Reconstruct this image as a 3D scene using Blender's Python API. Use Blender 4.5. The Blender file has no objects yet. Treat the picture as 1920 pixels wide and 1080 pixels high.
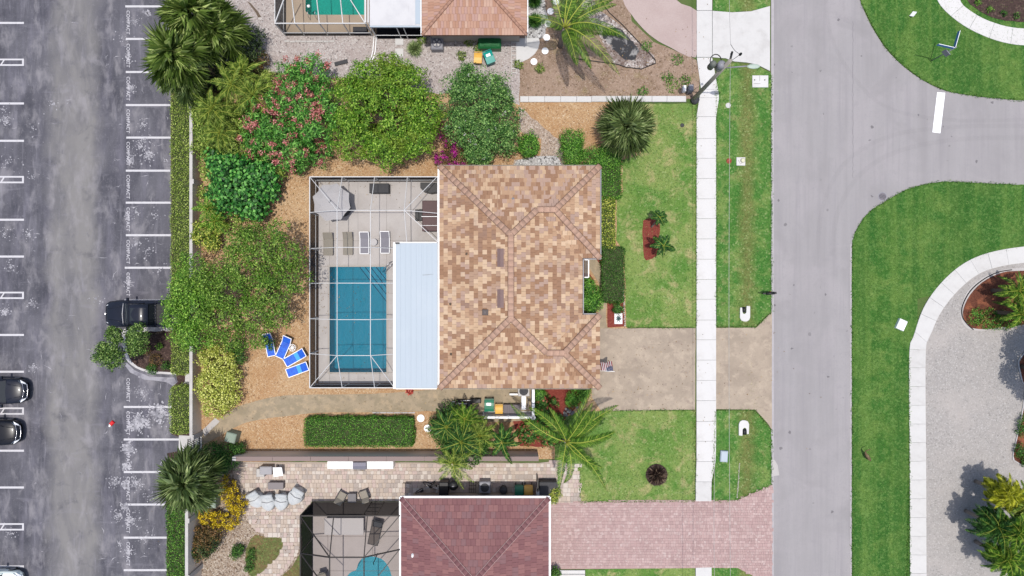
import bpy, math, random
import numpy as np
from mathutils import Vector, Matrix
from mathutils.geometry import tessellate_polygon

# ------------------------------------------------------------------ camera, sky, sun, exposure
SC = bpy.context.scene
COL = SC.collection
H = 50.0           # camera height above the ground, metres
PXM = 25.0         # photograph pixels per metre on the ground
cam_d = bpy.data.cameras.new('camera')
cam = bpy.data.objects.new('camera', cam_d)
COL.objects.link(cam)
cam.location = (0, 0, H)
cam_d.sensor_width = 36.0
cam_d.lens = 36.0 * H / (1920 / PXM)
cam_d.clip_start = 0.5
cam_d.clip_end = 2000
SC.camera = cam

SUN_EL, SUN_AZ = 86.0, 162.0      # degrees, azimuth clockwise from north (+y)
world = bpy.data.worlds.new('World')
SC.world = world
world.use_nodes = True
wn = world.node_tree
wn.nodes.clear()
sky = wn.nodes.new('ShaderNodeTexSky')
sky.sky_type = 'NISHITA'
sky.sun_disc = False
sky.sun_elevation = math.radians(SUN_EL)
sky.sun_rotation = math.radians(SUN_AZ)
sky.air_density = 1.0
sky.dust_density = 2.5
sky.ozone_density = 1.0
bg = wn.nodes.new('ShaderNodeBackground')
bg.inputs['Strength'].default_value = 0.15
wo = wn.nodes.new('ShaderNodeOutputWorld')
wn.links.new(sky.outputs[0], bg.inputs[0])
wn.links.new(bg.outputs[0], wo.inputs[0])

sun_d = bpy.data.lights.new('sun', 'SUN')
sun_d.energy = 3.3
sun_d.angle = math.radians(0.6)
sun_d.color = (1.0, 0.955, 0.89)
sun = bpy.data.objects.new('sun', sun_d)
COL.objects.link(sun)
_e, _a = math.radians(SUN_EL), math.radians(SUN_AZ)
_dir = Vector((math.sin(_a) * math.cos(_e), math.cos(_a) * math.cos(_e), math.sin(_e)))
sun.rotation_euler = _dir.to_track_quat('Z', 'Y').to_euler()
sun.location = (0, 0, 60)
SC.view_settings.view_transform = 'Standard'
SC.view_settings.look = 'None'
SC.view_settings.gamma = 1.0
SC.view_settings.exposure = 0.25
SC.view_settings.use_curve_mapping = False
SC.render.engine = 'CYCLES'
SC.cycles.max_bounces = 6
SC.cycles.transparent_max_bounces = 24

random.seed(7)
RNG = np.random.default_rng(7)
R = random.uniform

# ------------------------------------------------------------------ helpers
def W(px, py, h=0.0):
    k = (H - h) / H / PXM
    return ((px - 960) * k, (540 - py) * k)

def P(pts, h=0.0):
    return [W(x, y, h) for x, y in pts]

def tag(o, label=None, cat=None, group=None, kind=None):
    if label: o['label'] = label
    if cat: o['category'] = cat
    if group: o['group'] = group
    if kind: o['kind'] = kind
    return o

def empty(name, loc, rz=0.0, label=None, cat=None, group=None, kind=None):
    o = bpy.data.objects.new(name, None)
    o.empty_display_size = 0.2
    COL.objects.link(o)
    o.location = loc if len(loc) == 3 else (loc[0], loc[1], 0)
    o.rotation_euler = (0, 0, rz)
    return tag(o, label, cat, group, kind)

def link(name, me, parent=None, loc=None, rot=None):
    o = bpy.data.objects.new(name, me)
    COL.objects.link(o)
    if parent is not None: o.parent = parent
    if loc is not None: o.location = loc
    if rot is not None: o.rotation_euler = rot
    return o

def copy_tree(o, parent=None):
    c = o.copy()
    COL.objects.link(c)
    c.parent = parent
    for ch in list(o.children): copy_tree(ch, c)
    return c

class MB:
    """collects geometry for one mesh object"""
    def __init__(s): s.v, s.f, s.m, s.sm = [], [], [], []
    def add(s, vs, fs, mi=0, smooth=False):
        b = len(s.v)
        s.v += [tuple(v) for v in vs]
        for f in fs:
            s.f.append(tuple(b + i for i in f)); s.m.append(mi); s.sm.append(smooth)
        return s
    def box(s, x, y, z, sx, sy, sz, rz=0.0, mi=0, bev=0.0):
        """box centred on x,y standing on z"""
        hx, hy = sx / 2, sy / 2
        c, n = math.cos(rz), math.sin(rz)
        def T(a, b, d): return (x + a * c - b * n, y + a * n + b * c, d)
        if bev <= 0:
            vs = [T(-hx, -hy, z), T(hx, -hy, z), T(hx, hy, z), T(-hx, hy, z),
                  T(-hx, -hy, z + sz), T(hx, -hy, z + sz), T(hx, hy, z + sz), T(-hx, hy, z + sz)]
            return s.add(vs, [(0, 3, 2, 1), (4, 5, 6, 7), (0, 1, 5, 4), (1, 2, 6, 5), (2, 3, 7, 6), (3, 0, 4, 7)], mi)
        b = min(bev, hx * .9, hy * .9, sz * .9)
        ring = lambda a, e, d: [T(-a, -e, d), T(a, -e, d), T(a, e, d), T(-a, e, d)]
        vs = ring(hx, hy, z) + ring(hx, hy, z + sz - b) + ring(hx - b, hy - b, z + sz)
        fs = [(0, 3, 2, 1), (8, 9, 10, 11)]
        for k in (0, 4):
            for i in range(4):
                j = (i + 1) % 4
                fs.append((k + i, k + j, k + 4 + j, k + 4 + i))
        return s.add(vs, fs, mi)
    def prism(s, pts, z0, z1, mi=0, side=None):
        pts = [(p[0], p[1]) for p in pts]
        a = sum(pts[i][0] * pts[(i + 1) % len(pts)][1] - pts[(i + 1) % len(pts)][0] * pts[i][1] for i in range(len(pts)))
        if a < 0: pts = pts[::-1]
        n = len(pts)
        tri = tessellate_polygon([[Vector((p[0], p[1], 0)) for p in pts]])
        vs = [(p[0], p[1], z0) for p in pts] + [(p[0], p[1], z1) for p in pts]
        top = []
        for t in tri:
            A, B, C_ = [pts[i] for i in t]
            cr = (B[0] - A[0]) * (C_[1] - A[1]) - (B[1] - A[1]) * (C_[0] - A[0])
            t = tuple(t) if cr > 0 else tuple(t)[::-1]
            top.append(tuple(n + i for i in t))
        s.add(vs, top, mi)
        b = len(s.v) - 2 * n
        for i in range(n):
            j = (i + 1) % n
            s.f.append((b + i, b + j, b + n + j, b + n + i)); s.m.append(mi if side is None else side); s.sm.append(False)
        return s
    def lathe(s, x, y, prof, n=16, mi=0, smooth=True, cap=True):
        """prof: list of (radius, z)"""
        vs, fs = [], []
        for r, z in prof:
            for i in range(n):
                a = 2 * math.pi * i / n
                vs.append((x + r * math.cos(a), y + r * math.sin(a), z))
        for k in range(len(prof) - 1):
            for i in range(n):
                j = (i + 1) % n
                fs.append((k * n + i, k * n + j, (k + 1) * n + j, (k + 1) * n + i))
        s.add(vs, fs, mi, smooth)
        if cap:
            b = len(s.v) - len(vs)
            s.f.append(tuple(b + (len(prof) - 1) * n + i for i in range(n))); s.m.append(mi); s.sm.append(False)
            s.f.append(tuple(b + n - 1 - i for i in range(n))); s.m.append(mi); s.sm.append(False)
        return s
    def tube(s, path, r, n=6, mi=0, smooth=True):
        path = [Vector(p) for p in path]
        rr = r if isinstance(r, (list, tuple)) else [r] * len(path)
        vs, fs = [], []
        for k, p in enumerate(path):
            d = (path[min(k + 1, len(path) - 1)] - path[max(k - 1, 0)])
            d = d.normalized() if d.length > 1e-9 else Vector((0, 0, 1))
            u = d.cross(Vector((0, 0, 1)))
            if u.length < .05: u = d.cross(Vector((1, 0, 0)))
            u.normalize(); w = d.cross(u)
            for i in range(n):
                a = 2 * math.pi * i / n + (math.pi / n)
                vs.append(p + (u * math.cos(a) + w * math.sin(a)) * rr[k])
        for k in range(len(path) - 1):
            for i in range(n):
                j = (i + 1) % n
                fs.append((k * n + i, (k + 1) * n + i, (k + 1) * n + j, k * n + j))
        fs.append(tuple(range(n)))
        fs.append(tuple((len(path) - 1) * n + n - 1 - i for i in range(n)))
        return s.add(vs, fs, mi, smooth)
    def bar(s, a, b, w, h, mi=0):
        """rectangular section bar from a to b, w across, h in depth"""
        a, b = Vector(a), Vector(b)
        d = (b - a).normalized()
        u = d.cross(Vector((0, 0, 1)))
        if u.length < .05: u = Vector((0, 1, 0))
        u.normalize(); n = u.cross(d).normalized()
        u *= w / 2; n *= h / 2
        vs = [a - u - n, a + u - n, a + u + n, a - u + n, b - u - n, b + u - n, b + u + n, b - u + n]
        return s.add(vs, [(0, 1, 2, 3), (7, 6, 5, 4), (0, 4, 5, 1), (1, 5, 6, 2), (2, 6, 7, 3), (3, 7, 4, 0)], mi)
    def loft(s, secs, mi=0, smooth=True, caps=True):
        n = len(secs[0]); vs = [v for sec in secs for v in sec]; fs = []
        for k in range(len(secs) - 1):
            for i in range(n):
                j = (i + 1) % n
                fs.append((k * n + i, k * n + j, (k + 1) * n + j, (k + 1) * n + i))
        s.add(vs, fs, mi, smooth)
        if caps:
            b = len(s.v) - len(vs)
            s.f.append(tuple(b + n - 1 - i for i in range(n))); s.m.append(mi); s.sm.append(smooth)
            s.f.append(tuple(b + (len(secs) - 1) * n + i for i in range(n))); s.m.append(mi); s.sm.append(smooth)
        return s
    def mesh(s, name, mats):
        me = bpy.data.meshes.new(name)
        me.from_pydata(s.v, [], s.f)
        for m in (mats if isinstance(mats, (list, tuple)) else [mats]): me.materials.append(m)
        me.polygons.foreach_set('material_index', s.m)
        me.polygons.foreach_set('use_smooth', s.sm)
        me.update()
        return me
    def build(s, name, mats, parent=None, loc=None, rot=None):
        return link(name, s.mesh(name, mats), parent, loc, rot)

def ragged(pts, step=0.5, amp=0.06, seed=1, closed=True):
    """subdivide an outline (metres) and make it uneven"""
    rnd = random.Random(seed)
    out = []
    for i in range(len(pts) - (not closed)):
        a, b = pts[i], pts[(i + 1) % len(pts)]
        L = math.hypot(b[0] - a[0], b[1] - a[1])
        n = max(1, min(400, int(L / step)))
        for k in range(n):
            t = k / n
            out.append((a[0] + (b[0] - a[0]) * t + rnd.uniform(-amp, amp), a[1] + (b[1] - a[1]) * t + rnd.uniform(-amp, amp)))
    return out

def smooth_poly(pts, n=4):
    """Catmull-Rom closed"""
    out = []
    L = len(pts)
    for i in range(L):
        p0, p1, p2, p3 = pts[i - 1], pts[i], pts[(i + 1) % L], pts[(i + 2) % L]
        for k in range(n):
            t = k / n
            out.append(tuple(.5 * (2 * p1[j] + (p2[j] - p0[j]) * t + (2 * p0[j] - 5 * p1[j] + 4 * p2[j] - p3[j]) * t * t
                                   + (3 * p1[j] - p0[j] - 3 * p2[j] + p3[j]) * t ** 3) for j in (0, 1)))
    return out

def spline(pts, n=6):
    out = []
    q = [pts[0]] + list(pts) + [pts[-1]]
    for i in range(1, len(q) - 2):
        p0, p1, p2, p3 = q[i - 1], q[i], q[i + 1], q[i + 2]
        for k in range(n):
            t = k / n
            out.append(tuple(.5 * (2 * p1[j] + (p2[j] - p0[j]) * t + (2 * p0[j] - 5 * p1[j] + 4 * p2[j] - p3[j]) * t * t
                                   + (3 * p1[j] - p0[j] - 3 * p2[j] + p3[j]) * t ** 3) for j in range(len(p1))))
    out.append(tuple(pts[-1]))
    return out

def inside(pt, poly):
    x, y = pt; r = False; j = len(poly) - 1
    for i in range(len(poly)):
        xi, yi = poly[i]; xj, yj = poly[j]
        if (yi > y) != (yj > y) and x < (xj - xi) * (y - yi) / (yj - yi + 1e-12) + xi: r = not r
        j = i
    return r

def inside_np(X, Y, poly):
    r = np.zeros(len(X), bool); j = len(poly) - 1
    for i in range(len(poly)):
        xi, yi = poly[i]; xj, yj = poly[j]
        c = ((yi > Y) != (yj > Y)) & (X < (xj - xi) * (Y - yi) / (yj - yi + 1e-12) + xi)
        r ^= c; j = i
    return r

def sheet(name, pts, z, mat, holes=(), kind='structure', parent=None, edge=None):
    loops = [[Vector((p[0], p[1], z)) for p in pts]] + [[Vector((p[0], p[1], z)) for p in h] for h in holes]
    tri = tessellate_polygon(loops)
    vs = [v for l in loops for v in l]
    fs = []
    for t in tri:
        a, b, c = [vs[i] for i in t]
        cr = (b.x - a.x) * (c.y - a.y) - (b.y - a.y) * (c.x - a.x)
        if abs(cr) < 1e-10: continue
        fs.append(tuple(t) if cr > 0 else tuple(t)[::-1])
    mb = MB(); mb.add(vs, fs)
    if edge:
        n = len(pts)
        for i in range(n):
            j = (i + 1) % n
            a, b = pts[i], pts[j]
            mb.add([(a[0], a[1], z - edge), (b[0], b[1], z - edge), (b[0], b[1], z), (a[0], a[1], z)], [(0, 1, 2, 3)])
    o = mb.build(name, mat, parent)
    if kind: o['kind'] = kind
    return o

# ------------------------------------------------------------------ materials
MUL = 1.95
def lin(c):
    c /= 255.0
    return c / 12.92 if c <= .04045 else ((c + .055) / 1.055) ** 2.4
def A(r, g, b, k=1.0):
    """surface colour (albedo) of a material that shows as this sRGB colour in full sun"""
    return tuple(min(.86, lin(v) / MUL * k) for v in (r, g, b))

def mat(name, c, rough=.85, layers=(), bump=None, spec=.3, metal=0.0, coat=0.0, transl=0.0, alpha=None):
    m = bpy.data.materials.new(name)
    m.use_nodes = True
    nt = m.node_tree; N = nt.nodes; L = nt.links
    N.clear()
    out = N.new('ShaderNodeOutputMaterial')
    bs = N.new('ShaderNodeBsdfPrincipled')
    bs.inputs['Roughness'].default_value = rough
    bs.inputs['Specular IOR Level'].default_value = spec
    bs.inputs['Metallic'].default_value = metal
    bs.inputs['Coat Weight'].default_value = coat
    bs.inputs['Coat Roughness'].default_value = .05
    tc = N.new('ShaderNodeTexCoord'); co = tc.outputs['Object']
    cur = None
    def mix(fac, a, b):
        x = N.new('ShaderNodeMix'); x.data_type = 'RGBA'
        L.new(fac, x.inputs[0])
        if isinstance(a, tuple): x.inputs[6].default_value = (*a, 1)
        else: L.new(a, x.inputs[6])
        x.inputs[7].default_value = (*b, 1)
        return x.outputs[2]
    def ramp(sock, lo, hi, amt=1.0):
        r = N.new('ShaderNodeMapRange')
        r.inputs['From Min'].default_value = lo; r.inputs['From Max'].default_value = hi
        r.inputs['To Min'].default_value = 0; r.inputs['To Max'].default_value = amt
        L.new(sock, r.inputs['Value'])
        return r.outputs[0]
    cur = tuple(c)
    for ly in layers:
        k = ly[0]
        if k == 'noise':          # scale(x,y,z)|s, detail, lo, hi, colour, amount, [distortion]
            _, sc, det, lo, hi, cc, amt = ly[:7]
            nz = N.new('ShaderNodeTexNoise'); nz.inputs['Scale'].default_value = 1; nz.inputs['Detail'].default_value = det
            nz.inputs['Roughness'].default_value = .62
            if len(ly) > 7: nz.inputs['Distortion'].default_value = ly[7]
            mp = N.new('ShaderNodeMapping'); mp.inputs['Scale'].default_value = sc if isinstance(sc, tuple) else (sc, sc, sc)
            mp.inputs['Location'].default_value = (R(0, 40), R(0, 40), R(0, 40))
            L.new(co, mp.inputs[0]); L.new(mp.outputs[0], nz.inputs['Vector'])
            cur = mix(ramp(nz.outputs[0], lo, hi, amt), cur, cc)
        elif k == 'vor':          # scale, lo, hi, colour, amount   (random cell value)
            _, sc, lo, hi, cc, amt = ly
            vz = N.new('ShaderNodeTexVoronoi'); vz.inputs['Scale'].default_value = sc
            L.new(co, vz.inputs['Vector'])
            sp = N.new('ShaderNodeSeparateColor'); L.new(vz.outputs['Color'], sp.inputs[0])
            cur = mix(ramp(sp.outputs[0], lo, hi, amt), cur, cc)
        elif k == 'edge':         # cell borders: scale, width, colour, amount
            _, sc, wd, cc, amt = ly
            vz = N.new('ShaderNodeTexVoronoi'); vz.feature = 'DISTANCE_TO_EDGE'; vz.inputs['Scale'].default_value = sc
            L.new(co, vz.inputs['Vector'])
            r = ramp(vz.outputs[0], wd, 0, amt)
            cur = mix(r, cur, cc)
        elif k == 'rnd':          # per loose piece: lo, hi, colour, amount
            _, lo, hi, cc, amt = ly
            g = N.new('ShaderNodeNewGeometry')
            cur = mix(ramp(g.outputs['Random Per Island'], lo, hi, amt), cur, cc)
        elif k == 'obj':
            _, lo, hi, cc, amt = ly
            g = N.new('ShaderNodeObjectInfo')
            cur = mix(ramp(g.outputs['Random'], lo, hi, amt), cur, cc)
        elif k == 'band':         # along x or y (metres) with noisy edges: axis, c0, c1, soft, colour, amt, noise amp, noise scale
            _, ax, c0, c1, soft, cc, amt, na, ns = ly
            nz = N.new('ShaderNodeTexNoise'); nz.inputs['Scale'].default_value = ns; nz.inputs['Detail'].default_value = 6
            L.new(co, nz.inputs['Vector'])
            sx = N.new('ShaderNodeSeparateXYZ'); L.new(co, sx.inputs[0])
            m1 = N.new('ShaderNodeMath'); m1.operation = 'MULTIPLY_ADD'
            L.new(nz.outputs[0], m1.inputs[0]); m1.inputs[1].default_value = na; L.new(sx.outputs[ax], m1.inputs[2])
            m2 = N.new('ShaderNodeMath'); m2.operation = 'SUBTRACT'; L.new(m1.outputs[0], m2.inputs[0])
            m2.inputs[1].default_value = (c0 + c1) / 2 + na * .5
            m3 = N.new('ShaderNodeMath'); m3.operation = 'ABSOLUTE'; L.new(m2.outputs[0], m3.inputs[0])
            hw = abs(c1 - c0) / 2
            cur = mix(ramp(m3.outputs[0], hw + soft / 2, hw - soft / 2, amt), cur, cc)
        elif k == 'wave':         # axis, period metres, colour, amount, distortion
            _, ax, per, cc, amt, dist = ly
            wv = N.new('ShaderNodeTexWave'); wv.bands_direction = 'XYZ'[ax]
            wv.inputs['Scale'].default_value = 1 / per * .314 ; wv.inputs['Distortion'].default_value = dist
            wv.inputs['Detail'].default_value = 3; wv.inputs['Detail Scale'].default_value = .6
            L.new(co, wv.inputs['Vector'])
            cur = mix(ramp(wv.outputs[1], .2, .8, amt), cur, cc)
    if isinstance(cur, tuple): bs.inputs['Base Color'].default_value = (*cur, 1)
    else: L.new(cur, bs.inputs['Base Color'])
    if bump:
        sc, st, dist = bump
        nz = N.new('ShaderNodeTexNoise'); nz.inputs['Scale'].default_value = sc; nz.inputs['Detail'].default_value = 4
        L.new(co, nz.inputs['Vector'])
        bp = N.new('ShaderNodeBump'); bp.inputs['Strength'].default_value = st; bp.inputs['Distance'].default_value = dist
        L.new(nz.outputs[0], bp.inputs['Height']); L.new(bp.outputs[0], bs.inputs['Normal'])
    sh = bs.outputs[0]
    if transl > 0:
        tl = N.new('ShaderNodeBsdfTranslucent')
        if isinstance(cur, tuple): tl.inputs[0].default_value = (*cur, 1)
        else: L.new(cur, tl.inputs[0])
        mx = N.new('ShaderNodeMixShader'); mx.inputs[0].default_value = transl
        L.new(sh, mx.inputs[1]); L.new(tl.outputs[0], mx.inputs[2]); sh = mx.outputs[0]
    if alpha is not None:
        tr = N.new('ShaderNodeBsdfTransparent')
        mx = N.new('ShaderNodeMixShader'); mx.inputs[0].default_value = alpha
        L.new(tr.outputs[0], mx.inputs[1]); L.new(sh, mx.inputs[2]); sh = mx.outputs[0]
    L.new(sh, out.inputs[0])
    return m

def screen_mat(name, c, open_frac):
    """insect mesh: the more obliquely it is seen the denser it looks, as threads do"""
    m = bpy.data.materials.new(name); m.use_nodes = True
    nt = m.node_tree; N = nt.nodes; L = nt.links; N.clear()
    out = N.new('ShaderNodeOutputMaterial')
    df = N.new('ShaderNodeBsdfDiffuse'); df.inputs[0].default_value = (*c, 1)
    tr = N.new('ShaderNodeBsdfTransparent')
    g = N.new('ShaderNodeNewGeometry')
    dt = N.new('ShaderNodeVectorMath'); dt.operation = 'DOT_PRODUCT'
    L.new(g.outputs['Incoming'], dt.inputs[0]); L.new(g.outputs['True Normal'], dt.inputs[1])
    ab = N.new('ShaderNodeMath'); ab.operation = 'ABSOLUTE'; L.new(dt.outputs['Value'], ab.inputs[0])
    mx_ = N.new('ShaderNodeMath'); mx_.operation = 'MAXIMUM'; L.new(ab.outputs[0], mx_.inputs[0]); mx_.inputs[1].default_value = .03
    iv = N.new('ShaderNodeMath'); iv.operation = 'DIVIDE'; iv.inputs[0].default_value = 1; L.new(mx_.outputs[0], iv.inputs[1])
    pw = N.new('ShaderNodeMath'); pw.operation = 'POWER'; pw.inputs[0].default_value = open_frac; L.new(iv.outputs[0], pw.inputs[1])
    mx = N.new('ShaderNodeMixShader'); L.new(pw.outputs[0], mx.inputs[0])
    L.new(df.outputs[0], mx.inputs[1]); L.new(tr.outputs[0], mx.inputs[2]); L.new(mx.outputs[0], out.inputs[0])
    return m

def water_mat(name, tint, ripple=3.0):
    m = bpy.data.materials.new(name); m.use_nodes = True
    nt = m.node_tree; N = nt.nodes; L = nt.links; N.clear()
    out = N.new('ShaderNodeOutputMaterial')
    tr = N.new('ShaderNodeBsdfTransparent'); tr.inputs[0].default_value = (*tint, 1)
    gl = N.new('ShaderNodeBsdfGlossy'); gl.inputs['Roughness'].default_value = .06
    tc = N.new('ShaderNodeTexCoord')
    nz = N.new('ShaderNodeTexNoise'); nz.inputs['Scale'].default_value = ripple; nz.inputs['Detail'].default_value = 3
    L.new(tc.outputs['Object'], nz.inputs['Vector'])
    bp = N.new('ShaderNodeBump'); bp.inputs['Strength'].default_value = .35; bp.inputs['Distance'].default_value = .05
    L.new(nz.outputs[0], bp.inputs['Height']); L.new(bp.outputs[0], gl.inputs['Normal'])
    fr = N.new('ShaderNodeFresnel'); fr.inputs[0].default_value = 1.33; L.new(bp.outputs[0], fr.inputs['Normal'])
    mx = N.new('ShaderNodeMixShader'); L.new(fr.outputs[0], mx.inputs[0])
    L.new(tr.outputs[0], mx.inputs[1]); L.new(gl.outputs[0], mx.inputs[2]); L.new(mx.outputs[0], out.inputs[0])
    return m

def glass_mat(name, c=(.02, .025, .03)):
    return mat(name, c, rough=.12, spec=.35)

M = {}
def x_(px): return (px - 960) / PXM
def y_(py): return (540 - py) / PXM

M['asphalt_lot'] = mat('asphalt_lot', A(116, 115, 123), .9, [
    ('noise', .35, 8, .40, .60, A(80, 80, 90), .9, .5),
    ('noise', (1.6, .22, 1), 6, .45, .72, A(148, 145, 158), .6, .2),
    ('band', 0, x_(92), x_(182), 1.0, A(158, 155, 153), .9, 2.2, .45),
    ('noise', (.5, .16, 1), 7, .42, .62, A(112, 111, 119), .60, .5),
    ('noise', (1.1, .5, 1), 8, .52, .70, A(186, 182, 186), .55, .3),
    ('noise', .9, 8, .56, .74, A(84, 84, 95), .60, .3),
    ('noise', (2.5, .35, 1), 8, .56, .74, A(172, 169, 178), .45, .4),
    ('noise', (.35, 1.8, 1), 8, .58, .74, A(168, 165, 175), .35, .3),
    ('noise', 6.0, 6, .62, .76, A(176, 173, 182), .5),
    ('vor', 17, .9, .99, A(150, 148, 156), .3)], bump=(40, .25, .02))
M['road'] = mat('road', A(186, 182, 183), .9, [
    ('noise', (.9, .05, 1), 5, .42, .66, A(172, 168, 169), .7, .3),
    ('noise', .25, 7, .45, .68, A(196, 190, 192), .6, .8),
    ('noise', (3.2, .12, 1), 4, .5, .75, A(166, 161, 166), .45),
    ('noise', (.25, .25, 1), 9, .54, .70, A(172, 168, 169), .8, .5), ('noise', 2.2, 7, .58, .74, A(174, 169, 173), .5), ('vor', 14, .8, 1, A(172, 168, 172), .35), ('vor', 6, .9975, .999, A(96, 92, 96), .6)], bump=(60, .2, .01))
M['paint'] = mat('road_paint', A(238, 236, 240), .7, [('noise', 6, 5, .55, .75, A(170, 168, 175), .55)])
M['paint_white'] = mat('stop_bar_paint', (.72, .72, .72), .7, [('noise', 5, 4, .6, .8, A(215, 213, 215), .4)])
M['paint_worn'] = mat('worn_paint', A(226, 224, 230), .7, [('noise', 9, 5, .52, .62, A(118, 116, 128), .8)])
M['walk'] = mat('sidewalk_concrete', A(252, 250, 248), .85, [('noise', 1.2, 6, .5, .75, A(238, 234, 230), .6), ('noise', .7, 8, .54, .68, A(226, 222, 217), .7), ('noise', 9, 4, .55, .8, A(236, 233, 228), .5), ('obj', 0, 1, A(244, 242, 238), .5)], bump=(30, .15, .01))
M['walk_grey'] = mat('greyer_sidewalk_concrete', A(238, 236, 233), .85, [('noise', 1.2, 7, .45, .7, A(222, 219, 216), .6), ('noise', .8, 8, .52, .66, A(208, 204, 200), .7), ('noise', 5, 6, .55, .75, A(205, 202, 200), .4), ('obj', 0, 1, A(250, 249, 247), .6)], bump=(30, .15, .01))
M['joint'] = mat('joint', A(150, 145, 140), .95)
M['concrete'] = mat('light_concrete', A(222, 217, 214), .85, [('noise', .8, 7, .42, .7, A(203, 197, 194), .7, .5), ('noise', 8, 4, .5, .8, A(195, 190, 186), .4)], bump=(30, .2, .01))
M['curb'] = mat('kerb_concrete', A(240, 237, 236), .85, [('noise', 2, 6, .45, .7, A(170, 166, 168), .6)])
M['drive_beige'] = mat('beige_aggregate', A(203, 186, 166), .9, [
    ('noise', .5, 8, .44, .60, A(184, 168, 150), .85, .4), ('noise', 1.6, 8, .50, .66, A(220, 202, 180), .8), ('noise', 2.2, 8, .56, .68, A(176, 158, 144), .7),
    ('edge', 2.6, .03, A(176, 160, 143), .22), ('vor', 22, .6, 1, A(180, 166, 150), .35), ('noise', 4, 6, .64, .78, A(160, 148, 138), .5)], bump=(50, .3, .015))
M['path'] = mat('path_aggregate', A(196, 178, 150), .92, [
    ('noise', 1.0, 8, .44, .58, A(172, 158, 132), .85, .5), ('noise', 1.7, 8, .52, .66, A(218, 194, 160), .75), ('noise', 3.2, 7, .56, .7, A(160, 146, 128), .6), ('vor', 20, .55, 1, A(172, 156, 132), .4)], bump=(50, .35, .015))
M['drive_pink'] = mat('pink_concrete', A(216, 196, 190), .9, [('noise', .6, 8, .42, .66, A(204, 182, 176), .7), ('vor', 20, .6, 1, A(196, 172, 168), .4), ('noise', 5, 5, .6, .8, A(228, 214, 208), .5)], bump=(50, .25, .01))
M['gravel_tan'] = mat('tan_pea_gravel', A(218, 180, 136), .95, [
    ('vor', 10, .25, .75, A(198, 156, 114), .8), ('vor', 15, .74, .97, A(246, 222, 188), .75), ('vor', 12, .88, .97, A(150, 112, 80), .65),
    ('noise', .45, 7, .48, .68, A(200, 152, 106), .55), ('noise', .22, 6, .54, .72, A(232, 204, 164), .5)], bump=(16, .7, .05))
M['gravel_pink'] = mat('pinkish_gravel', A(206, 186, 168), .95, [
    ('vor', 9, .25, .75, A(182, 160, 142), .8), ('vor', 13, .7, .95, A(240, 228, 216), .85), ('vor', 11, .84, .95, A(128, 110, 98), .7)], bump=(16, .7, .05))
M['gravel_shell'] = mat('white_shell_gravel', A(210, 199, 194), .95, [
    ('vor', 10, .25, .7, A(190, 178, 174), .75), ('vor', 15, .70, .97, A(246, 242, 238), .75), ('vor', 11, .91, .97, A(104, 96, 92), .7),
    ('noise', .5, 7, .5, .7, A(194, 178, 172), .6), ('noise', 1.3, 7, .62, .76, A(150, 140, 132), .5)], bump=(14, .8, .05))
M['gravel_white'] = mat('white_pebbles', A(218, 216, 214), .95, [
    ('vor', 8, .2, .7, A(180, 178, 176), .8), ('vor', 12, .6, .95, A(252, 251, 249), .9), ('vor', 9, .78, .9, A(74, 70, 68), .85)], bump=(12, .9, .06))
M['gravel_brown'] = mat('mixed_river_stone', A(196, 178, 158), .95, [
    ('vor', 9, .3, .8, A(160, 136, 116), .8), ('vor', 14, .66, .97, A(236, 224, 208), .85), ('vor', 11, .8, .95, A(104, 84, 70), .8), ('noise', .8, 6, .5, .7, A(150, 124, 104), .4)], bump=(10, .9, .08))
M['gravel_grey'] = mat('grey_aggregate_drive', A(194, 189, 184), .93, [
    ('vor', 10, .3, .8, A(184, 179, 176), .65), ('vor', 15, .74, .97, A(226, 222, 218), .65), ('vor', 12, .88, .97, A(146, 141, 138), .6),
    ('noise', .4, 7, .45, .7, A(212, 204, 198), .6), ('noise', .8, 6, .55, .75, A(188, 182, 178), .5)], bump=(16, .5, .03))
M['soil'] = mat('dry_soil', A(186, 160, 140), .97, [
    ('noise', .5, 8, .42, .62, A(164, 138, 116), .8, .6), ('noise', 2.4, 8, .52, .68, A(140, 116, 92), .6), ('noise', .8, 7, .55, .7, A(172, 158, 110), .55),
    ('vor', 9, .86, .95, A(108, 86, 66), .55), ('vor', 15, .75, .98, A(214, 192, 172), .6), ('noise', 1.5, 6, .64, .74, A(118, 126, 74), .6)], bump=(12, .8, .05))
M['mulch'] = mat('red_mulch', A(156, 78, 66), .97, [('vor', 14, .3, .8, A(140, 58, 48), .8), ('noise', 9, 6, .5, .7, A(186, 104, 88), .6), ('noise', 1, 5, .5, .7, A(128, 52, 42), .5)], bump=(18, .9, .05))
M['mulch_dark'] = mat('dark_brown_mulch', A(92, 72, 66), .97, [('vor', 14, .3, .8, A(70, 54, 50), .8), ('vor', 9, .8, .98, A(134, 112, 100), .6)], bump=(18, .9, .05))
M['mulch_brown'] = mat('brown_mulch', A(128, 78, 58), .97, [('vor', 14, .3, .8, A(104, 60, 46), .8), ('noise', 1.2, 5, .5, .62, A(180, 112, 80), .7)], bump=(18, .9, .05))
LG = [('vor', 8, .5, 1, A(146, 184, 100), .38), ('vor', 12, .7, 1, A(56, 96, 32), .5), ('vor', 10, .88, 1, A(196, 210, 146), .5)]
M['lawn_main'] = mat('lawn_part_dry', A(118, 158, 70), .95, [
    ('noise', .22, 7, .45, .60, A(92, 148, 56), .9, .4), ('noise', .3, 8, .43, .56, A(158, 178, 98), .85, .6), ('noise', .8, 8, .52, .64, A(206, 194, 138), .85, .4),
    ('noise', 3, 6, .5, .75, A(98, 140, 56), .5)] + LG, bump=(22, .9, .05))
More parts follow.
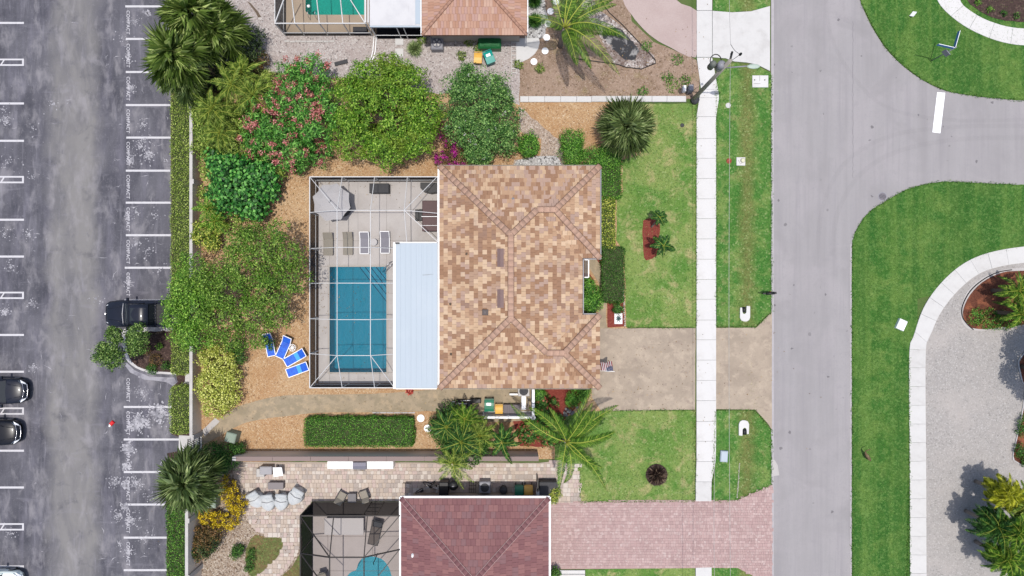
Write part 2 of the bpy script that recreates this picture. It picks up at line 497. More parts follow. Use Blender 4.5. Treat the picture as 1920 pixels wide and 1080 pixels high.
M['lawn_strip'] = mat('verge_grass', A(88, 144, 58), .95, [
    ('noise', (.6, .15, 1), 7, .42, .62, A(72, 134, 50), .9, .4), ('noise', .8, 8, .47, .62, A(148, 172, 92), .8, .5), ('noise', 1.4, 8, .57, .7, A(182, 176, 118), .6), ('band', 0, x_(1388), x_(1412), .7, A(138, 134, 78), .72, .9, .9)] + LG, bump=(22, .9, .05))
M['lawn_right'] = mat('green_lawn', A(72, 126, 44), .95, [
    ('noise', (.7, .12, 1), 7, .42, .62, A(54, 118, 40), .85, .3), ('noise', .5, 8, .46, .60, A(120, 154, 70), .75, .4), ('noise', 1.6, 8, .54, .68, A(142, 168, 88), .45), ('noise', (1.5, .03, 1), 3, .46, .62, A(112, 150, 66), .6, .3), ('noise', (.8, .04, 1), 3, .48, .60, A(54, 110, 36), .55, .3)] + LG[:2], bump=(22, .9, .05))
M['lawn_poor'] = mat('thin_lawn', A(122, 122, 72), .95, [('noise', .6, 7, .44, .6, A(146, 120, 84), .85, .6), ('noise', 1.5, 7, .55, .7, A(80, 98, 46), .8)] + LG[:2], bump=(22, .9, .05))
M['stucco'] = mat('taupe_stucco', (.66, .57, .47), .9, [('noise', .8, 6, .45, .7, (.56, .48, .40), .6)], bump=(60, .2, .01))
M['stucco_light'] = mat('cream_stucco', A(218, 208, 196, .95), .9, [('noise', .8, 6, .45, .7, A(200, 190, 178), .5)], bump=(60, .2, .01))
M['house_wall'] = mat('house_stucco', A(214, 198, 176), .9, [('noise', 1, 5, .4, .7, A(200, 184, 162), .4)], bump=(60, .2, .01))
M['white'] = mat('white_aluminium', (.74, .74, .74), .45, [('noise', 2, 4, .5, .8, (.62, .62, .61), .4)])
M['white_dirty'] = mat('weathered_white', A(226, 222, 218), .6, [('noise', 1.5, 6, .45, .7, A(196, 190, 184), .6)])
M['pan'] = mat('pale_blue_roof_pan', A(206, 220, 232), .55, [('noise', (2.5, .1, 1), 5, .42, .7, A(198, 212, 223), .5), ('noise', (7, .15, 1), 4, .6, .8, A(186, 200, 211), .4), ('noise', .35, 5, .5, .7, A(214, 226, 236), .5)])
M['white_roof'] = mat('white_coated_roof', A(244, 243, 244), .7, [('noise', .8, 7, .45, .65, A(226, 225, 228), .6), ('noise', (4, 1, 1), 6, .6, .75, A(200, 198, 200), .35)])
M['cage_white'] = mat('cage_frame_white', (.46, .46, .46), .5)
M['black'] = mat('black_plastic', (.012, .012, .013), .5)
M['dark'] = mat('dark_bronze_aluminium', (.02, .017, .016), .45)
M['charcoal'] = mat('charcoal', (.035, .035, .038), .7, [('noise', 5, 4, .4, .7, (.05, .05, .052), .5)])
M['grey'] = mat('mid_grey', A(150, 146, 148), .7, [('noise', 5, 4, .4, .7, A(130, 126, 128), .5)])
M['lightgrey'] = mat('light_grey_fabric', A(196, 194, 198), .8, [('noise', 2, 4, .4, .7, A(178, 176, 182), .5)])
M['greymesh'] = mat('grey_sling', A(165, 163, 172), .75, [('noise', 18, 3, .4, .7, A(148, 146, 156), .4)])
M['beigemesh'] = mat('beige_sling', A(176, 168, 154), .75, [('noise', 18, 3, .4, .7, A(156, 149, 137), .5)])
M['umbrella'] = mat('grey_umbrella_canvas', A(222, 218, 218), .8, [('noise', 2, 5, .4, .7, A(208, 204, 205), .5)])
M['maroon'] = mat('maroon_vinyl', A(96, 58, 60), .5, [('noise', 1.5, 5, .4, .7, A(80, 47, 50), .6)])
M['blue'] = mat('blue_sling', (.015, .075, .46), .6, [('noise', (7, 7, 7), 3, .4, .7, (.02, .17, .62), .6), ('noise', 2, 3, .5, .7, (.012, .05, .33), .7)])
M['blue_light'] = mat('pale_blue_sling', (.04, .28, .66), .6)
M['bin_green'] = mat('green_bin_plastic', (.012, .13, .07), .4, [('noise', 3, 4, .4, .7, (.02, .17, .1), .5)])
M['bin_teal'] = mat('teal_bin_plastic', (.005, .20, .17), .4, [('noise', 3, 4, .4, .7, (.01, .26, .22), .5)])
M['bin_yellow'] = mat('yellow_bin_plastic', (.58, .34, .07), .45, [('noise', 3, 4, .4, .7, (.5, .27, .04), .5)])
M['tarp'] = mat('green_tarpaulin', (.01, .085, .025), .35, [('noise', 3, 5, .4, .7, (.015, .12, .04), .6)])
M['metal'] = mat('brushed_steel', (.45, .45, .47), .3, metal=.9)
M['galv'] = mat('galvanised', A(170, 170, 178), .5, [('noise', 3, 4, .4, .7, A(146, 146, 154), .5)])
M['wood_pole'] = mat('weathered_pole', A(200, 192, 180), .9, [('noise', (12, 12, .6), 5, .4, .7, A(160, 152, 140), .8)])
M['trunk'] = mat('bark', (.12, .09, .065), .95, [('noise', 9, 5, .4, .7, (.07, .05, .038), .8)], bump=(20, .8, .03))
M['palm_trunk'] = mat('palm_bark', (.24, .2, .17), .95, [('wave', 2, .12, (.14, .11, .09), .8, 1.0)], bump=(20, .8, .03))
M['util_green'] = mat('utility_green', A(170, 186, 168), .6, [('noise', 2, 4, .4, .7, A(150, 168, 148), .5)])
M['red'] = mat('red_card', (.5, .012, .015), .5)
M['glass'] = glass_mat('dark_glass')
M['tyre'] = mat('tyre_rubber', (.015, .015, .015), .9)
M['stone'] = mat('pale_stone', A(232, 226, 216), .9, [('rnd', 0, 1, A(196, 186, 172), .8)])
M['pool_shell'] = mat('pool_plaster', (.36, .58, .62), .8, [('noise', .8, 5, .4, .7, (.31, .55, .62), .5)])
M['pool_teal'] = mat('teal_pool_plaster', (.22, .56, .50), .8, [('noise', .8, 5, .4, .7, (.18, .50, .46), .5)])
M['screen'] = screen_mat('roof_screen_mesh', (.05, .05, .052), .93)
M['screen_wall'] = screen_mat('wall_screen_mesh', (.03, .03, .035), .55)
M['screen_dark'] = screen_mat('dark_screen_mesh', (.009, .009, .012), .5)
M['screen_roof_dark'] = screen_mat('dark_roof_screen_mesh', (.02, .02, .022), .86)
# ------------------------------------------------------------------ foliage
def leaf_mat(name, cols, transl=.16, rough=.55, clump=None):
    """cols: three sRGB colours from dark to light; they vary leaf by leaf"""
    a, b, c = [tuple(lin(v) / d for v in q) for q, d in zip(cols, (2.7, 1.5, 1.05))]
    ly = [('rnd', .0, .5, b, 1), ('rnd', .62, 1, c, .95)]
    if clump: ly.append(('noise', .7, 3, .48, .64, tuple(lin(v) / 1.5 for v in clump), .5))
    return mat(name, a, rough, ly, spec=.22, transl=transl)

F = {}
F['hedge'] = leaf_mat('hedge_leaves', [(92, 122, 36), (136, 166, 58), (200, 214, 120)])
F['hedge_dark'] = leaf_mat('dark_hedge_leaves', [(44, 92, 24), (72, 132, 36), (134, 184, 74)])
F['hedge_deep'] = leaf_mat('deep_green_leaves', [(36, 72, 20), (56, 102, 30), (102, 146, 62)])
F['oleander'] = leaf_mat('oleander_leaves', [(48, 104, 30), (76, 144, 50), (140, 196, 92)])
F['bright'] = leaf_mat('bright_tree_leaves', [(62, 112, 20), (98, 148, 32), (158, 188, 76)], clump=(132, 146, 46))
F['white_tree'] = leaf_mat('mid_green_leaves', [(46, 92, 36), (80, 130, 56), (150, 186, 104)])
F['clusia'] = leaf_mat('glossy_round_leaves', [(26, 76, 22), (48, 118, 40), (112, 172, 80)], transl=.1, rough=.5)
F['oak'] = leaf_mat('oak_leaves', [(64, 102, 26), (98, 138, 40), (152, 180, 82)], clump=(80, 130, 34))
F['lime'] = leaf_mat('vivid_green_leaves', [(66, 116, 26), (98, 150, 40), (156, 194, 84)])
F['yellowgreen'] = leaf_mat('variegated_leaves', [(128, 150, 40), (186, 196, 80), (228, 228, 140)])
F['varieg'] = leaf_mat('yellow_edged_leaves', [(70, 112, 30), (130, 156, 50), (222, 220, 110)])
F['yellowflower'] = leaf_mat('golden_flowers', [(190, 160, 16), (232, 200, 24), (250, 226, 70)])
F['topiary'] = leaf_mat('small_tree_leaves', [(46, 78, 24), (70, 108, 36), (150, 178, 96)])
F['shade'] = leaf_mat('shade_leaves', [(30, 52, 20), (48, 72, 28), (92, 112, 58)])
F['reddish'] = leaf_mat('bronze_leaves', [(62, 62, 30), (96, 82, 44), (150, 112, 72)])
F['flower_pink'] = leaf_mat('pink_petals', [(214, 104, 104), (232, 140, 136), (250, 196, 184)], transl=.3)
F['flower_red'] = leaf_mat('red_petals', [(190, 60, 60), (214, 96, 84), (236, 160, 136)], transl=.3)
F['flower_magenta'] = leaf_mat('magenta_bracts', [(176, 20, 140), (206, 36, 166), (226, 90, 190)], transl=.3)
F['flower_white'] = leaf_mat('white_petals', [(210, 210, 196), (236, 236, 226), (250, 250, 244)], transl=.3)
F['flower_orange'] = leaf_mat('orange_petals', [(190, 104, 70), (214, 140, 100), (236, 180, 140)], transl=.3)
F['palm'] = leaf_mat('palm_leaflets', [(52, 92, 22), (80, 124, 34), (140, 170, 62)])
F['palm_deep'] = leaf_mat('deep_palm_leaflets', [(34, 74, 26), (54, 100, 38), (98, 140, 66)])
F['palm_olive'] = leaf_mat('olive_palm_leaflets', [(74, 104, 32), (110, 140, 48), (172, 190, 92)])
F['fan'] = leaf_mat('fan_palm_segments', [(104, 132, 72), (142, 168, 102), (204, 218, 158)])
F['fan_green'] = leaf_mat('green_fan_segments', [(100, 134, 56), (140, 170, 80), (206, 220, 142)])
F['rachis'] = mat('palm_rachis', tuple(lin(v) / 1.5 for v in (176, 184, 76)), .5)
F['agave'] = leaf_mat('dark_bromeliad', [(52, 40, 38), (78, 60, 54), (150, 130, 110)])
F['yellowpalm'] = leaf_mat('yellow_green_fronds', [(120, 130, 20), (156, 164, 30), (206, 204, 70)])
F['lawn_blades'] = leaf_mat('grass_blades', [(60, 108, 36), (84, 136, 50), (128, 164, 80)], transl=.1)
F['dry_blades'] = leaf_mat('dry_grass_blades', [(122, 138, 64), (162, 168, 94), (206, 198, 140)], transl=.1)

def leafmesh(name, C, D, Nn, Ln, Wd, mats, mi=None):
    """diamond leaves: C base centre, D direction along the leaf, Nn normal, Ln length, Wd width"""
    n = len(C)
    D = D / (np.linalg.norm(D, axis=1, keepdims=True) + 1e-9)
    S = np.cross(D, Nn); S /= (np.linalg.norm(S, axis=1, keepdims=True) + 1e-9)
    Ln = np.asarray(Ln).reshape(-1, 1) * np.ones((n, 1)); Wd = np.asarray(Wd).reshape(-1, 1) * np.ones((n, 1))
    up = np.cross(S, D)
    v = np.empty((n, 4, 3), np.float32)
    v[:, 0] = C - D * Ln * .5
    v[:, 1] = C - S * Wd * .5 + up * Wd * .12
    v[:, 2] = C + D * Ln * .5 - up * Ln * .08
    v[:, 3] = C + S * Wd * .5 + up * Wd * .12
    me = bpy.data.meshes.new(name)
    me.vertices.add(n * 4); me.vertices.foreach_set('co', v.reshape(-1))
    me.loops.add(n * 4); me.loops.foreach_set('vertex_index', np.arange(n * 4, dtype=np.int32))
    me.polygons.add(n); me.polygons.foreach_set('loop_start', np.arange(0, n * 4, 4, dtype=np.int32))
    me.polygons.foreach_set('loop_total', np.full(n, 4, np.int32))
    for m in (mats if isinstance(mats, list) else [mats]): me.materials.append(m)
    if mi is not None: me.polygons.foreach_set('material_index', mi.astype(np.int32))
    me.update(calc_edges=True); me.validate()
    return me

def rdir(n, up=.0):
    d = RNG.normal(size=(n, 3)); d /= np.linalg.norm(d, axis=1, keepdims=True)
    if up: d[:, 2] += up; d /= np.linalg.norm(d, axis=1, keepdims=True)
    return d

def crown_points(blobs, n, clump=.45, rough=.22, dens=1.0):
    """points spread over leaf clumps that themselves sit all over the blobs (x,y,z,rx,ry,rz)"""
    B = np.array(blobs, float)
    area = (B[:, 3] * B[:, 4] + B[:, 4] * B[:, 5] + B[:, 3] * B[:, 5]) ** 1.0
    nc = max(6, int(dens * 4.2 * area.sum() / clump ** 2))
    bi = RNG.choice(len(B), nc, p=area / area.sum())
    d = rdir(nc, .35)
    rad = RNG.uniform(.72, 1.04, (nc, 1)) * (1 + rough * RNG.normal(size=(nc, 1)) * .35)
    cc = B[bi, :3] + d * B[bi, 3:6] * rad
    cr = clump * RNG.uniform(.55, 1.25, nc)
    ci = RNG.choice(nc, n, p=cr ** 2 / (cr ** 2).sum())
    dd = rdir(n, .45)
    pts = cc[ci] + dd * (cr[ci] * RNG.uniform(.45, 1.05, n))[:, None] * np.array([1, 1, .75])
    out = .55 * dd + .45 * d[ci]
    pts[:, 2] = np.maximum(pts[:, 2], .04)
    return pts, out

def foliage(name, parent, blobs, n, leaf, material, clump=.45, asp=.5, rough=.22, kind='stuff', flat=.5, dens=1.0):
    pts, out = crown_points(blobs, n, clump, rough, dens)
    pts = pts - np.array([parent.location.x, parent.location.y, parent.location.z]) if parent is not None else pts
    nn = out + flat * np.array([0, 0, 1]) + .45 * rdir(n)
    dr = rdir(n) + .6 * out
    dr -= nn * (dr * nn).sum(1, keepdims=True) / ((nn * nn).sum(1, keepdims=True) + 1e-9)
    ln = leaf * RNG.uniform(.65, 1.3, n)
    o = link(name, leafmesh(name, pts, dr, nn, ln, ln * asp, material), parent)
    if kind: o['kind'] = kind
    return o

def flowers(name, parent, blobs, ncl, per, rad, petal, material, topbias=.9, kind='stuff'):
    B = np.array(blobs, float)
    area = B[:, 3] * B[:, 4]
    bi = RNG.choice(len(B), ncl, p=area / area.sum())
    d = rdir(ncl, topbias)
    cc = B[bi, :3] + d * B[bi, 3:6] * 1.06 - np.array(parent.location)
    n = ncl * per
    pts = np.repeat(cc, per, 0) + RNG.normal(size=(n, 3)) * rad * .55
    nn = rdir(n, .8)
    o = link(name, leafmesh(name, pts, rdir(n), nn, petal * RNG.uniform(.7, 1.3, n), petal * .8, material), parent)
    if kind: o['kind'] = kind
    return o

def limbs(parent, base, targets, r0, material, lean=None, name='trunk'):
    """a tapered trunk from base that splits into limbs towards the targets; one mesh"""
    mb = MB()
    bx, by = base
    cx = sum(t[0] for t in targets) / len(targets); cy = sum(t[1] for t in targets) / len(targets); cz = min(t[2] for t in targets)
    fz = cz * .42
    fork = Vector((bx + (cx - bx) * .3, by + (cy - by) * .3, fz))
    mb.tube([(bx, by, -.05), (bx + (fork.x - bx) * .4, by + (fork.y - by) * .4, fz * .5), fork], [r0 * 1.25, r0, r0 * .8], 8)
    for t in targets:
        t = Vector(t); md = fork.lerp(t, .5) + Vector((R(-.2, .2), R(-.2, .2), R(.0, .3)))
        mb.tube([fork, md, t], [r0 * .6, r0 * .38, r0 * .12], 6)
        for k in range(3):
            e = t + Vector((R(-.7, .7), R(-.7, .7), R(.05, .5)))
            mb.tube([md.lerp(t, R(.3, .9)), e], [r0 * .2, r0 * .05], 4)
    v0 = Vector(parent.location)
    mb.v = [tuple(Vector(v) - v0) for v in mb.v]
    return mb.build(name, material, parent)

def blob(px, py, rpx, h, rz=None, rpy=None):
    """ellipsoid seen at pixel px,py with radius rpx pixels whose centre is at height h"""
    x, y = W(px, py, h); k = (H - h) / H / PXM
    rx = rpx * k; ry = (rpy or rpx) * k
    return (x, y, h, rx, ry, rz if rz is not None else min(rx, ry) * .8)

def bush(name, label, cat, blobs, n, leaf, material, group=None, clump=.3, asp=.5, stem=True, rough=.2, flat=.5, flow=None, trunk_r=.05, dens=1.0):
    bx = sum(b[0] for b in blobs) / len(blobs); by = sum(b[1] for b in blobs) / len(blobs)
    t = empty(name, (bx, by, 0), 0, label, cat, group)
    foliage('foliage', t, blobs, n, leaf, material, clump, asp, rough, flat=flat, dens=dens)
    if stem:
        limbs(t, (bx, by), [(b[0], b[1], b[2]) for b in blobs[:8]], trunk_r, M['trunk'], name='stem')
    if flow:
        for (m, ncl, per, rad, petal) in flow: flowers('blossom', t, blobs, ncl, per, rad, petal, m)
    return t

def hedge(label, x0, y0, x1, y1, h, n, leaf, material, round_=.3, group=None, name='hedge', core=(.05, .06, .02)):
    """clipped hedge on a rectangle given in metres; leaves over a box with slightly uneven faces"""
    if x0 > x1: x0, x1 = x1, x0
    if y0 > y1: y0, y1 = y1, y0
    cx, cy = (x0 + x1) / 2, (y0 + y1) / 2
    t = empty(name, (cx, cy, 0), 0, label, 'hedge', group)
    sx, sy = (x1 - x0), (y1 - y0)
    A_top, A_x, A_y = sx * sy, sy * h, sx * h
    tot = A_top + 2 * A_x * .7 + 2 * A_y * .7
    f = RNG.choice(5, n, p=np.array([A_top, .7 * A_x, .7 * A_x, .7 * A_y, .7 * A_y]) / tot)
    u, v = RNG.uniform(-1, 1, n), RNG.uniform(-1, 1, n)
    P_ = np.zeros((n, 3)); Nn = np.zeros((n, 3))
    hz = h * (.5 + .5 * v)
    P_[:, 0] = np.where(f == 1, -sx / 2, np.where(f == 2, sx / 2, u * sx / 2))
    P_[:, 1] = np.where(f == 0, v * sy / 2, np.where(f == 3, -sy / 2, np.where(f == 4, sy / 2, u * sy / 2)))
    P_[:, 2] = np.where(f == 0, h, hz)
    Nn[f == 0, 2] = 1; Nn[f == 1, 0] = -1; Nn[f == 2, 0] = 1; Nn[f == 3, 1] = -1; Nn[f == 4, 1] = 1
    # round the corners in plan and at the top edge
    r = round_ * min(sx, sy) / 2
    if r > 0:
        qx = np.maximum(np.abs(P_[:, 0]) - (sx / 2 - r), 0); qy = np.maximum(np.abs(P_[:, 1]) - (sy / 2 - r), 0)
        q = np.sqrt(qx ** 2 + qy ** 2); over = np.maximum(q, 1e-6); s = np.where(q > r, r / over, 1)
        P_[:, 0] = np.sign(P_[:, 0]) * (np.minimum(np.abs(P_[:, 0]), sx / 2 - r) + qx * s)
        P_[:, 1] = np.sign(P_[:, 1]) * (np.minimum(np.abs(P_[:, 1]), sy / 2 - r) + qy * s)
    k = np.sin(P_[:, 0] * 3.1 + cx) * np.sin(P_[:, 1] * 2.3 + cy) * .06 + np.sin(P_[:, 0] * 7.3 + 2) * np.sin(P_[:, 1] * 6.1 + P_[:, 2] * 5) * .05 + RNG.normal(size=n) * .05
    P_ += Nn * (k - RNG.uniform(0, .10, n))[:, None]
    nn = Nn + .6 * rdir(n) + np.array([0, 0, .6])
    ln = leaf * RNG.uniform(.6, 1.3, n)
    o = link('foliage', leafmesh('foliage', P_, rdir(n), nn, ln, ln * .6, material), t); o['kind'] = 'stuff'
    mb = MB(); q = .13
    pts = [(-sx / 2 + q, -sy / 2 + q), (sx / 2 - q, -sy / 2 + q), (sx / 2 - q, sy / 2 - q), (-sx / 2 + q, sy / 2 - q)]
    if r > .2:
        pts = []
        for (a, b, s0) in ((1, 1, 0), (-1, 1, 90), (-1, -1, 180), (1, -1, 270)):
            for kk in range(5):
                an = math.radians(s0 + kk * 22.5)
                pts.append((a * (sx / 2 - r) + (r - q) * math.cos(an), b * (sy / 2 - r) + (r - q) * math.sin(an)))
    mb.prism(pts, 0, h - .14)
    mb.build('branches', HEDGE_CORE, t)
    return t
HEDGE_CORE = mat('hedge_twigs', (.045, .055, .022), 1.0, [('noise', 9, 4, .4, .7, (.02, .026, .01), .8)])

# ------------------------------------------------------------------ palms
def frond_mesh(L, droop, nl, ll, lw, mat_l, seed, rise=.35, hang=.55, vee=.3, sw=.14):
    """pinnate frond along +x: arched rachis and leaflets; returns mesh (slot 0 leaflets, slot 1 rachis)"""
    rnd = random.Random(seed)
    mb = MB()
    pts = []
    sway = rnd.uniform(-1, 1) * sw
    for k in range(11):
        t = k / 10
        x = L * (t - .18 * droop * t * t * t)
        z = L * (rise * t - (rise + droop * .55) * t * t)
        pts.append(Vector((x, L * sway * t * t, z)))
    mb.tube(pts, [.035 * (1 - .8 * k / 10) * (L / 2.5) ** .5 for k in range(11)], 4, mi=1)
    for s in (-1, 1):
        for k in range(nl):
            t = .12 + .88 * (k + rnd.uniform(-.3, .3)) / nl
            t = min(.995, max(.08, t))
            i = min(9, int(t * 10)); f = t * 10 - i
            p = pts[i].lerp(pts[i + 1], f); tg = (pts[i + 1] - pts[i]).normalized()
            env = math.sin(math.pi * min(1, .12 + t * .9)) ** .6
            l = ll * env * rnd.uniform(.8, 1.15)
            side = tg.cross(Vector((0, 0, 1))).normalized() * s
            dr = (side * 1.0 + tg * (.35 + .6 * t) + Vector((0, 0, vee - rnd.uniform(0, .2)))).normalized()
            q1 = p + dr * l * .5
            dr2 = (dr + Vector((0, 0, -hang * 2))).normalized()
            q2 = q1 + dr2 * l * .5
            wv = dr.cross(Vector((0, 0, 1))).normalized() * lw * .5
            mb.add([p - wv * .5, p + wv * .5, q1 + wv, q1 - wv, q2], [(0, 1, 2, 3), (3, 2, 4)], 0)
    return mb.mesh('frond', [mat_l, F['rachis']])

def fan_mesh(Rr, pet, nseg, mat_l, seed, droop=.35, spread=150):
    """costapalmate leaf along +x: petiole, then radiating segments"""
    rnd = random.Random(seed); mb = MB()
    p0 = Vector((0, 0, 0)); p1 = Vector((pet * .9, 0, pet * .28))
    mb.tube([p0, p0.lerp(p1, .5) + Vector((0, 0, .06)), p1], [.025, .02, .015], 4, mi=1)
    for k in range(nseg):
        a = math.radians(-spread + 2 * spread * k / (nseg - 1) + rnd.uniform(-3, 3))
        l = Rr * (1 - .32 * abs(a) / math.radians(spread)) * rnd.uniform(.85, 1.1)
        d = Vector((math.cos(a), math.sin(a), .18 + .12 * math.cos(k * 2)))
        q1 = p1 + d * l * .55
        d2 = (d + Vector((0, 0, -droop * rnd.uniform(1.2, 3.0)))).normalized()
        q2 = q1 + d2 * l * .5
        w = Vector((-math.sin(a), math.cos(a), rnd.uniform(-.5, .5))) * l * .03
        mb.add([p1, q1 - w, q2, q1 + w], [(0, 1, 2), (0, 2, 3)], 0)
    return mb.mesh('fan_leaf', [mat_l, F['rachis']])

def palm(label, base, top, nf, L, material, name='palm_tree', group=None, r=.16, kind='pinnate', elev=(-25, 70), droop=.9, ll=.55, nl=30, lw=.05, variants=3, cat='palm', az=None, seed=0, hang=.55, trunkmat=None, vee=.3, sw=.14):
    """base (x,y) and top (x,y,z) in metres. Every frond is a part"""
    rnd = random.Random(seed + 11)
    t = empty(name, (base[0], base[1], 0), 0, label, cat, group)
    dx, dy, h = top[0] - base[0], top[1] - base[1], top[2]
    mb = MB(); path = []
    for k in range(9):
        f = k / 8
        path.append((dx * f ** 1.2, dy * f ** 1.2, h * f - (.05 if k == 0 else 0)))
    mb.tube(path, [r * (1.35 - .45 * k / 8) for k in range(9)], 9)
    mb.build('trunk', trunkmat or M['palm_trunk'], t)
    ms = []
    for v in range(variants):
        if kind == 'pinnate': ms.append(frond_mesh(L * (1 + .12 * (v - 1)), droop * (.75 + .3 * v), nl, ll, lw, material, seed * 7 + v, hang=hang, vee=vee, sw=sw))
        else: ms.append(fan_mesh(L * .70, L * .62, 52, material, seed * 7 + v, droop=droop * .4))
    for k in range(nf):
        e = rnd.uniform(*elev) if nf > 1 else 30
        f = k / nf
        e = elev[1] + (elev[0] - elev[1]) * f + rnd.uniform(-8, 8)
        a = (k * 137.508 + rnd.uniform(-14, 14)) if az is None else az[k % len(az)] + rnd.uniform(-5, 5)
        o = link('frond' if kind == 'pinnate' else 'fan_leaf', ms[k % variants], t, (dx, dy, h))
        sc = rnd.uniform(.85, 1.1)
        o.scale = (sc, sc, sc)
        o.rotation_euler = (rnd.uniform(-.25, .25), -math.radians(e), math.radians(a))
    return t
# ------------------------------------------------------------------ ground
BIG = 260
POOL = P([(618, 500), (725, 500), (725, 698), (618, 698)])
POOL_N = [W(x, y) for x, y in [(573, -60), (683, -60), (683, 28), (580, 28), (573, 21)]]
POOL_S = P(smooth_poly([(641, 1098), (655, 1075), (668, 1068), (672, 1056), (682, 1045), (698, 1043), (716, 1048), (727, 1060), (733, 1075), (738, 1110), (712, 1150), (668, 1150), (640, 1125)], 3))
sheet('ground', [(-BIG, -BIG), (BIG, -BIG), (BIG, BIG), (-BIG, BIG)], -.03, mat('ground_soil_and_grass', A(112, 128, 74), .97, [('noise', .12, 8, .42, .6, A(84, 120, 52), .8), ('noise', .5, 8, .52, .7, A(150, 134, 104), .7)], bump=(10, .6, .05)), holes=[POOL, POOL_N, POOL_S])
lot = sheet('parking_lot', [(-BIG, -BIG), (x_(353), -BIG), (x_(353), BIG), (-BIG, BIG)], 0, M['asphalt_lot'])

# painted bay lines, each a strip of its own
def line(parent, x0, y0, x1, y1, z=.0052, m='paint'):
    mb = MB(); mb.add([(x0, y0, z), (x1, y0, z), (x1, y1, z), (x0, y1, z)], [(0, 1, 2, 3)])
    return mb.build('painted_line', M[m], parent)
for (a, b, y) in [(235, 327, 12), (236, 319, 73), (236, 319, 135), (236, 323, 197), (237, 322, 258), (236, 319, 320), (236, 321, 380), (236, 322, 441), (234, 322, 502), (233, 322, 563),
                  (232, 322, 763), (232, 337, 824), (232, 322, 885), (233, 322, 946), (232, 322, 1008), (232, 322, 1069), (233, 330, -50), (232, 322, 1131)]:
    line(lot, x_(a), y_(y + 1.9), x_(b), y_(y - 1.9))
for y in (43, 194, 264, 412, 481, 628, 697, 845, 914, 1062, -25, 1130):
    line(lot, x_(-90), y_(y + 1.9), x_(45), y_(y - 1.9))
for y in (117, 337, 554, 771, 988):
    mb = MB(); z = .005
    for (a, b, c, d) in [(-90, y - 7, 42, y - 4), (-90, y + 3.5, 42, y + 6.5), (41.5, y - 7, 45, y + 6.5)]:
        mb.add([(x_(a), y_(d), z), (x_(c), y_(d), z), (x_(c), y_(b), z), (x_(a), y_(b), z)], [(0, 1, 2, 3)])
        z += .0015
    mb.add([(x_(1), y_(y + 3.6), z), (x_(4), y_(y + 3.6), z), (x_(9), y_(y - 4), z), (x_(6), y_(y - 4), z)], [(0, 1, 2, 3)])
    mb.build('hairpin_marking', M['paint'], lot)

def text_mesh(s, size):
    cu = bpy.data.curves.new('lettering', 'FONT'); cu.body = s; cu.size = size; cu.align_x = 'CENTER'; cu.align_y = 'CENTER'
    cu.space_character = 1.12; cu.offset = .008
    o = bpy.data.objects.new('tmp', cu); COL.objects.link(o)
    bpy.context.view_layer.update()
    me = bpy.data.meshes.new_from_object(o.evaluated_get(bpy.context.evaluated_depsgraph_get()))
    bpy.data.objects.remove(o)
    return me
tm = text_mesh('COMPACT', .34); tm.materials.clear(); tm.materials.append(M['paint_worn'])
for y in (42, 104, 166, 227, 288, 350, 411, 472, 533, 731, 793, 855, 916, 977, 1038):
    link('compact_lettering', tm, lot, (x_(240), y_(y), .006), (0, 0, -math.pi / 2)).scale = (1.02, 1, 1)
# splashes of old white paint and scratches
mb = MB(); rs = random.Random(3); ZF = [.0052]
def splat(px, py, r, n, sz=1.0):
    for _ in range(n):
        a = rs.uniform(0, 6.28); d = abs(rs.gauss(0, r * .5))
        x, y = x_(px + d * math.cos(a)), y_(py + d * math.sin(a) * .9)
        s = rs.uniform(.012, .07) * sz; k = rs.randint(4, 6); o = rs.uniform(0, 6)
        mb.add([(x + s * rs.uniform(.5, 1.2) * math.cos(o + 6.28 * i / k), y + s * rs.uniform(.5, 1.2) * math.sin(o + 6.28 * i / k), ZF[0]) for i in range(k)], [tuple(range(k))]); ZF[0] += 4e-7
for q in [(276, 24, 7, 60, 1.9), (252, 40, 16, 50), (240, 108, 14, 60), (246, 166, 13, 90), (230, 70, 20, 25), (268, 232, 18, 45), (270, 262, 20, 60), (246, 301, 10, 120, 1.5), (278, 290, 22, 120, 1.2), (262, 275, 20, 60), (310, 300, 10, 40),
          (238, 405, 8, 55, 1.3), (256, 398, 18, 50), (256, 455, 12, 60), (275, 470, 24, 50), (290, 405, 20, 30), (242, 530, 12, 60), (300, 505, 18, 25), (265, 735, 20, 110), (300, 775, 22, 330, 1.7), (262, 790, 22, 320, 1.5), (250, 800, 12, 130, 1.5),
          (240, 840, 14, 260, 1.5), (236, 875, 10, 160, 1.4), (255, 905, 18, 150), (215, 905, 16, 120), (234, 950, 8, 160, 1.4), (222, 965, 20, 120), (246, 975, 18, 110, 1.2), (240, 1035, 14, 80), (235, 910, 8, 150, 1.5), (10, 225, 16, 110), (5, 205, 20, 40),
          (15, 300, 30, 50), (10, 440, 30, 60), (10, 585, 14, 120), (60, 570, 10, 70), (62, 690, 12, 70), (20, 500, 20, 50), (55, 440, 14, 60), (100, 195, 20, 25), (60, 330, 14, 25), (20, 1000, 25, 40), (60, 240, 25, 25), (180, 560, 20, 20), (210, 640, 25, 20),
          (270, 1010, 30, 40), (225, 1020, 12, 30), (280, 930, 30, 30)]:
    splat(*q)
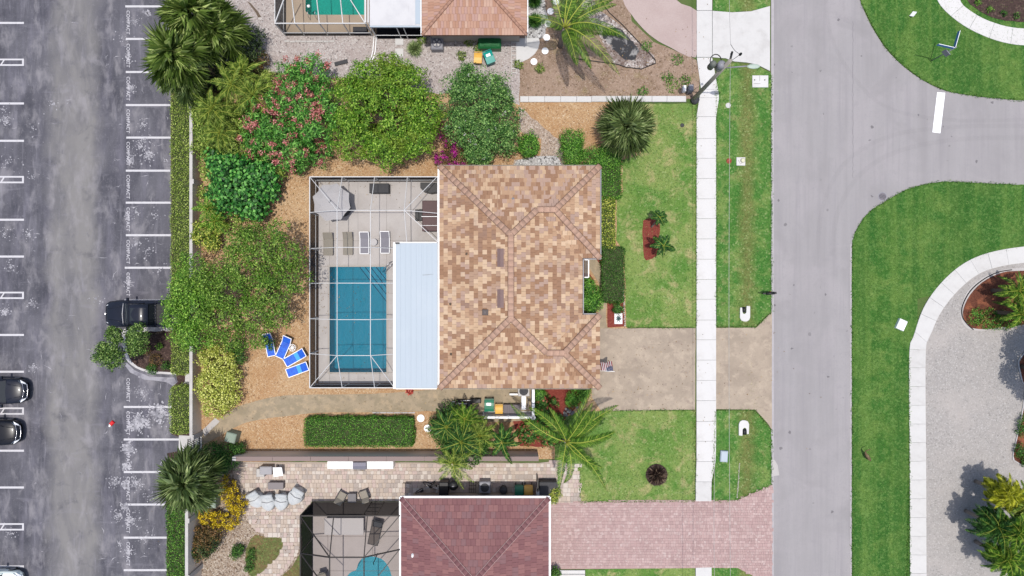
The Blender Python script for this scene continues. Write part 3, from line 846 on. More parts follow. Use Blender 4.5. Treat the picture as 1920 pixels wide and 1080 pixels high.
for _ in range(95):
    px, py = (rs.uniform(190, 318), rs.uniform(20, 1075)) if rs.random() < .72 else (rs.uniform(0, 190), rs.uniform(20, 1075))
    if 560 < py < 705 and px > 190: continue
    a = rs.choice([rs.uniform(-.3, .3), 1.57 + rs.uniform(-.4, .4), rs.uniform(0, 3.1)]); l = rs.uniform(.12, .62) * rs.choice([1, 1, 1.5]); w = rs.uniform(.012, .03)
    x, y = x_(px), y_(py); bend = rs.uniform(-.12, .12)
    dx, dy = math.cos(a), math.sin(a); nx, ny = -dy, dx
    mb.add([(x - dx * l / 2, y - dy * l / 2, .0049), (x + nx * (bend - w), y + ny * (bend - w), .0049), (x + dx * l / 2, y + dy * l / 2, .0049), (x + nx * (bend + w), y + ny * (bend + w), .0049)], [(0, 1, 2, 3)])
o = mb.build('paint_flecks', mat('old_paint_flecks', A(216, 214, 220), .8, [('noise', 3, 6, .42, .62, A(140, 139, 148), .85), ('noise', 14, 3, .5, .7, A(150, 148, 156), .7)]), lot); o['kind'] = 'stuff'

# yards (all outlines in photograph pixels, turned to metres on the ground)
sheet('gravel_yard', ragged(P([(357, 120), (860, 120), (975, 170), (1160, 190), (1215, 300), (1172, 320), (1176, 628), (1110, 860), (440, 866), (357, 866)]), .6, .03, 2), .008, M['gravel_tan'], holes=[POOL])
sheet('shell_gravel_yard', ragged(P([(378, -160), (982, -160), (978, 60), (974, 196), (905, 172), (822, 176), (700, 150), (540, 140), (470, 130), (378, 125)]), .5, .06, 3), .014, M['gravel_shell'], holes=[POOL_N])
sheet('dry_soil_bed', ragged(P([(980, -90), (1160, -90), (1185, 40), (1225, 78), (1306, 112), (1312, 140), (1309, 186), (974, 188), (974, 60)]), .5, .04, 4), .018, M['soil'])
sheet('pinkish_gravel', ragged(P([(972, 200), (1048, 262), (1060, 312), (962, 312), (966, 300), (1012, 290), (1014, 262), (974, 245)]), .4, .07, 5), .014, M['gravel_pink'])
sheet('white_gravel', ragged(P([(960, 316), (968, 302), (1008, 292), (1046, 292), (1056, 316)]), .4, .05, 5), .019, M['gravel_white'])
sheet('pebble_strip', ragged(P([(982, 2), (1020, -8), (1028, 40), (1022, 70), (1004, 80), (984, 78)]), .3, .06, 5), .023, M['gravel_white'])
pth = spline(P([(372, 818), (408, 790), (440, 765), (480, 752), (520, 743), (580, 740), (700, 738), (823, 730), (1000, 722)]), 4)
pth2 = spline(P([(372, 838), (404, 822), (440, 801), (480, 788), (540, 780), (600, 774), (700, 773), (830, 772), (890, 790), (1000, 790)]), 4)
sheet('side_path', ragged(pth + pth2[::-1], .5, .015, 6), .016, M['path'])
sheet('paved_garden_bed', ragged(P([(380, 806), (404, 783), (412, 790), (384, 818)]), .3, .01), .02, M['concrete'])
mb = MB()
for k in range(6): mb.box(*W(705 + k * 13.4, 773.5), .016, .5, .09, .07, R(-.02, .02))
o = mb.build('path_edging', M['concrete']); o['kind'] = 'structure'

sheet('lawn', ragged(P([(1166, 196), (1306, 194), (1305, 613), (1174, 613), (1171, 480), (1156, 450), (1156, 372), (1167, 366), (1167, 300), (1200, 290), (1215, 225)]), .35, .04, 7), .022, M['lawn_main'])
sheet('front_lawn_south', ragged(P([(1088, 771), (1304, 769), (1303, 939), (1087, 941), (1087, 890), (1062, 868), (1040, 862), (1040, 790)]), .35, .03, 8), .022, M['lawn_main'])
sheet('lawn_sliver_south', ragged(P([(1098, 1067), (1303, 1064), (1303, 1180), (1098, 1180)]), .35, .03, 8), .022, M['lawn_main'])
sheet('verge', ragged(P([(1342, 122), (1380, 118), (1420, 124), (1446, 138), (1446, 584), (1438, 590), (1416, 612), (1343, 612)]), .35, .03, 9), .022, M['lawn_strip'])
sheet('verge_south', ragged(P([(1341, 769), (1415, 769), (1446, 806), (1446, 910), (1378, 939), (1334, 939), (1341, 858)]), .35, .03, 10), .022, M['lawn_strip'])
sheet('verge_far_south', ragged(P([(1334, 1063), (1382, 1063), (1446, 1092), (1446, 1180), (1334, 1180)]), .35, .03, 11), .022, M['lawn_strip'])
sheet('verge_north', ragged(P([(1337, -120), (1444, -120), (1444, 12), (1408, 21), (1370, 23), (1337, 20)]), .35, .03, 12), .022, M['lawn_strip'])

# road with a side street to the east
road = [W(1446, -2600), W(1446, 3600), W(1597, 3600)]
road += P([(1597, 1200), (1597, 460)]) + spline(P([(1598, 452), (1606, 430), (1625, 402), (1652, 382), (1690, 360), (1720, 349), (1755, 342), (1790, 341), (1850, 344), (1925, 347)]), 3) + [W(4800, 352), W(4800, 190)]
road += spline(P([(1925, 189), (1850, 183), (1800, 176), (1760, 166), (1712, 139), (1668, 100), (1640, 60), (1622, 25), (1610, -10), (1604, -60)]), 3) + [W(1600, -200), W(1600, -2600)]
sheet('road', road, .012, M['road'])
mb = MB(); mb.prism(P([(1757, 173), (1772, 174), (1763, 250), (1748, 248)]), .012, .0165)
o = mb.build('stop_line', M['paint_white']); o['kind'] = 'structure'
# pale concrete edging at the street's margins
edge = MB()
for pts in ([(1446, -100), (1446, 1180)],):
    a, b = P(pts); edge.box((a[0] + b[0]) / 2 + .09, (a[1] + b[1]) / 2, .0, .2, abs(a[1] - b[1]), .018)
a, b = P([(1597, 458), (1597, 1180)]); edge.box(a[0] - .06, (a[1] + b[1]) / 2, 0, .12, abs(a[1] - b[1]), .018)
o = edge.build('road_edging', mat('pale_road_edge', A(208, 203, 205), .9, [('noise', 3, 5, .4, .7, A(190, 184, 188), .7)])); o['kind'] = 'structure'
mb = MB(); mb.prism(P([(1446, 862), (1452, 862), (1458, 872), (1461, 891), (1446, 893)]), .0125, .019)
o = mb.build('road_patch', M['concrete']); o['kind'] = 'structure'

ne = spline(P([(1604, -60), (1612, -2), (1624, 25), (1642, 60), (1670, 100), (1714, 139), (1762, 166), (1800, 176), (1850, 183), (1925, 189)]), 3)
sheet('corner_lawn', ragged(ne, .3, .035, 13, False) + P([(1925, 189), (2100, 191), (2100, -160), (1604, -160)]), .022, M['lawn_right'])
se = spline(P([(1925, 347), (1850, 344), (1790, 341), (1755, 342), (1720, 349), (1690, 360), (1652, 382), (1625, 402), (1606, 430), (1598, 452)]), 3) + P([(1597, 520), (1597, 1180)])
sheet('east_lawn', ragged(se, .3, .035, 14, False) + P([(1597, 1180), (1720, 1180), (1720, 560), (2100, 480), (2100, 349)]), .022, M['lawn_right'])
sheet('gravel_drive', P([(1722, 1180), (1722, 640), (1745, 600), (1800, 530), (1870, 495), (2100, 480), (2100, 1180)]), .026, M['gravel_grey'])
sheet('pink_driveway', ragged(smooth_poly(P([(1160, -90), (1166, -6), (1184, 28), (1202, 50), (1226, 72), (1258, 90), (1304, 108), (1306, 60), (1306, 20), (1262, -5), (1230, -90)]), 3), .5, .012, 15), .026, M['drive_pink'])
sheet('driveway', ragged(P([(1112, 616), (1304, 615), (1303, 768), (1127, 770), (1110, 745)]), .5, .012, 16) , .030, M['drive_beige'])
sheet('driveway_apron', ragged(P([(1342, 615), (1418, 614), (1440, 592), (1447, 584), (1447, 806), (1438, 792), (1416, 768), (1342, 767)]), .5, .012, 17), .030, M['drive_beige'])
sheet('entry_path', ragged(smooth_poly(P([(1104, 488), (1124, 486), (1137, 505), (1138, 560), (1138, 614), (1176, 620), (1112, 640), (1118, 600), (1128, 560), (1122, 530), (1106, 505)]), 2), .4, .01, 18), .028, M['path'])

# pavements made of separate slabs
def slab_path(name, quads, m, parent_z=.02, th=.1):
    root = empty(name, (0, 0, 0), kind='structure')
    for q in quads:
        mb = MB(); c = (sum(p[0] for p in q) / len(q), sum(p[1] for p in q) / len(q))
        z = .055 + R(-.004, .004)
        mb.prism([((p[0] - c[0]) * .988, (p[1] - c[1]) * .988) for p in q], 0, z)
        # bevelled look: joints recessed
        mb.build('slab', m, root, (c[0], c[1], 0))
    return root
qs = []
ys = [108, 168, 183.5, 219, 260, 297, 335, 373, 410, 448, 486, 524, 561, 600, 637, 675, 713, 751, 790, 827, 865, 903]
def xl(y): return 1306 if y < 112 else (1312 if y < 150 else (1314 if y < 175 else (1311 if y < 190 else 1305.5))) if y < 900 else 1304
def xr(y): return 1335 if y < 112 else (1341 if y < 150 else (1346 if y < 170 else (1348 if y < 190 else 1342.5))) if y < 830 else (1341.5 if y < 866 else 1334)
for a, b in zip(ys[:-1], ys[1:]):
    qs.append(P([(xl(a + .5), a), (xr(a + .5), a), (xr(b - .5) if b != 903 else 1334, b), (xl(b - .5), b)]))
slab_path('sidewalk', qs, M['walk'])
slab_path('sidewalk_end_slab', [P([(1304, 903), (1334, 903), (1333.5, 939.5), (1304, 939.5)]), P([(1304, 1064), (1334, 1063), (1334, 1100), (1304, 1100)]), P([(1304, 1100), (1334, 1100), (1334, 1140), (1304, 1140)])], M['walk_grey'])
slab_path('north_sidewalk', [P([(1306, a), (1335, a), (1335, b), (1306, b)]) for a, b in ((-60, -20), (-20, 20), (20, 108))], M['walk_grey'])
slab_path('concrete_apron', [P([(1335, 20), (1372, 23), (1408, 21), (1444, 11), (1444, 134), (1420, 122), (1400, 118), (1376, 116), (1360, 110), (1335, 108)])], M['walk_grey'])

def ring_slabs(name, outer, inner, cuts, m):
    """slabs between two splines; cuts = how many"""
    o_, i_ = spline(P(outer), 8), spline(P(inner), 8)
    def at(c, t):
        Ls = [0]
        for a, b in zip(c[:-1], c[1:]): Ls.append(Ls[-1] + math.dist(a, b))
        s = t * Ls[-1]
        for k in range(len(c) - 1):
            if Ls[k + 1] >= s:
                f = (s - Ls[k]) / max(1e-6, Ls[k + 1] - Ls[k])
                return (c[k][0] + (c[k + 1][0] - c[k][0]) * f, c[k][1] + (c[k + 1][1] - c[k][1]) * f)
        return c[-1]
    q = []; dense = [at(i_, k / 900) for k in range(901)]
    for k in range(cuts):
        a, b = k / cuts, (k + 1) / cuts
        oo = [at(o_, a + (b - a) * j / 3) for j in range(4)]
        q.append(oo + [min(dense, key=lambda p: math.dist(p, w)) for w in oo[::-1]])
    return slab_path(name, q, m)
ring_slabs('east_sidewalk', [(1706, 1180), (1705, 900), (1704, 670), (1713, 628), (1732, 575), (1764, 530), (1806, 494), (1856, 473), (1930, 461), (2060, 452)],
           [(1737, 1180), (1736, 900), (1735, 670), (1742, 636), (1760, 592), (1788, 553), (1826, 519), (1866, 502), (1930, 492), (2060, 484)], 28, M['walk_grey'])
ring_slabs('corner_sidewalk', [(1742, -40), (1757, 2), (1778, 27), (1812, 52), (1852, 71), (1890, 82), (1930, 86), (2060, 90)],
           [(1790, -40), (1800, 2), (1818, 20), (1845, 36), (1876, 47), (1900, 52), (1930, 54), (2060, 58)], 9, M['walk'])
sheet('corner_flower_bed', ragged(smooth_poly(P([(1806, -30), (1812, 0), (1838, 22), (1870, 36), (1930, 42), (2060, 40), (2060, -60)]), 3), .3, .03, 20), .05, M['mulch_dark'])
# concrete garden kerb between the plots, in separate blocks
root = empty('garden_kerb', (0, 0, 0), kind='structure')
kx = [975, 991, 1021, 1051, 1081, 1109, 1137, 1165, 1195, 1222, 1250, 1286]
for a, b in zip(kx[:-1], kx[1:]):
    mb = MB(); c = W((a + b) / 2, 186.5 - .5 * (a > 1100))
    mb.box(0, 0, 0, (b - a) / PXM - .015, .44, .12 + R(-.01, .01), R(-.006, .006), bev=.02)
    mb.build('kerb_block', M['walk_grey'], root, (c[0], c[1], 0))

# grass blades over the lawns, nobody could count them
def blades(name, polys, dens, m, size=.07, z=.02):
    X, Y = [], []
    for poly in polys:
        q = np.array(poly); lo, hi = q.min(0), q.max(0)
        lo = np.maximum(lo, (-39, -22.5)); hi = np.minimum(hi, (39.5, 22.5))
        n = int((hi[0] - lo[0]) * (hi[1] - lo[1]) * dens)
        x, y = RNG.uniform(lo[0], hi[0], n), RNG.uniform(lo[1], hi[1], n)
        k = inside_np(x, y, poly); X.append(x[k]); Y.append(y[k])
    X, Y = np.concatenate(X), np.concatenate(Y); n = len(X)
    C = np.stack([X, Y, np.full(n, z) + RNG.uniform(.01, .05, n)], 1)
    D = rdir(n, .5)
    o = link(name, leafmesh(name, C, D, rdir(n, .4), size * RNG.uniform(.6, 1.6, n), size * .3, m)); o['kind'] = 'stuff'
    return o
blades('grass', [P([(1166, 196), (1306, 194), (1305, 613), (1174, 613), (1170, 480), (1166, 380)]), P([(1088, 771), (1304, 769), (1303, 939), (1087, 941)]),
                 P([(1342, 122), (1446, 138), (1446, 584), (1416, 612), (1343, 612)]), P([(1341, 769), (1415, 769), (1446, 806), (1446, 910), (1378, 939), (1334, 939)]),
                 ne + P([(2000, 191), (2000, -20), (1604, -20)]), se + P([(1704, 1100), (1704, 670), (1732, 575), (1806, 494), (1930, 461)])], 70, F['lawn_blades'])
blades('dry_grass', [P([(1175, 210), (1290, 200), (1270, 420), (1220, 500), (1180, 420)]), P([(1110, 780), (1260, 780), (1200, 935), (1100, 935)]), P([(1400, 650), (1446, 830), (1440, 900), (1400, 860)])], 34, F['dry_blades'])
# ------------------------------------------------------------------ paved patio of the southern plot
patio_poly = ragged(P([(440, 866), (1010, 868), (1042, 864), (1062, 868), (1087, 868), (1087, 942), (1030, 946), (740, 940), (585, 940), (563, 966), (563, 1008), (556, 1040), (540, 1066), (515, 1090), (490, 1100), (478, 1084), (500, 1066), (522, 1044), (530, 1026), (534, 1008), (500, 1005), (478, 994), (464, 975), (458, 952), (452, 920), (440, 890)]), .6, .01, 21)
sheet('river_stone_bed', ragged(P([(352, 866), (440, 866), (470, 980), (566, 1004), (566, 1180), (352, 1180)]), .5, .04, 22), .012, M['gravel_brown'])
sheet('thin_lawn_patch', ragged(smooth_poly(P([(478, 1003), (500, 1006), (532, 1010), (530, 1024), (520, 1044), (500, 1064), (474, 1082), (463, 1066), (460, 1040), (466, 1018)]), 2), .3, .05, 23), .018, M['lawn_poor'])
sheet('lawn_by_the_path', ragged(P([(560, 1042), (566, 1030), (566, 1140), (500, 1140), (520, 1088), (544, 1066)]), .3, .04, 24), .018, M['lawn_poor'])
patio = sheet('paved_patio', patio_poly, .016, mat('paver_joint_sand', A(212, 196, 182), .95))
PV = [mat('paver_' + n, A(*c), .85, [('noise', 3, 5, .4, .7, A(*c, .88), .6)]) for n, c in (('cream', (232, 214, 198)), ('sand', (222, 204, 188)), ('pinkish', (226, 204, 194)), ('greyish', (206, 192, 182)), ('pale', (240, 228, 216)))]
PVD = [mat('drive_paver_' + n, A(*c), .85, [('noise', .7, 7, .42, .60, A(*c, .84), .8), ('noise', 2.4, 8, .55, .66, A(236, 214, 208), .8)]) for n, c in (('rose', (216, 184, 179)), ('mauve', (212, 179, 175)), ('blush', (222, 192, 187)), ('dusty', (210, 178, 174)))]

def paving(parent, poly, cell, z, mats, nind, name='paver', gap=.014, lo=None, hi=None, th=.03, var=True, bev=.012):
    """rectangular stones on a grid inside a polygon: the nearest to the camera become parts, the rest one joined part"""
    q = np.array(poly); lo = q.min(0) if lo is None else lo; hi = q.max(0) if hi is None else hi
    st = []
    y = lo[1]; row = 0; rnd = random.Random(5)
    while y < hi[1]:
        h = cell * rnd.choice([1, 1, 1.35] if var else [1]); x = lo[0] + rnd.uniform(-cell, 0)
        while x < hi[0]:
            w = cell * rnd.choice([.8, 1, 1, 1.4] if var else [1, 1, 1, 1])
            if inside((x + w / 2, y + h / 2), poly): st.append((x + w / 2, y + h / 2, w, h))
            x += w
        y += h; row += 1
    st.sort(key=lambda s: (s[0] ** 2 + s[1] ** 2) / (s[2] * s[3]) ** 1.0 if var else s[0] ** 2 + s[1] ** 2)
    cache = {}
    for s in st[:nind]:
        mi = rnd.randrange(len(mats)); key = (round(s[2], 3), round(s[3], 3), mi)
        if key not in cache:
            mb = MB(); mb.box(0, 0, 0, s[2] - gap, s[3] - gap, th, bev=.012); cache[key] = mb.mesh(name, mats[mi])
        link(name, cache[key], parent, (s[0], s[1], z + rnd.uniform(-.004, .003)))
    mb = MB()
    for s in st[nind:]:
        if abs(s[0]) > 41 or abs(s[1]) > 25: continue
        mb.box(s[0], s[1], z + rnd.uniform(-.004, .003), s[2] - gap, s[3] - gap, th, mi=rnd.randrange(len(mats)), bev=bev)
    o = mb.build(name + '_field', mats, parent); o['kind'] = 'stuff'
paving(patio, patio_poly, .27, .018, PV, 300)
dpoly = P([(1031, 940), (1303, 939), (1380, 938), (1447, 909), (1447, 1098), (1380, 1063), (1303, 1065), (1031, 1067)])
drive_s = sheet('south_driveway', dpoly, .03, mat('drive_joint', A(208, 176, 171), .95))
paving(drive_s, dpoly, .19, .032, PVD, 0, var=True, gap=.006, th=.02, bev=.004)

# ------------------------------------------------------------------ roofs of separate tiles
def clip(poly, nx, ny, c):
    """keep the side nx*x+ny*y <= c"""
    out = []
    for i in range(len(poly)):
        a, b = poly[i], poly[(i + 1) % len(poly)]
        da, db = nx * a[0] + ny * a[1] - c, nx * b[0] + ny * b[1] - c
        if da <= 0: out.append(a)
        if da * db < 0:
            t = da / (da - db); out.append((a[0] + (b[0] - a[0]) * t, a[1] + (b[1] - a[1]) * t))
    return out

def tiled_roofs(parent, hips, mats, tw, te, nind, weights, name='roof_tile', th=.03, seed=1, blotch=None):
    """hips: (x0,x1,y0,y1,eave height,pitch,sides). Tiles lie in courses along each eave; pieces under another roof are dropped."""
    rnd = random.Random(seed)
    def hgt(hp, x, y):
        x0, x1, y0, y1, h, p, sd = hp
        c = []
        if 'w' in sd: c.append(x - x0)
        if 'e' in sd: c.append(x1 - x)
        if 's' in sd: c.append(y - y0)
        if 'n' in sd: c.append(y1 - y)
        if not (x0 - 1e-6 <= x <= x1 + 1e-6 and y0 - 1e-6 <= y <= y1 + 1e-6): return -9
        return h + min(c) * p
    full, part = [], []
    for hi_, hp in enumerate(hips):
        x0, x1, y0, y1, h, p, sd = hp
        an = math.atan(p); run = te
        for s in sd:
            # local frame: u along the eave, v up the slope (plan), origin at eave corner
            if s == 's': O, U, V, Lw, D = (x0, y0), (1, 0), (0, 1), x1 - x0, y1 - y0
            if s == 'n': O, U, V, Lw, D = (x1, y1), (-1, 0), (0, -1), x1 - x0, y1 - y0
            if s == 'w': O, U, V, Lw, D = (x0, y1), (0, -1), (1, 0), y1 - y0, x1 - x0
            if s == 'e': O, U, V, Lw, D = (x1, y0), (0, 1), (-1, 0), y1 - y0, x1 - x0
            ends = {'s': ('w', 'e'), 'n': ('e', 'w'), 'w': ('n', 's'), 'e': ('s', 'n')}[s]
            opp = {'s': 'n', 'n': 's', 'e': 'w', 'w': 'e'}[s]
            maxv = D / 2 if opp in sd else D
            nv = int(maxv / run) + 1
            for j in range(nv):
                v0, v1 = j * run, (j + 1) * run
                off = (rnd.random() if False else (j % 2) * .5) * tw
                u = -off
                while u < Lw:
                    q = [(u, v0), (u + tw, v0), (u + tw, v1), (u, v1)]; a0 = tw * run
                    q = clip(q, -1, 0, 0); q = clip(q, 1, 0, Lw); q = clip(q, 0, 1, maxv)
                    if ends[0] in sd: q = clip(q, -1, 1, 0)
                    if ends[1] in sd: q = clip(q, 1, 1, Lw)
                    u += tw
                    if len(q) < 3: continue
                    ar = abs(sum(q[i][0] * q[(i + 1) % len(q)][1] - q[(i + 1) % len(q)][0] * q[i][1] for i in range(len(q)))) / 2
                    if ar < a0 * .03: continue
                    cu = sum(a[0] for a in q) / len(q); cv = sum(a[1] for a in q) / len(q)
                    wx, wy = O[0] + U[0] * cu + V[0] * cv, O[1] + U[1] * cu + V[1] * cv
                    hz = h + cv * p
                    if any(hgt(o, wx, wy) > hz + .12 for k, o in enumerate(hips) if k != hi_): continue
                    if blotch: mi = blotch(wx, wy, rnd, weights)
                    else: mi = rnd.choices(range(len(weights)), weights)[0]
                    rec = (s, q, O, U, V, h, p, v0, mi, wx, wy, hz)
                    (full if ar > a0 * .999 else part).append(rec)
    full.sort(key=lambda r: (r[9] ** 2 + r[10] ** 2))
    gap = .006
    def geo(q, v0, p, dz):
        """slab over plan outline q in (u,v): butt end proud by the tile's thickness"""
        cu = sum(a[0] for a in q) / len(q); cv = sum(a[1] for a in q) / len(q)
        q = [(cu + (a[0] - cu) * (1 - gap / tw * 2), a[1]) for a in q]
        top = [(a[0], a[1], a[1] * p + th * (1.0 - .62 * (a[1] - v0) / te) + dz) for a in q]
        bot = [(a[0], a[1], a[1] * p - .02) for a in q]
        n = len(q)
        return top + bot, [tuple(range(n))] + [(i, n + i, n + (i + 1) % n, (i + 1) % n) for i in range(n)]
    cache = {}
    for rec in full[:nind]:
        s, q, O, U, V, h, p, v0, mi, wx, wy, hz = rec
        key = (s, mi)
        u0 = q[0][0]
        if key not in cache:
            vs, fs = geo([(0, 0), (tw, 0), (tw, te), (0, te)], 0, p, 0)
            mb = MB(); mb.add([(U[0] * a + V[0] * b, U[1] * a + V[1] * b, c) for a, b, c in vs], fs)
            cache[key] = mb.mesh(name, mats[mi])
        px, py = O[0] + U[0] * u0 + V[0] * v0, O[1] + U[1] * u0 + V[1] * v0
        link(name, cache[key], parent, (px - parent.location.x, py - parent.location.y, h + v0 * p + rnd.uniform(0, .008) - parent.location.z))
    mb = MB()
    for rec in full[nind:] + part:
        s, q, O, U, V, h, p, v0, mi, wx, wy, hz = rec
        if abs(wx) > 45 or abs(wy) > 27: continue
        vs, fs = geo(q, v0, p, rnd.uniform(0, .008))
        mb.add([(O[0] + U[0] * a + V[0] * b - parent.location.x, O[1] + U[1] * a + V[1] * b - parent.location.y, h + c - parent.location.z) for a, b, c in vs], fs, mi)
    o = mb.build(name + '_field', mats, parent); o['kind'] = 'stuff'

def cap_run(parent, a, b, m, w=.27, seg=.38, name='ridge_cap', mortar=None):
    """overlapping half-round cap tiles laid along a hip or ridge, one joined part, with dark mortar under them"""
    a, b = Vector(a), Vector(b)
    if a.z > b.z: a, b = b, a
    d = b - a; L = d.length; d.normalize()
    u = d.cross(Vector((0, 0, 1))).normalized(); n = u.cross(d).normalized()
    mb = MB(); k = 0; s = 0
    while s < L - .05:
        e = min(L, s + seg * 1.06)
        secs = []
        for t, g, lift in ((s, 1.0, .006), (e, .985, .0)):
            c = a + d * t
            secs.append([c + u * (w * g * math.cos(x)) + n * (w * .34 * g * math.sin(x) + lift * .5 + .02) for x in [math.pi * i / 8 for i in range(9)]])
        n0 = len(secs[0])
        vs = secs[0] + secs[1]; fs = [(i, i + 1, n0 + i + 1, n0 + i) for i in range(n0 - 1)] + [tuple(range(n0 - 1, -1, -1))]
        mb.add([v - Vector(parent.location) for v in vs], fs, 0, True)
        s += seg; k += 1
    o = mb.build(name, m, parent)
    mb = MB()
    mb.bar(a + n * .008 - Vector(parent.location), b + n * .008 - Vector(parent.location), w * 2 + .04, .05)
    mb.build('mortar_bed', mortar, o)
    return o

# ------------------------------------------------------------------ main house
EV, PT = 2.7, .435
house = empty('house', (0, 0, 0), 0, 'house with tan and brown mottled tile hip roof in the middle beside the rectangular pool', 'house')
hx0, hx1, hy0, hy1 = -5.15, 5.0, -7.11, 8.665
wx = 6.24
hips = [(hx0, hx1, hy0, hy1, EV, PT, 'wesn'), (-1.0, wx, 2.12, hy1, EV, PT, 'esn'), (-1.0, wx, hy0, -1.89, EV, PT, 'esn')]
mb = MB()
mb.box((hx0 + hx1) / 2 + .1, (hy0 + hy1) / 2, 0, hx1 - hx0 - 1.2, hy1 - hy0 - 1.2, EV - .12)
mb.box(3.6, (2.12 + hy1) / 2 - .05, 0, 4.2, hy1 - 2.12 - 1.1, EV - .14)
mb.box(3.6, (hy0 - 1.89) / 2 + .05, 0, 4.2, -1.89 - hy0 - 1.1, EV - .14)
mb.build('wall', M['house_wall'], house)
# roof deck below the tiles
def hip_solid(mb, hp, drop=.05):
    x0, x1, y0, y1, h, p, sd = hp
    z = h - drop
    w_, d_ = x1 - x0, y1 - y0
    r = min(w_, d_) / 2
    if sd == 'wesn':
        if d_ > w_: A_, B_ = (x0 + r, y0 + r), (x0 + r, y1 - r)
        else: A_, B_ = (x0 + r, y0 + r), (x1 - r, y0 + r)
        hz = z + r * p
        vs = [(x0, y0, z), (x1, y0, z), (x1, y1, z), (x0, y1, z), (*A_, hz), (*B_, hz), (x0, y0, z - .12), (x1, y0, z - .12), (x1, y1, z - .12), (x0, y1, z - .12)]
        if d_ > w_: fs = [(0, 1, 4), (1, 2, 5, 4), (2, 3, 5), (3, 0, 4, 5)]
        else: fs = [(0, 1, 5, 4), (1, 2, 5), (2, 3, 4, 5), (3, 0, 4)]
    else:
        hz = z + r * p
        vs = [(x0, y0, z), (x1, y0, z), (x1, y1, z), (x0, y1, z), (x0, y0 + r, hz), (x1 - r, y0 + r, hz), (x0, y0, z - .12), (x1, y0, z - .12), (x1, y1, z - .12), (x0, y1, z - .12)]
        fs = [(0, 1, 5, 4), (1, 2, 5), (2, 3, 4, 5), (3, 0, 4)]
    fs += [(0, 6, 7, 1), (1, 7, 8, 2), (2, 8, 9, 3), (3, 9, 6, 0), (9, 8, 7, 6)]
    mb.add(vs, fs)
mb = MB()
hip_solid(mb, hips[0]); hip_solid(mb, (.2, wx, 2.12, hy1, EV, PT, 'esn'), .054); hip_solid(mb, (.2, wx, hy0, -1.89, EV, PT, 'esn'), .054)
# keep the wings' inner ends below the main slopes
mb.build('roof_deck', mat('roof_underlay', A(120, 92, 76), .95), house)
T = [mat('tile_' + n, A(*c), .8, [('noise', (5, 5, 5), 5, .42, .68, A(*c, .8), .55), ('noise', .3, 5, .52, .68, A(172, 150, 144), .4)], bump=(40, .2, .01)) for n, c in
     (('buff', (234, 198, 162)), ('tan', (216, 176, 142)), ('rose', (212, 178, 158)), ('brown', (182, 140, 110)), ('umber', (194, 152, 120)), ('peach', (245, 212, 178)))]
def blotch(x, y, rnd, w):
    g = math.sin(x * 1.9 + 1) * math.sin(y * 1.3 + .5) + math.sin(x * .7 - y * .9)
    ww = list(w)
    if g > .4: ww[3] *= 1.9; ww[4] *= 1.7
    if y > 5.5 and math.sin(x * 1.1) > -.3: ww[2] *= 3.2; ww[5] *= .5
    if g < -.5: ww[0] *= 1.6; ww[5] *= 1.6
    return rnd.choices(range(6), ww)[0]
tiled_roofs(house, hips, T, .335, .312, 300, [18, 22, 16, 17, 12, 12], seed=4, blotch=blotch, th=.035)
CAP = mat('cap_tile', A(222, 182, 158), .8, [('noise', 2.4, 5, .42, .68, A(204, 164, 142), .6)])
MORT = mat('dark_mortar', A(124, 94, 80), .95)
pk = EV + (hx1 - hx0) / 2 * PT; xm = (hx0 + hx1) / 2; rr = (hx1 - hx0) / 2
g = .025
r1 = (hy1 - 2.12) / 2; r2 = (-1.89 - hy0) / 2
for a, b in [((hx0, hy1, EV), (xm, hy1 - rr, pk)), ((hx0, hy0, EV), (xm, hy0 + rr, pk)), ((xm, hy1 - rr, pk), (xm, hy0 + rr, pk)),
             ((xm, hy1 - rr, pk), (hx1 - r1, hy1 - r1, EV + r1 * PT)), ((hx1 - r1, hy1 - r1, EV + r1 * PT), (wx - r1, hy1 - r1, EV + r1 * PT)),
             ((wx, hy1, EV), (wx - r1, hy1 - r1, EV + r1 * PT)), ((wx, 2.12, EV), (wx - r1, hy1 - r1, EV + r1 * PT)),
             ((xm, hy0 + rr, pk), (hx1 - r2, hy0 + r2, EV + r2 * PT)), ((hx1 - r2, hy0 + r2, EV + r2 * PT), (wx - r2, hy0 + r2, EV + r2 * PT)),
             ((wx, hy0, EV), (wx - r2, hy0 + r2, EV + r2 * PT)), ((wx, -1.89, EV), (wx - r2, hy0 + r2, EV + r2 * PT))]:
    cap_run(house, (a[0], a[1], a[2] + g), (b[0], b[1], b[2] + g), CAP, .2, seg=.42, mortar=MORT)
# gutters
def gutter(parent, pts, m='white', w=.12, h=.12, z=EV - .12, name='gutter'):
    mb = MB()
    for a, b in zip(pts[:-1], pts[1:]):
        mb.bar((a[0] - parent.location.x, a[1] - parent.location.y, z), (b[0] - parent.location.x, b[1] - parent.location.y, z), w, h)
    mb.build(name, M[m], parent)
gutter(house, [(hx0 - .07, hy1 + .01), (hx0 - .07, hy0 + .06)])
gutter(house, [(wx + .07, hy1), (wx + .07, 2.06), (hx1 + .07, 2.06), (hx1 + .07, -1.84), (wx + .0, -1.84)], w=.07, m='galv')
gutter(house, [(hx0, hy1 + .05), (wx, hy1 + .05)], w=.04, z=EV - .09, name='fascia', m='wood_pole')
gutter(house, [(hx0, hy0 - .05), (wx, hy0 - .05)], w=.04, z=EV - .09, name='fascia', m='wood_pole')
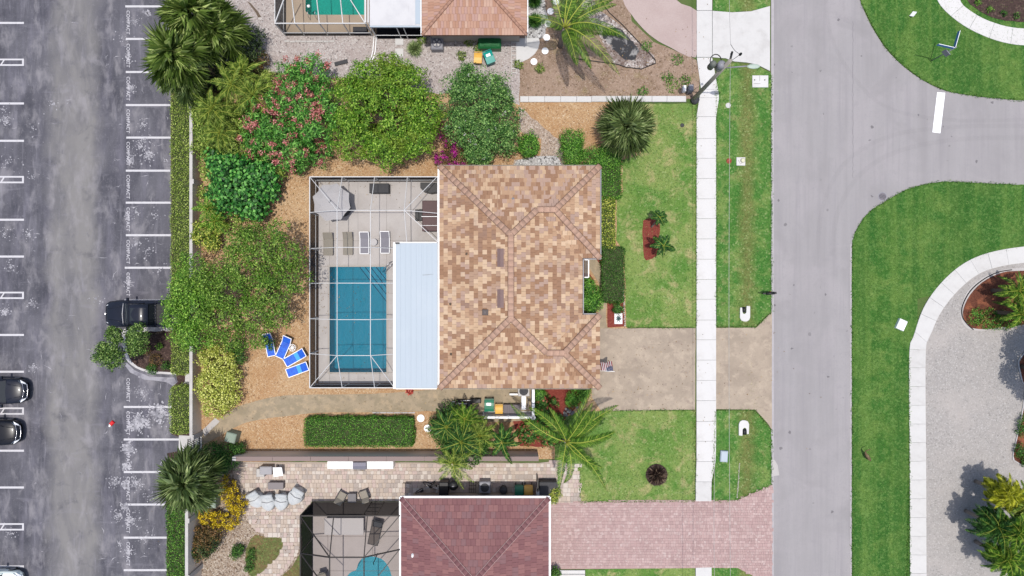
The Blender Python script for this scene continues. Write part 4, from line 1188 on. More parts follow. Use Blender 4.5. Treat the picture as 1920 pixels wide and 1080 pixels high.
# windows in the walls below the eaves
for (x, y, sx, sy) in [(3, hy1 - .62, 1.6, .08), (-2, hy1 - .62, 1.4, .08), (-2, hy0 + .58, 1.4, .08), (wx - .52, 5.4, .08, 1.9), (hx0 + .72, 5.2, .08, 1.8), (hx0 + .72, 0, .08, 2.6)]:
    mb = MB(); mb.box(x, y, .9, sx + .1 * (sx > .5), sy + .1 * (sy > .5), 1.25); o = mb.build('window', M['white'], house)
    mb = MB(); mb.box(x, y, .98, sx + (.02 if sx < .5 else -.04), sy + (.02 if sy < .5 else -.04), 1.09); mb.build('pane', M['glass'], o)
mb = MB(); mb.box(wx - .53, -4.5, 0, .06, 4.4, 2.2); mb.build('garage_door', M['white_dirty'], house)
# roof vents: long hoods, small hood and pipes
def on_roof(px, py):
    h = 4.2
    for _ in range(6):
        x, y = W(px, py, h)
        h = EV + PT * min(x - hx0, hx1 - x, y - hy0, hy1 - y)
    return x, y, h
for (px, py) in ((938.5, 483.5), (938.5, 560)):
    x, y, z = on_roof(px, py); mb = MB()
    L = .62; w = .22
    mb.loft([[(-w, s, z0 - w * PT * 0), (w, s, z0 + .06), (w, s, z0 + .16), (0, s, z0 + .17), (-w, s, z0 + .06)] for s, z0 in ((-L, .0), (L, .0))], smooth=False)
    mb.build('roof_vent', mat('painted_vent', A(150, 124, 120), .7, [('noise', 2, 4, .4, .7, A(138, 112, 110), .6)]), house, (x, y, z + .05))
x, y, z = on_roof(910, 585.5); mb = MB(); mb.box(0, 0, 0, .42, .40, .22, bev=.05); mb.box(-.02, 0, .22, .22, .22, .06, bev=.02)
mb.build('exhaust_hood', mat('grey_vent', A(112, 102, 100), .6), house, (x, y, z - .02))
for (px, py) in ((962, 373), (875.5, 476), (845, 570), (846, 664)):
    x, y, z = on_roof(px, py); mb = MB(); mb.lathe(0, 0, [(.12, -.05), (.1, .04), (.05, .05), (.05, .28), (.035, .28), (.035, .1)], 10)
    mb.build('vent_pipe', M['trunk'] if px < 900 else M['galv'], house, (x, y, z))
# dark louvred panel in a white frame over the front door
x0, y0 = W(1096, 487, 2.5); x1, y1 = W(1103.5, 520, 2.5)
mb = MB()
for a, b in (((x0, y0), (x1, y0)), ((x1, y0), (x1, y1)), ((x1, y1), (x0, y1))): mb.bar((a[0], a[1], 2.5), (b[0], b[1], 2.5), .07, .1)
o = mb.build('entry_frame', M['white'], house)
mb = MB()
for k in range(3): mb.bar((x0 + .05 + k * .1, y0, 2.47), (x0 + .05 + k * .1, y1, 2.47), .075, .02)
mb.build('louvre', M['black'], o)
# flat patio roof on the pool side
pr = []
ax0, ay1 = W(741, 456, 2.55); ay0 = W(741, 727.5, 2.55)[1]; ax1 = hx0 - .16
proof = empty('patio_roof', ((ax0 + ax1) / 2, (ay0 + ay1) / 2, 0), 0, 'pale blue flat pan roof over the patio along the west side of the tiled house', 'patio roof')
n = 8; w = (ax1 - ax0) / n
for k in range(n):
    mb = MB(); X = ax0 + (k + .5) * w - proof.location.x
    mb.box(X, 0, 2.50 + k * .002, w - .002, ay1 - ay0, .05, bev=.004)
    mb.build('roof_panel', M['pan'], proof)
mb = MB()
mb.box(ax0 - proof.location.x - .06, 0, 2.42, .17, ay1 - ay0 + .1, .16)
mb.box(0, (ay1 - ay0) / 2 + .045, 2.45, ax1 - ax0 - .1, .07, .13)
mb.box(0, -(ay1 - ay0) / 2 - .045, 2.45, ax1 - ax0 - .1, .07, .13)
mb.build('gutter', M['white'], proof)
mb = MB(); mb.box(ax0 - proof.location.x + .17, (ay1 - ay0) / 2 - .0, 2.60, .3, .12, .04); mb.build('scupper', M['black'], proof)
mb = MB(); mb.add([(0, 0, 0), (.35, .02, 0), (.75, .06, 0), (.8, .075, 0), (.35, .045, 0), (0, .02, 0)], [(0, 1, 2, 3, 4, 5)])
mb.build('crack', M['grey'], proof, (W(792, 516, 2.6)[0] - proof.location.x, W(792, 516, 2.6)[1] - proof.location.y, 2.592))
for k in range(4):
    mb = MB(); mb.box(ax0 - proof.location.x + .1, -5 + k * 3.3, 0, .12, .12, 2.42); mb.build('post', M['white'], proof)

# ------------------------------------------------------------------ pool deck and pool
dx0, dy1 = -14.5, 7.97; dy0 = -7.15; dxe = hx0 + .6
deck = empty('pool_deck', (0, 0, 0), kind='structure')
px0, px1 = POOL[0][0], POOL[1][0]; py1, py0 = POOL[0][1], POOL[2][1]
xs = [dx0, px0, (px0 + px1) / 2, px1, -7.6, dxe]; ys_ = [dy0, py0, -3.0, -.4, py1, 3.55, 5.9, dy1]
for i in range(len(xs) - 1):
    for j in range(len(ys_) - 1):
        cx, cy = (xs[i] + xs[i + 1]) / 2, (ys_[j] + ys_[j + 1]) / 2
        if px0 < cx < px1 and py0 < cy < py1: continue
        mb = MB(); mb.box(0, 0, 0, xs[i + 1] - xs[i] - .02, ys_[j + 1] - ys_[j] - .02, .05)
        mb.build('deck_slab', M['concrete_deck'] if 'concrete_deck' in M else M.setdefault('concrete_deck', mat('deck_concrete', A(228, 221, 216), .85, [('noise', .8, 7, .42, .7, A(212, 204, 199), .7, .5), ('noise', 6, 5, .52, .8, A(204, 197, 191), .4)], bump=(30, .2, .01))), deck, (cx, cy, 0))
mb = MB(); mb.prism([(dx0, dy0), (dxe, dy0), (dxe, py0 - .01), (dx0, py0 - .01)], 0, .032); mb.prism([(dx0, py1 + .01), (dxe, py1 + .01), (dxe, dy1), (dx0, dy1)], 0, .032)
mb.prism([(dx0, py0), (px0 - .01, py0), (px0 - .01, py1), (dx0, py1)], 0, .032); mb.prism([(px1 + .01, py0), (dxe, py0), (dxe, py1), (px1 + .01, py1)], 0, .032)
mb.build('deck_joint', mat('deck_joint', A(180, 174, 170), .95), deck)
def basin(name, poly, depth, m, zt=.03):
    mb = MB(); n = len(poly)
    vs = [(p[0], p[1], zt) for p in poly] + [(p[0], p[1], -depth) for p in poly]
    a = sum(poly[i][0] * poly[(i + 1) % n][1] - poly[(i + 1) % n][0] * poly[i][1] for i in range(n))
    fs = [((i + 1) % n, i, n + i, n + (i + 1) % n) if a > 0 else (i, (i + 1) % n, n + (i + 1) % n, n + i) for i in range(n)]
    mb.add(vs, fs)
    tri = tessellate_polygon([[Vector((p[0], p[1], 0)) for p in poly]])
    mb.add([(p[0], p[1], -depth) for p in poly], [t if True else t for t in map(tuple, tri)])
    return mb.build(name, m)
pool = basin('pool_basin', POOL, 1.5, M['pool_shell']); pool['kind'] = 'structure'
w_ = sheet('pool_water', POOL, -.09, water_mat('pool_water', (.17, .49, .58)))
mb = MB()
for k in range(4): # corner steps
    s = 2.9 - k * .6
    mb.prism([(px1, py1), (px1 - s * .78, py1), (px1, py1 - s)], -1.45, -1.15 + k * .26)
mb.build('pool_step', mat('pale_pool_step', (.5, .62, .68), .8), pool)
mb = MB()
for k in range(4):
    s = 2.9 - k * .6; mb.bar((px1 - s * .78, py1 - .02, -1.14 + k * .26), (px1 - .02, py1 - s, -1.14 + k * .26), .05, .02)
mb.build('step_edge', mat('dark_blue_tile', (.02, .04, .10), .5), pool)
mb = MB()
for (a, b, sx, sy) in ((0, py1 + .06, px1 - px0 + .3, .15), (0, py0 - .06, px1 - px0 + .3, .15)): mb.box((px0 + px1) / 2, b, .03, sx, sy, .035, bev=.015)
for xx in (px0 - .06, px1 + .06): mb.box(xx, (py0 + py1) / 2, .03, .15, py1 - py0 - .04, .032, bev=.015)
mb.build('coping', mat('pool_coping', A(214, 206, 196), .8), pool)
hr = empty('pool_handrail', (*W(733, 497), 0), 0, 'bent steel handrail at the north-east corner of the rectangular pool', 'handrail')
for k, (ox, oy) in enumerate(((0, 0), (.16, -.14))):
    mb = MB(); mb.tube(spline([(.18 + ox, .28 + oy, .03), (.12 + ox, .22 + oy, .7), (-.1 + ox, .0 + oy, .86), (-.5 + ox, -.4 + oy, .5), (-.62 + ox, -.52 + oy, -.1)], 5), .028, 6)
    mb.build('rail', M['metal'], hr)

# ------------------------------------------------------------------ pool cage
HE, HT = 2.2, 3.6
def cage(label, segs, screens, m='cage_white', scr=('screen', 'screen_wall'), w=.04, loc=(0, 0, 0)):
    t = empty('pool_cage', loc, 0, label, 'pool enclosure')
    L0 = Vector(loc)
    for s in segs:
        a, b = Vector(s[0]) - L0, Vector(s[1]) - L0; ww = s[2] if len(s) > 2 else w
        mb = MB(); mb.bar(a, b, ww, ww * 1.35 if len(s) < 4 else s[3]); mb.build('beam', M[m], t)
    for q in screens:
        vs = [Vector(v) - L0 for v in q[:-1]]
        mb = MB(); mb.add(vs, [tuple(range(len(vs)))]); mb.build('screen_panel', M[scr[q[-1]]], t)
    return t
X0, X1, X2, X3 = -14.5, -12.17, -9.85, -7.5
Y = [7.97, 5.41, 2.83, .34, -2.2, -4.7, -7.15]
XP = ax0 - .12; XH = hx0 - .12; YP = ay1 + .08   # patio roof edge, house eave, patio roof's north edge
E = lambda x, y: (x, y, HE)
Tt = lambda x, y: (x, y, HT)
segs = [(E(X0, Y[0]), E(XH, Y[0]), .06), (E(X0, Y[0]), E(X0, Y[6]), .06), (E(X0, Y[6]), E(XP, Y[6]), .06)]
# flat top
segs += [(Tt(X1, Y[1]), Tt(X3, Y[1])), (Tt(X1, Y[1]), Tt(X1, Y[5])), (Tt(X2, Y[1]), Tt(X2, Y[5])), (Tt(X1, Y[5]), Tt(X2, Y[5]))]
for k in (2, 3, 4): segs.append((Tt(X1, Y[k]), Tt(X2, Y[k])))
# slopes
for k in (1, 2, 3, 4, 5): segs.append((E(X0, Y[k]), Tt(X1, Y[k])))
for k in (3, 4, 5): segs.append((Tt(X2, Y[k]), (XP, Y[k], 2.6)))
segs.append((Tt(X2, Y[2]), (XP, Y[2], 2.6)))
segs += [(E(X0, Y[0]), Tt(X1, Y[1])), (E(X1, Y[0]), Tt(X1, Y[1])), (E(X2, Y[0]), Tt(X2, Y[1])), (E(X3, Y[0]), Tt(X3, Y[1])), (E(XH - .1, Y[0]), Tt(X3, Y[1]))]
segs += [(Tt(X3, Y[1]), (X3 + .02, YP, 2.6)), (Tt(X3, Y[1]), (XH, YP, 2.6)), (Tt(X3, Y[1]), (XH, Y[1] - .1, 2.6)), ((XH, Y[0], 2.5), (XH, YP, 2.6), .08)]
segs += [(E(X0, Y[6]), Tt(X1, Y[5])), (E(X1, Y[6]), Tt(X1, Y[5])), (E(X2, Y[6]), Tt(X2, Y[5])), (E(XP, Y[6]), Tt(X2, Y[5]))]
for x in (X0, X1, X2, X3, XH): segs.append(((x, Y[0], .05), (x, Y[0], HE), .06))
for y in Y[1:]: segs.append(((X0, y, .05), (X0, y, HE), .06))
for x in (X1, X2, XP): segs.append(((x, Y[6], .05), (x, Y[6], HE), .06))
segs += [((X0, Y[0], .8), (XH, Y[0], .8), .06), ((X0, Y[0], .8), (X0, Y[6], .8), .06), ((X0, Y[6], .8), (XP, Y[6], .8), .06)]
scr = [[E(X0, Y[0]), E(X1, Y[0]), Tt(X1, Y[1]), 0], [E(X1, Y[0]), E(X2, Y[0]), Tt(X2, Y[1]), Tt(X1, Y[1]), 0], [E(X2, Y[0]), E(X3, Y[0]), Tt(X3, Y[1]), Tt(X2, Y[1]), 0],
       [E(X3, Y[0]), E(XH, Y[0]), Tt(X3, Y[1]), 0], [(XH, Y[0], 2.2), (XH, YP, 2.6), Tt(X3, Y[1]), 0], [(XH, YP, 2.6), (X3 + .02, YP, 2.6), Tt(X3, Y[1]), 0], [E(X0, Y[0]), Tt(X1, Y[1]), E(X0, Y[1]), 0]]
for k in range(1, 5): scr += [[E(X0, Y[k]), Tt(X1, Y[k]), Tt(X1, Y[k + 1]), E(X0, Y[k + 1]), 0], [Tt(X1, Y[k]), Tt(X2, Y[k]), Tt(X2, Y[k + 1]), Tt(X1, Y[k + 1]), 0]]
for k in range(2, 5): scr.append([Tt(X2, Y[k]), (XP, Y[k], 2.6), (XP, Y[k + 1], 2.6), Tt(X2, Y[k + 1]), 0])
scr += [[Tt(X2, Y[1]), Tt(X3, Y[1]), (X3 + .02, YP, 2.6), (XP, YP, 2.6), (XP, Y[2], 2.6), Tt(X2, Y[2]), 0]]
scr += [[E(X0, Y[6]), E(X0, Y[5]), Tt(X1, Y[5]), 0], [E(X0, Y[6]), Tt(X1, Y[5]), E(X1, Y[6]), 0], [E(X1, Y[6]), Tt(X1, Y[5]), Tt(X2, Y[5]), E(X2, Y[6]), 0], [E(X2, Y[6]), Tt(X2, Y[5]), (XP, Y[6], 2.2), 0], [Tt(X2, Y[5]), (XP, Y[5], 2.6), (XP, Y[6], 2.2), 0]]
for a, b in zip(Y[:-1], Y[1:]):
    scr.append([(X0, a, .05), (X0, b, .05), (X0, b, HE), (X0, a, HE), 1])
for a, b in zip((X0, X1, X2, X3), (X1, X2, X3, XH)): scr.append([(a, Y[0], .05), (b, Y[0], .05), (b, Y[0], HE), (a, Y[0], HE), 1])
for a, b in zip((X0, X1, X2), (X1, X2, XP)): scr.append([(a, Y[6], .05), (b, Y[6], .05), (b, Y[6], HE), (a, Y[6], HE), 1])
cage('white framed screen enclosure over the rectangular pool beside the tiled house', segs, scr, loc=(X0, Y[6], 0))

# ------------------------------------------------------------------ south plot: burgundy roofed house, dark cage, deck, curved pool
EVS = 3.0; PS = .30
sx0, sy1 = W(752, 934, EVS); sx1 = W(1029, 934, EVS)[0]
sh = empty('house', ((sx0 + sx1) / 2, sy1 - 9, 0), 0, 'house with burgundy tile hip roof and white gutter at the bottom edge', 'house')
mb = MB(); mb.box(0, 0, 0, sx1 - sx0 - 1.0, 17.0, EVS - .14); mb.build('wall', M['house_wall'], sh)
hps = [(sx0, sx1, sy1 - 18, sy1, EVS, PS, 'wesn')]
mb = MB(); hip_solid(mb, hps[0]); o = mb.build('roof_deck', mat('burgundy_underlay', A(78, 46, 48), .95), sh); o.location = -Vector(sh.location)
TB = [mat('burgundy_tile_' + n, A(*c), .75, [('noise', (4, 4, 4), 5, .42, .68, A(*c, .84), .5)]) for n, c in (('plain', (156, 108, 108)), ('dark', (146, 99, 101)), ('rosy', (166, 117, 115)), ('greyed', (152, 112, 114)))]
tiled_roofs(sh, hps, TB, .34, .43, 300, [5, 4, 3, 3], seed=9, th=.04)
pr_ = EVS + (sx1 - sx0) / 2 * PS; rs_ = (sx1 - sx0) / 2; xm2 = (sx0 + sx1) / 2
CB = mat('burgundy_cap', A(152, 106, 108), .75, [('noise', 2, 4, .4, .7, A(138, 94, 97), .5)]); MB_ = mat('pale_mortar', A(206, 176, 172), .9)
for a, b in [((sx0, sy1), (xm2, sy1 - rs_)), ((sx1, sy1), (xm2, sy1 - rs_))]:
    cap_run(sh, (a[0], a[1], EVS + .03), (b[0], b[1], pr_ + .03), CB, .17, mortar=MB_)
cap_run(sh, (xm2, sy1 - rs_, pr_ + .03), (xm2, sy1 - 18 + rs_, pr_ + .03), CB, .17, mortar=MB_)
gutter(sh, [(sx0 - .07, sy1 - 18), (sx0 - .07, sy1 + .07), (sx1 + .07, sy1 + .07), (sx1 + .07, sy1 - 18)], w=.14, z=EVS - .07)
x, y = W(773, 1044, 3.6); mb = MB(); mb.lathe(0, 0, [(.13, 0), (.11, .05), (.07, .06), (.07, .3), (.045, .3), (.045, .1)], 12); mb.build('vent_pipe', M['white'], sh, (x - sh.location.x, y - sh.location.y, EVS + (x - sx0) * PS))

sdk = empty('south_pool_deck', (0, 0, 0), kind='structure')
sxa, sya = W(585, 941)
M['deck_taupe'] = mat('taupe_deck', A(216, 204, 198), .85, [('noise', .8, 7, .42, .7, A(200, 188, 182), .7)])
sheet('south_deck_surface', [(sxa, sya), (sx0 + .6, sya), (sx0 + .6, -26), (sxa, -26)], .03, M['deck_taupe'], holes=[POOL_S], parent=sdk, kind=None)
mb = MB()
for yy in (1005, 1070): mb.box((sxa + sx0) / 2, y_(yy), .031, sx0 - sxa, .025, .003)
for xx in (615, 643, 699): mb.box(x_(xx), y_(992), .0315, .025, 4.0, .003)
mb.build('deck_joint', mat('taupe_joint', A(140, 128, 124), .95), sdk)
ps = basin('curved_pool_basin', POOL_S, 1.4, M['pool_shell'], .025); ps['kind'] = 'structure'
sheet('curved_pool_water', POOL_S, -.08, water_mat('curved_pool_water', (.36, .64, .70)))
ST, SI = 3.05, 4.1
def g2(px, py, h): return (*W(px, py, h), h)
a_ = g2(563, 967, ST); b_ = g2(750, 967, ST)
ylow = -27
x1s, y1s = W(618, 1045, SI); x2s, y2s = W(682.5, 1045, SI)
yt = a_[1]; xl_ = a_[0]; xr_ = sx0 - .1
yl = W(563, 1037, ST)[1]
segs = [(a_, (xr_, yt, ST), .07), (a_, (xl_, ylow, ST), .07), ((x1s, y1s, SI), (x2s, y1s, SI), .07), ((x1s, y1s, SI), (x1s, ylow, SI), .07), ((x2s, y1s, SI), (x2s, ylow, SI), .07),
        ((xl_, yl, ST), (x1s, y1s, SI), .07), ((x2s, y1s, SI), (xr_, yl + .25, ST), .07), ((x1s, yt, ST), (x1s, y1s, SI), .06), ((x2s, yt, ST), (x2s, y1s, SI), .06),
        (a_, (x1s, y1s, SI), .06), ((xr_, yt, ST), (x2s, y1s, SI), .06), ((xr_, yl + .25, ST), (x2s, y1s - 2.5, SI), .06), ((xl_, yl, ST), (x1s, y1s - 2.5, SI), .06),
        ((xl_, yt, .05), (xl_, yt, ST), .06), ((xr_, yt, .05), (xr_, yt, ST), .06), ((xl_, yl, .05), (xl_, yl, ST), .05)]
for px in (680, 705): segs.append(((W(px, 967, ST)[0], yt, .05), (W(px, 967, ST)[0], yt, ST), .045))
for z in (.5, 1.3, 2.1): segs.append(((W(680, 967, ST)[0], yt, z), (W(705, 967, ST)[0], yt, z), .035))
scr = [[(xl_, yt, .05), (xr_, yt, .05), (xr_, yt, ST), (xl_, yt, ST), 1], [(xl_, yt, .05), (xl_, ylow, .05), (xl_, ylow, ST), (xl_, yt, ST), 1],
       [(xl_, yt, ST), (x1s, yt, ST), (x1s, y1s, SI), 0], [(x1s, yt, ST), (x2s, yt, ST), (x2s, y1s, SI), (x1s, y1s, SI), 0], [(x2s, yt, ST), (xr_, yt, ST), (x2s, y1s, SI), 0],
       [(xl_, yt, ST), (x1s, y1s, SI), (xl_, yl, ST), 0], [(xl_, yl, ST), (x1s, y1s, SI), (x1s, ylow, SI), (xl_, ylow, ST), 0], [(x1s, y1s, SI), (x2s, y1s, SI), (x2s, ylow, SI), (x1s, ylow, SI), 0],
       [(x2s, y1s, SI), (xr_, yt, ST), (xr_, yl + .25, ST), 0], [(x2s, y1s, SI), (xr_, yl + .25, ST), (xr_, ylow, ST), (x2s, ylow, SI), 0]]
cage('dark bronze screen enclosure over the curved pool beside the burgundy roof', segs, scr, 'dark', ('screen_roof_dark', 'screen_dark'), loc=(xl_, yt, 0))

# ------------------------------------------------------------------ north plot
EVN = 2.7
nx0, ny0 = W(791, 66, EVN); nx1 = W(988, 66, EVN)[0]
nh = empty('house', ((nx0 + nx1) / 2, ny0 + 8, 0), 0, 'house with salmon shingle hip roof at the top edge, next to the white flat roof', 'house')
mb = MB(); mb.box(0, 0, 0, nx1 - nx0 - 1.0, 15, EVN - .14); mb.build('wall', M['stucco_light'], nh)
hpn = [(nx0, nx1, ny0, ny0 + 16, EVN, .33, 'wesn')]
mb = MB(); hip_solid(mb, hpn[0]); o = mb.build('roof_deck', mat('salmon_underlay', A(146, 104, 84), .95), nh); o.location = -Vector(nh.location)
TN = [mat('salmon_tile_' + n, A(*c), .8, [('noise', (4, 4, 4), 5, .42, .68, A(*c, .86), .5)]) for n, c in (('plain', (218, 172, 148)), ('warm', (208, 160, 134)), ('pale', (226, 186, 164)), ('pink', (214, 172, 158)))]
tiled_roofs(nh, hpn, TN, .21, .44, 300, [5, 4, 2, 4], seed=19, th=.035)
rn = (nx1 - nx0) / 2
for a in (nx0, nx1): cap_run(nh, (a, ny0, EVN + .03), ((nx0 + nx1) / 2, ny0 + rn, EVN + rn * .33 + .03), mat('salmon_cap', A(206, 160, 138), .8), .09, mortar=mat('salmon_mortar', A(150, 110, 92), .9))
gutter(nh, [(nx0 - .06, ny0 + 16), (nx0 - .06, ny0 - .0)], w=.06, z=EVN - .08)
gutter(nh, [(nx1 + .06, ny0 + 16), (nx1 + .06, ny0 - .0)], w=.06, z=EVN - .08)
# white flat roof with screened room below
fx0, fy0 = W(693, 48, 2.6); fx1 = nx0 - .08
fr = empty('flat_roof_room', ((fx0 + fx1) / 2, fy0 + 4, 0), 0, 'white coated flat roof over a black screened room between the north pool cage and the salmon roof', 'screened room')
mb = MB(); mb.box(0, 0, 2.5, fx1 - fx0, 8, .1, bev=.02); mb.build('roof', M['white_roof'], fr)
mb = MB(); mb.box(0, -4.05, 2.44, fx1 - fx0, .1, .14); mb.box((fx1 - fx0) / 2 - .22, .05, 2.602, .36, 7.9, .03); mb.build('gutter', M['pan'], fr)
mb = MB()
for s in (-(fx1 - fx0) / 2 + .05, .03, .52, (fx1 - fx0) / 2 - .05): mb.box(s, -3.99, .03, .06, .06, 2.42)
mb.box(0, -3.99, .75, fx1 - fx0, .05, .05)
mb.build('frame', M['white'], fr)
mb = MB(); mb.add([(-(fx1 - fx0) / 2, -3.98, .03), ((fx1 - fx0) / 2, -3.98, .03), ((fx1 - fx0) / 2, -3.98, 2.45), (-(fx1 - fx0) / 2, -3.98, 2.45)], [(0, 1, 2, 3)]); mb.build('screen_panel', M['screen_dark'], fr)
mb = MB(); mb.box(0, 0, .02, fx1 - fx0, 7.9, .03); mb.build('floor_slab', M['charcoal'], fr)
# cage and pool
ch0, ch1 = 2.35, 3.1
cx0, cy0 = W(515.5, 44, ch0); cx1 = W(686, 44, ch0)[0]
ytop = 24.5
sheet('north_pool_deck', [(cx0, cy0), (cx1 + .3, cy0), (cx1 + .3, 26), (cx0, 26)], .035, mat('north_deck', A(204, 184, 160), .85, [('noise', .9, 6, .42, .7, A(188, 168, 146), .6)]), holes=[POOL_N])
bn = basin('north_pool_basin', POOL_N, 1.5, M['pool_teal'], .03); bn['kind'] = 'structure'
sheet('north_pool_water', POOL_N, -.08, water_mat('north_pool_water', (.22, .62, .58), 1.5))
segs = [((cx0, cy0, ch0), (cx1, cy0, ch0), .07), ((cx0, cy0, ch0), (cx0, ytop, ch0), .05), ((cx1, cy0, ch0 + .1), (cx1, ytop, ch0 + .1), .12), ((cx1 + .2, cy0, ch0 + .1), (cx1 + .2, ytop, ch0 + .1), .1),
        ((cx0, cy0, .05), (cx0, cy0, ch0), .06), ((cx1, cy0, .05), (cx1, cy0, ch0), .07), ((cx1 + .2, cy0, .05), (cx1 + .2, cy0, ch0), .07), ((cx0, cy0, .6), (cx1, cy0, .6), .05), ((cx0, cy0, .6), (cx0, ytop, .6), .05), ((cx0, cy0, ch0), (cx0 + 1.2, cy0 + 2.2, ch1), .07)]
for px in (553, 599, 643):
    x = W(px, 44, ch0)[0]; segs += [((x, cy0, .05), (x, cy0, ch0), .05), ((x, cy0, ch0), (x - .12, cy0 + 3, ch1 + .1), .06)]
segs += [((cx1 - .05, cy0, ch0), (cx1 - 1.7, cy0 + 2.6, ch1), .06)]
scr = [[(cx0, cy0, .05), (cx1, cy0, .05), (cx1, cy0, .6), (cx0, cy0, .6), 1], [(cx0, cy0, .6), (cx1, cy0, .6), (cx1, cy0, ch0), (cx0, cy0, ch0), 0], [(cx0, cy0, .05), (cx0, ytop, .05), (cx0, ytop, ch0), (cx0, cy0, ch0), 1],
       [(cx0, cy0, ch0), (cx1, cy0, ch0), (cx1 - 1.2, cy0 + 2.2, ch1), (cx0 + 1.2, cy0 + 2.2, ch1), 0], [(cx0, cy0, ch0), (cx0 + 1.2, cy0 + 2.2, ch1), (cx0 + 1.2, ytop, ch1), (cx0, ytop, ch0), 0], [(cx0 + 1.2, cy0 + 2.2, ch1), (cx1 - 1.2, cy0 + 2.2, ch1), (cx1 - 1.2, ytop, ch1), (cx0 + 1.2, ytop, ch1), 0]]
cage('white framed screen enclosure over the teal pool at the top edge', segs, scr, loc=(cx0, cy0, 0))

# ------------------------------------------------------------------ walls, pilasters and gate
def wall(label, x, y0, y1, h, th=.17, m='stucco', pil=(), cat='garden wall'):
    t = empty('boundary_wall', (x, (y0 + y1) / 2, 0), 0, label, cat); L = abs(y1 - y0)
    mb = MB(); mb.box(-th / 2, 0, 0, th, L, h); mb.build('wall_panel', M[m], t)
    mb = MB(); mb.box(-th / 2, 0, h, th + .06, L + .02, .05, bev=.015); mb.build('coping', M['white_dirty'], t)
    for p in pil:
        mb = MB(); mb.box(.06, p - (y0 + y1) / 2, 0, .12, .34, h + .052); mb.build('pilaster', M['white_dirty'], t)
    return t
wall('low taupe stucco wall with white coping between the parking hedge and the gravel yard', x_(378), y_(190), y_(818), 1.45, pil=(y_(346), y_(648), y_(812)))
wall('tall taupe stucco wall with white coping behind the hedge at the bottom left', x_(378), y_(858), y_(1180), 2.1, pil=(y_(958), y_(1060)))
wall('taupe stucco wall hidden under the fan palms at the top left', x_(378), y_(-120), y_(188), 1.45)
# wall between the two plots
wx0 = W(440, 858, 1.8)[0]; wx1 = W(1010, 858, 1.8)[0]; wy = y_(845)
t = empty('boundary_wall', ((wx0 + wx1) / 2, wy, 0), 0, 'long taupe garden wall with brown coping between the gravel yard and the paved patio', 'garden wall')
mb = MB(); mb.box(0, -.12, 0, wx1 - wx0, .18, 1.8); mb.build('wall_panel', mat('tan_stucco', (.62, .53, .44), .9, [('noise', .8, 6, .45, .7, (.54, .46, .38), .6)]), t)
n = 8; L = (wx1 - wx0) / n
for k in range(n):
    mb = MB(); mb.box(-(wx1 - wx0) / 2 + (k + .5) * L, -.14, 1.802, L - .012, .34, .06, bev=.012); mb.build('coping', mat('brown_coping', A(168, 148, 142), .85) if k == 0 else bpy.data.materials['brown_coping'], t)
mb = MB(); mb.box(0, -.02, 1.74, wx1 - wx0, .04, .06); mb.build('coping_shade_strip', M['dark'], t)  # shade under the coping's overhang, put in as a dark strip
mb = MB(); mb.box(-(wx1 - wx0) / 2 - .02, -.14, 0, .26, .30, 1.87); mb.build('pilaster', M['white_dirty'], t)
# gate
gx = x_(375)
t = empty('metal_gate', (gx, y_(828), 0), 0, 'dark metal gate of upright bars between the two boundary walls', 'gate')
for k in range(9):
    mb = MB(); mb.box(0, -.52 + k * .13, .1, .035, .035, 1.75); mb.build('bar', M['dark'], t)
mb = MB(); mb.box(0, 0, 1.83, .05, 1.2, .05); mb.box(0, 0, .08, .05, 1.2, .05); mb.box(0, 0, .95, .045, 1.2, .045); mb.build('frame', M['dark'], t)
o = sheet('gate_path', P([(336, 816), (379, 818), (379, 848), (335, 850)]), .035, M['walk_grey'])

# kerbed planting island in the car park
isl = P([(236, 616), (330, 612), (357, 612), (357, 722), (340, 720), (338, 706), (330, 702), (290, 700), (266, 694), (248, 684), (238, 672), (233, 655), (231, 630)])
outer = smooth_poly(isl, 2)
mb = MB(); mb.prism(ragged(outer, .6, .005), 0, .13)
root = empty('planting_island', (0, 0, 0), kind='structure')
mb.build('kerb', M['curb'], root)
c0 = (sum(p[0] for p in outer) / len(outer), sum(p[1] for p in outer) / len(outer))
sheet('island_soil', ragged([(c0[0] + (p[0] - c0[0]) * .87, c0[1] + (p[1] - c0[1]) * .86) for p in outer], .4, .02), .137, M['mulch_dark'], parent=root, kind=None)
sheet('pale_gutter', ragged(P([(238, 680), (252, 694), (280, 706), (326, 708), (334, 722), (330, 728), (312, 716), (270, 712), (244, 698), (234, 684)]), .4, .02, 3), .004, mat('worn_pale_gutter', A(190, 188, 196), .9, [('noise', 1.5, 6, .45, .65, A(130, 128, 140), .8)]))
sheet('hedge_bed', ragged(P([(319, -120), (360, -120), (360, 1180), (312, 1180), (314, 850), (336, 846), (336, 820), (322, 814), (322, 726), (338, 712), (330, 700), (322, 640)]), .6, .02, 4), .006, M['mulch_dark'])
# ------------------------------------------------------------------ hedges
def hp(px0, py0, px1, py1, h):
    a = W(px0, py0, h); b = W(px1, py1, h); return a[0], a[1], b[0], b[1]
HP = 'hedges along the car park'
hedge('long light green clipped hedge between the parking bays and the low wall', *hp(319, 178, 358, 636, 1.2), 1.2, 23000, .085, F['hedge'], .15, HP)
hedge('short clipped hedge with a rounded end beside the planting island', *hp(319, 638, 357, 704, 1.2), 1.2, 3600, .085, F['hedge'], .75, HP)
hedge('rounded clipped hedge just above the metal gate', *hp(316, 723, 358, 815, 1.25), 1.25, 5200, .085, F['hedge'], .75, HP)
hedge('darker clipped hedge at the bottom left beside the tall wall', *hp(311, 930, 348, 1125, 1.2), 1.2, 10000, .09, F['hedge_dark'], .3, HP)
hedge('hedge at the top edge beneath the fan palms', *hp(319, -60, 358, 176, 1.1), 1.1, 7000, .09, F['hedge'], .15, HP)
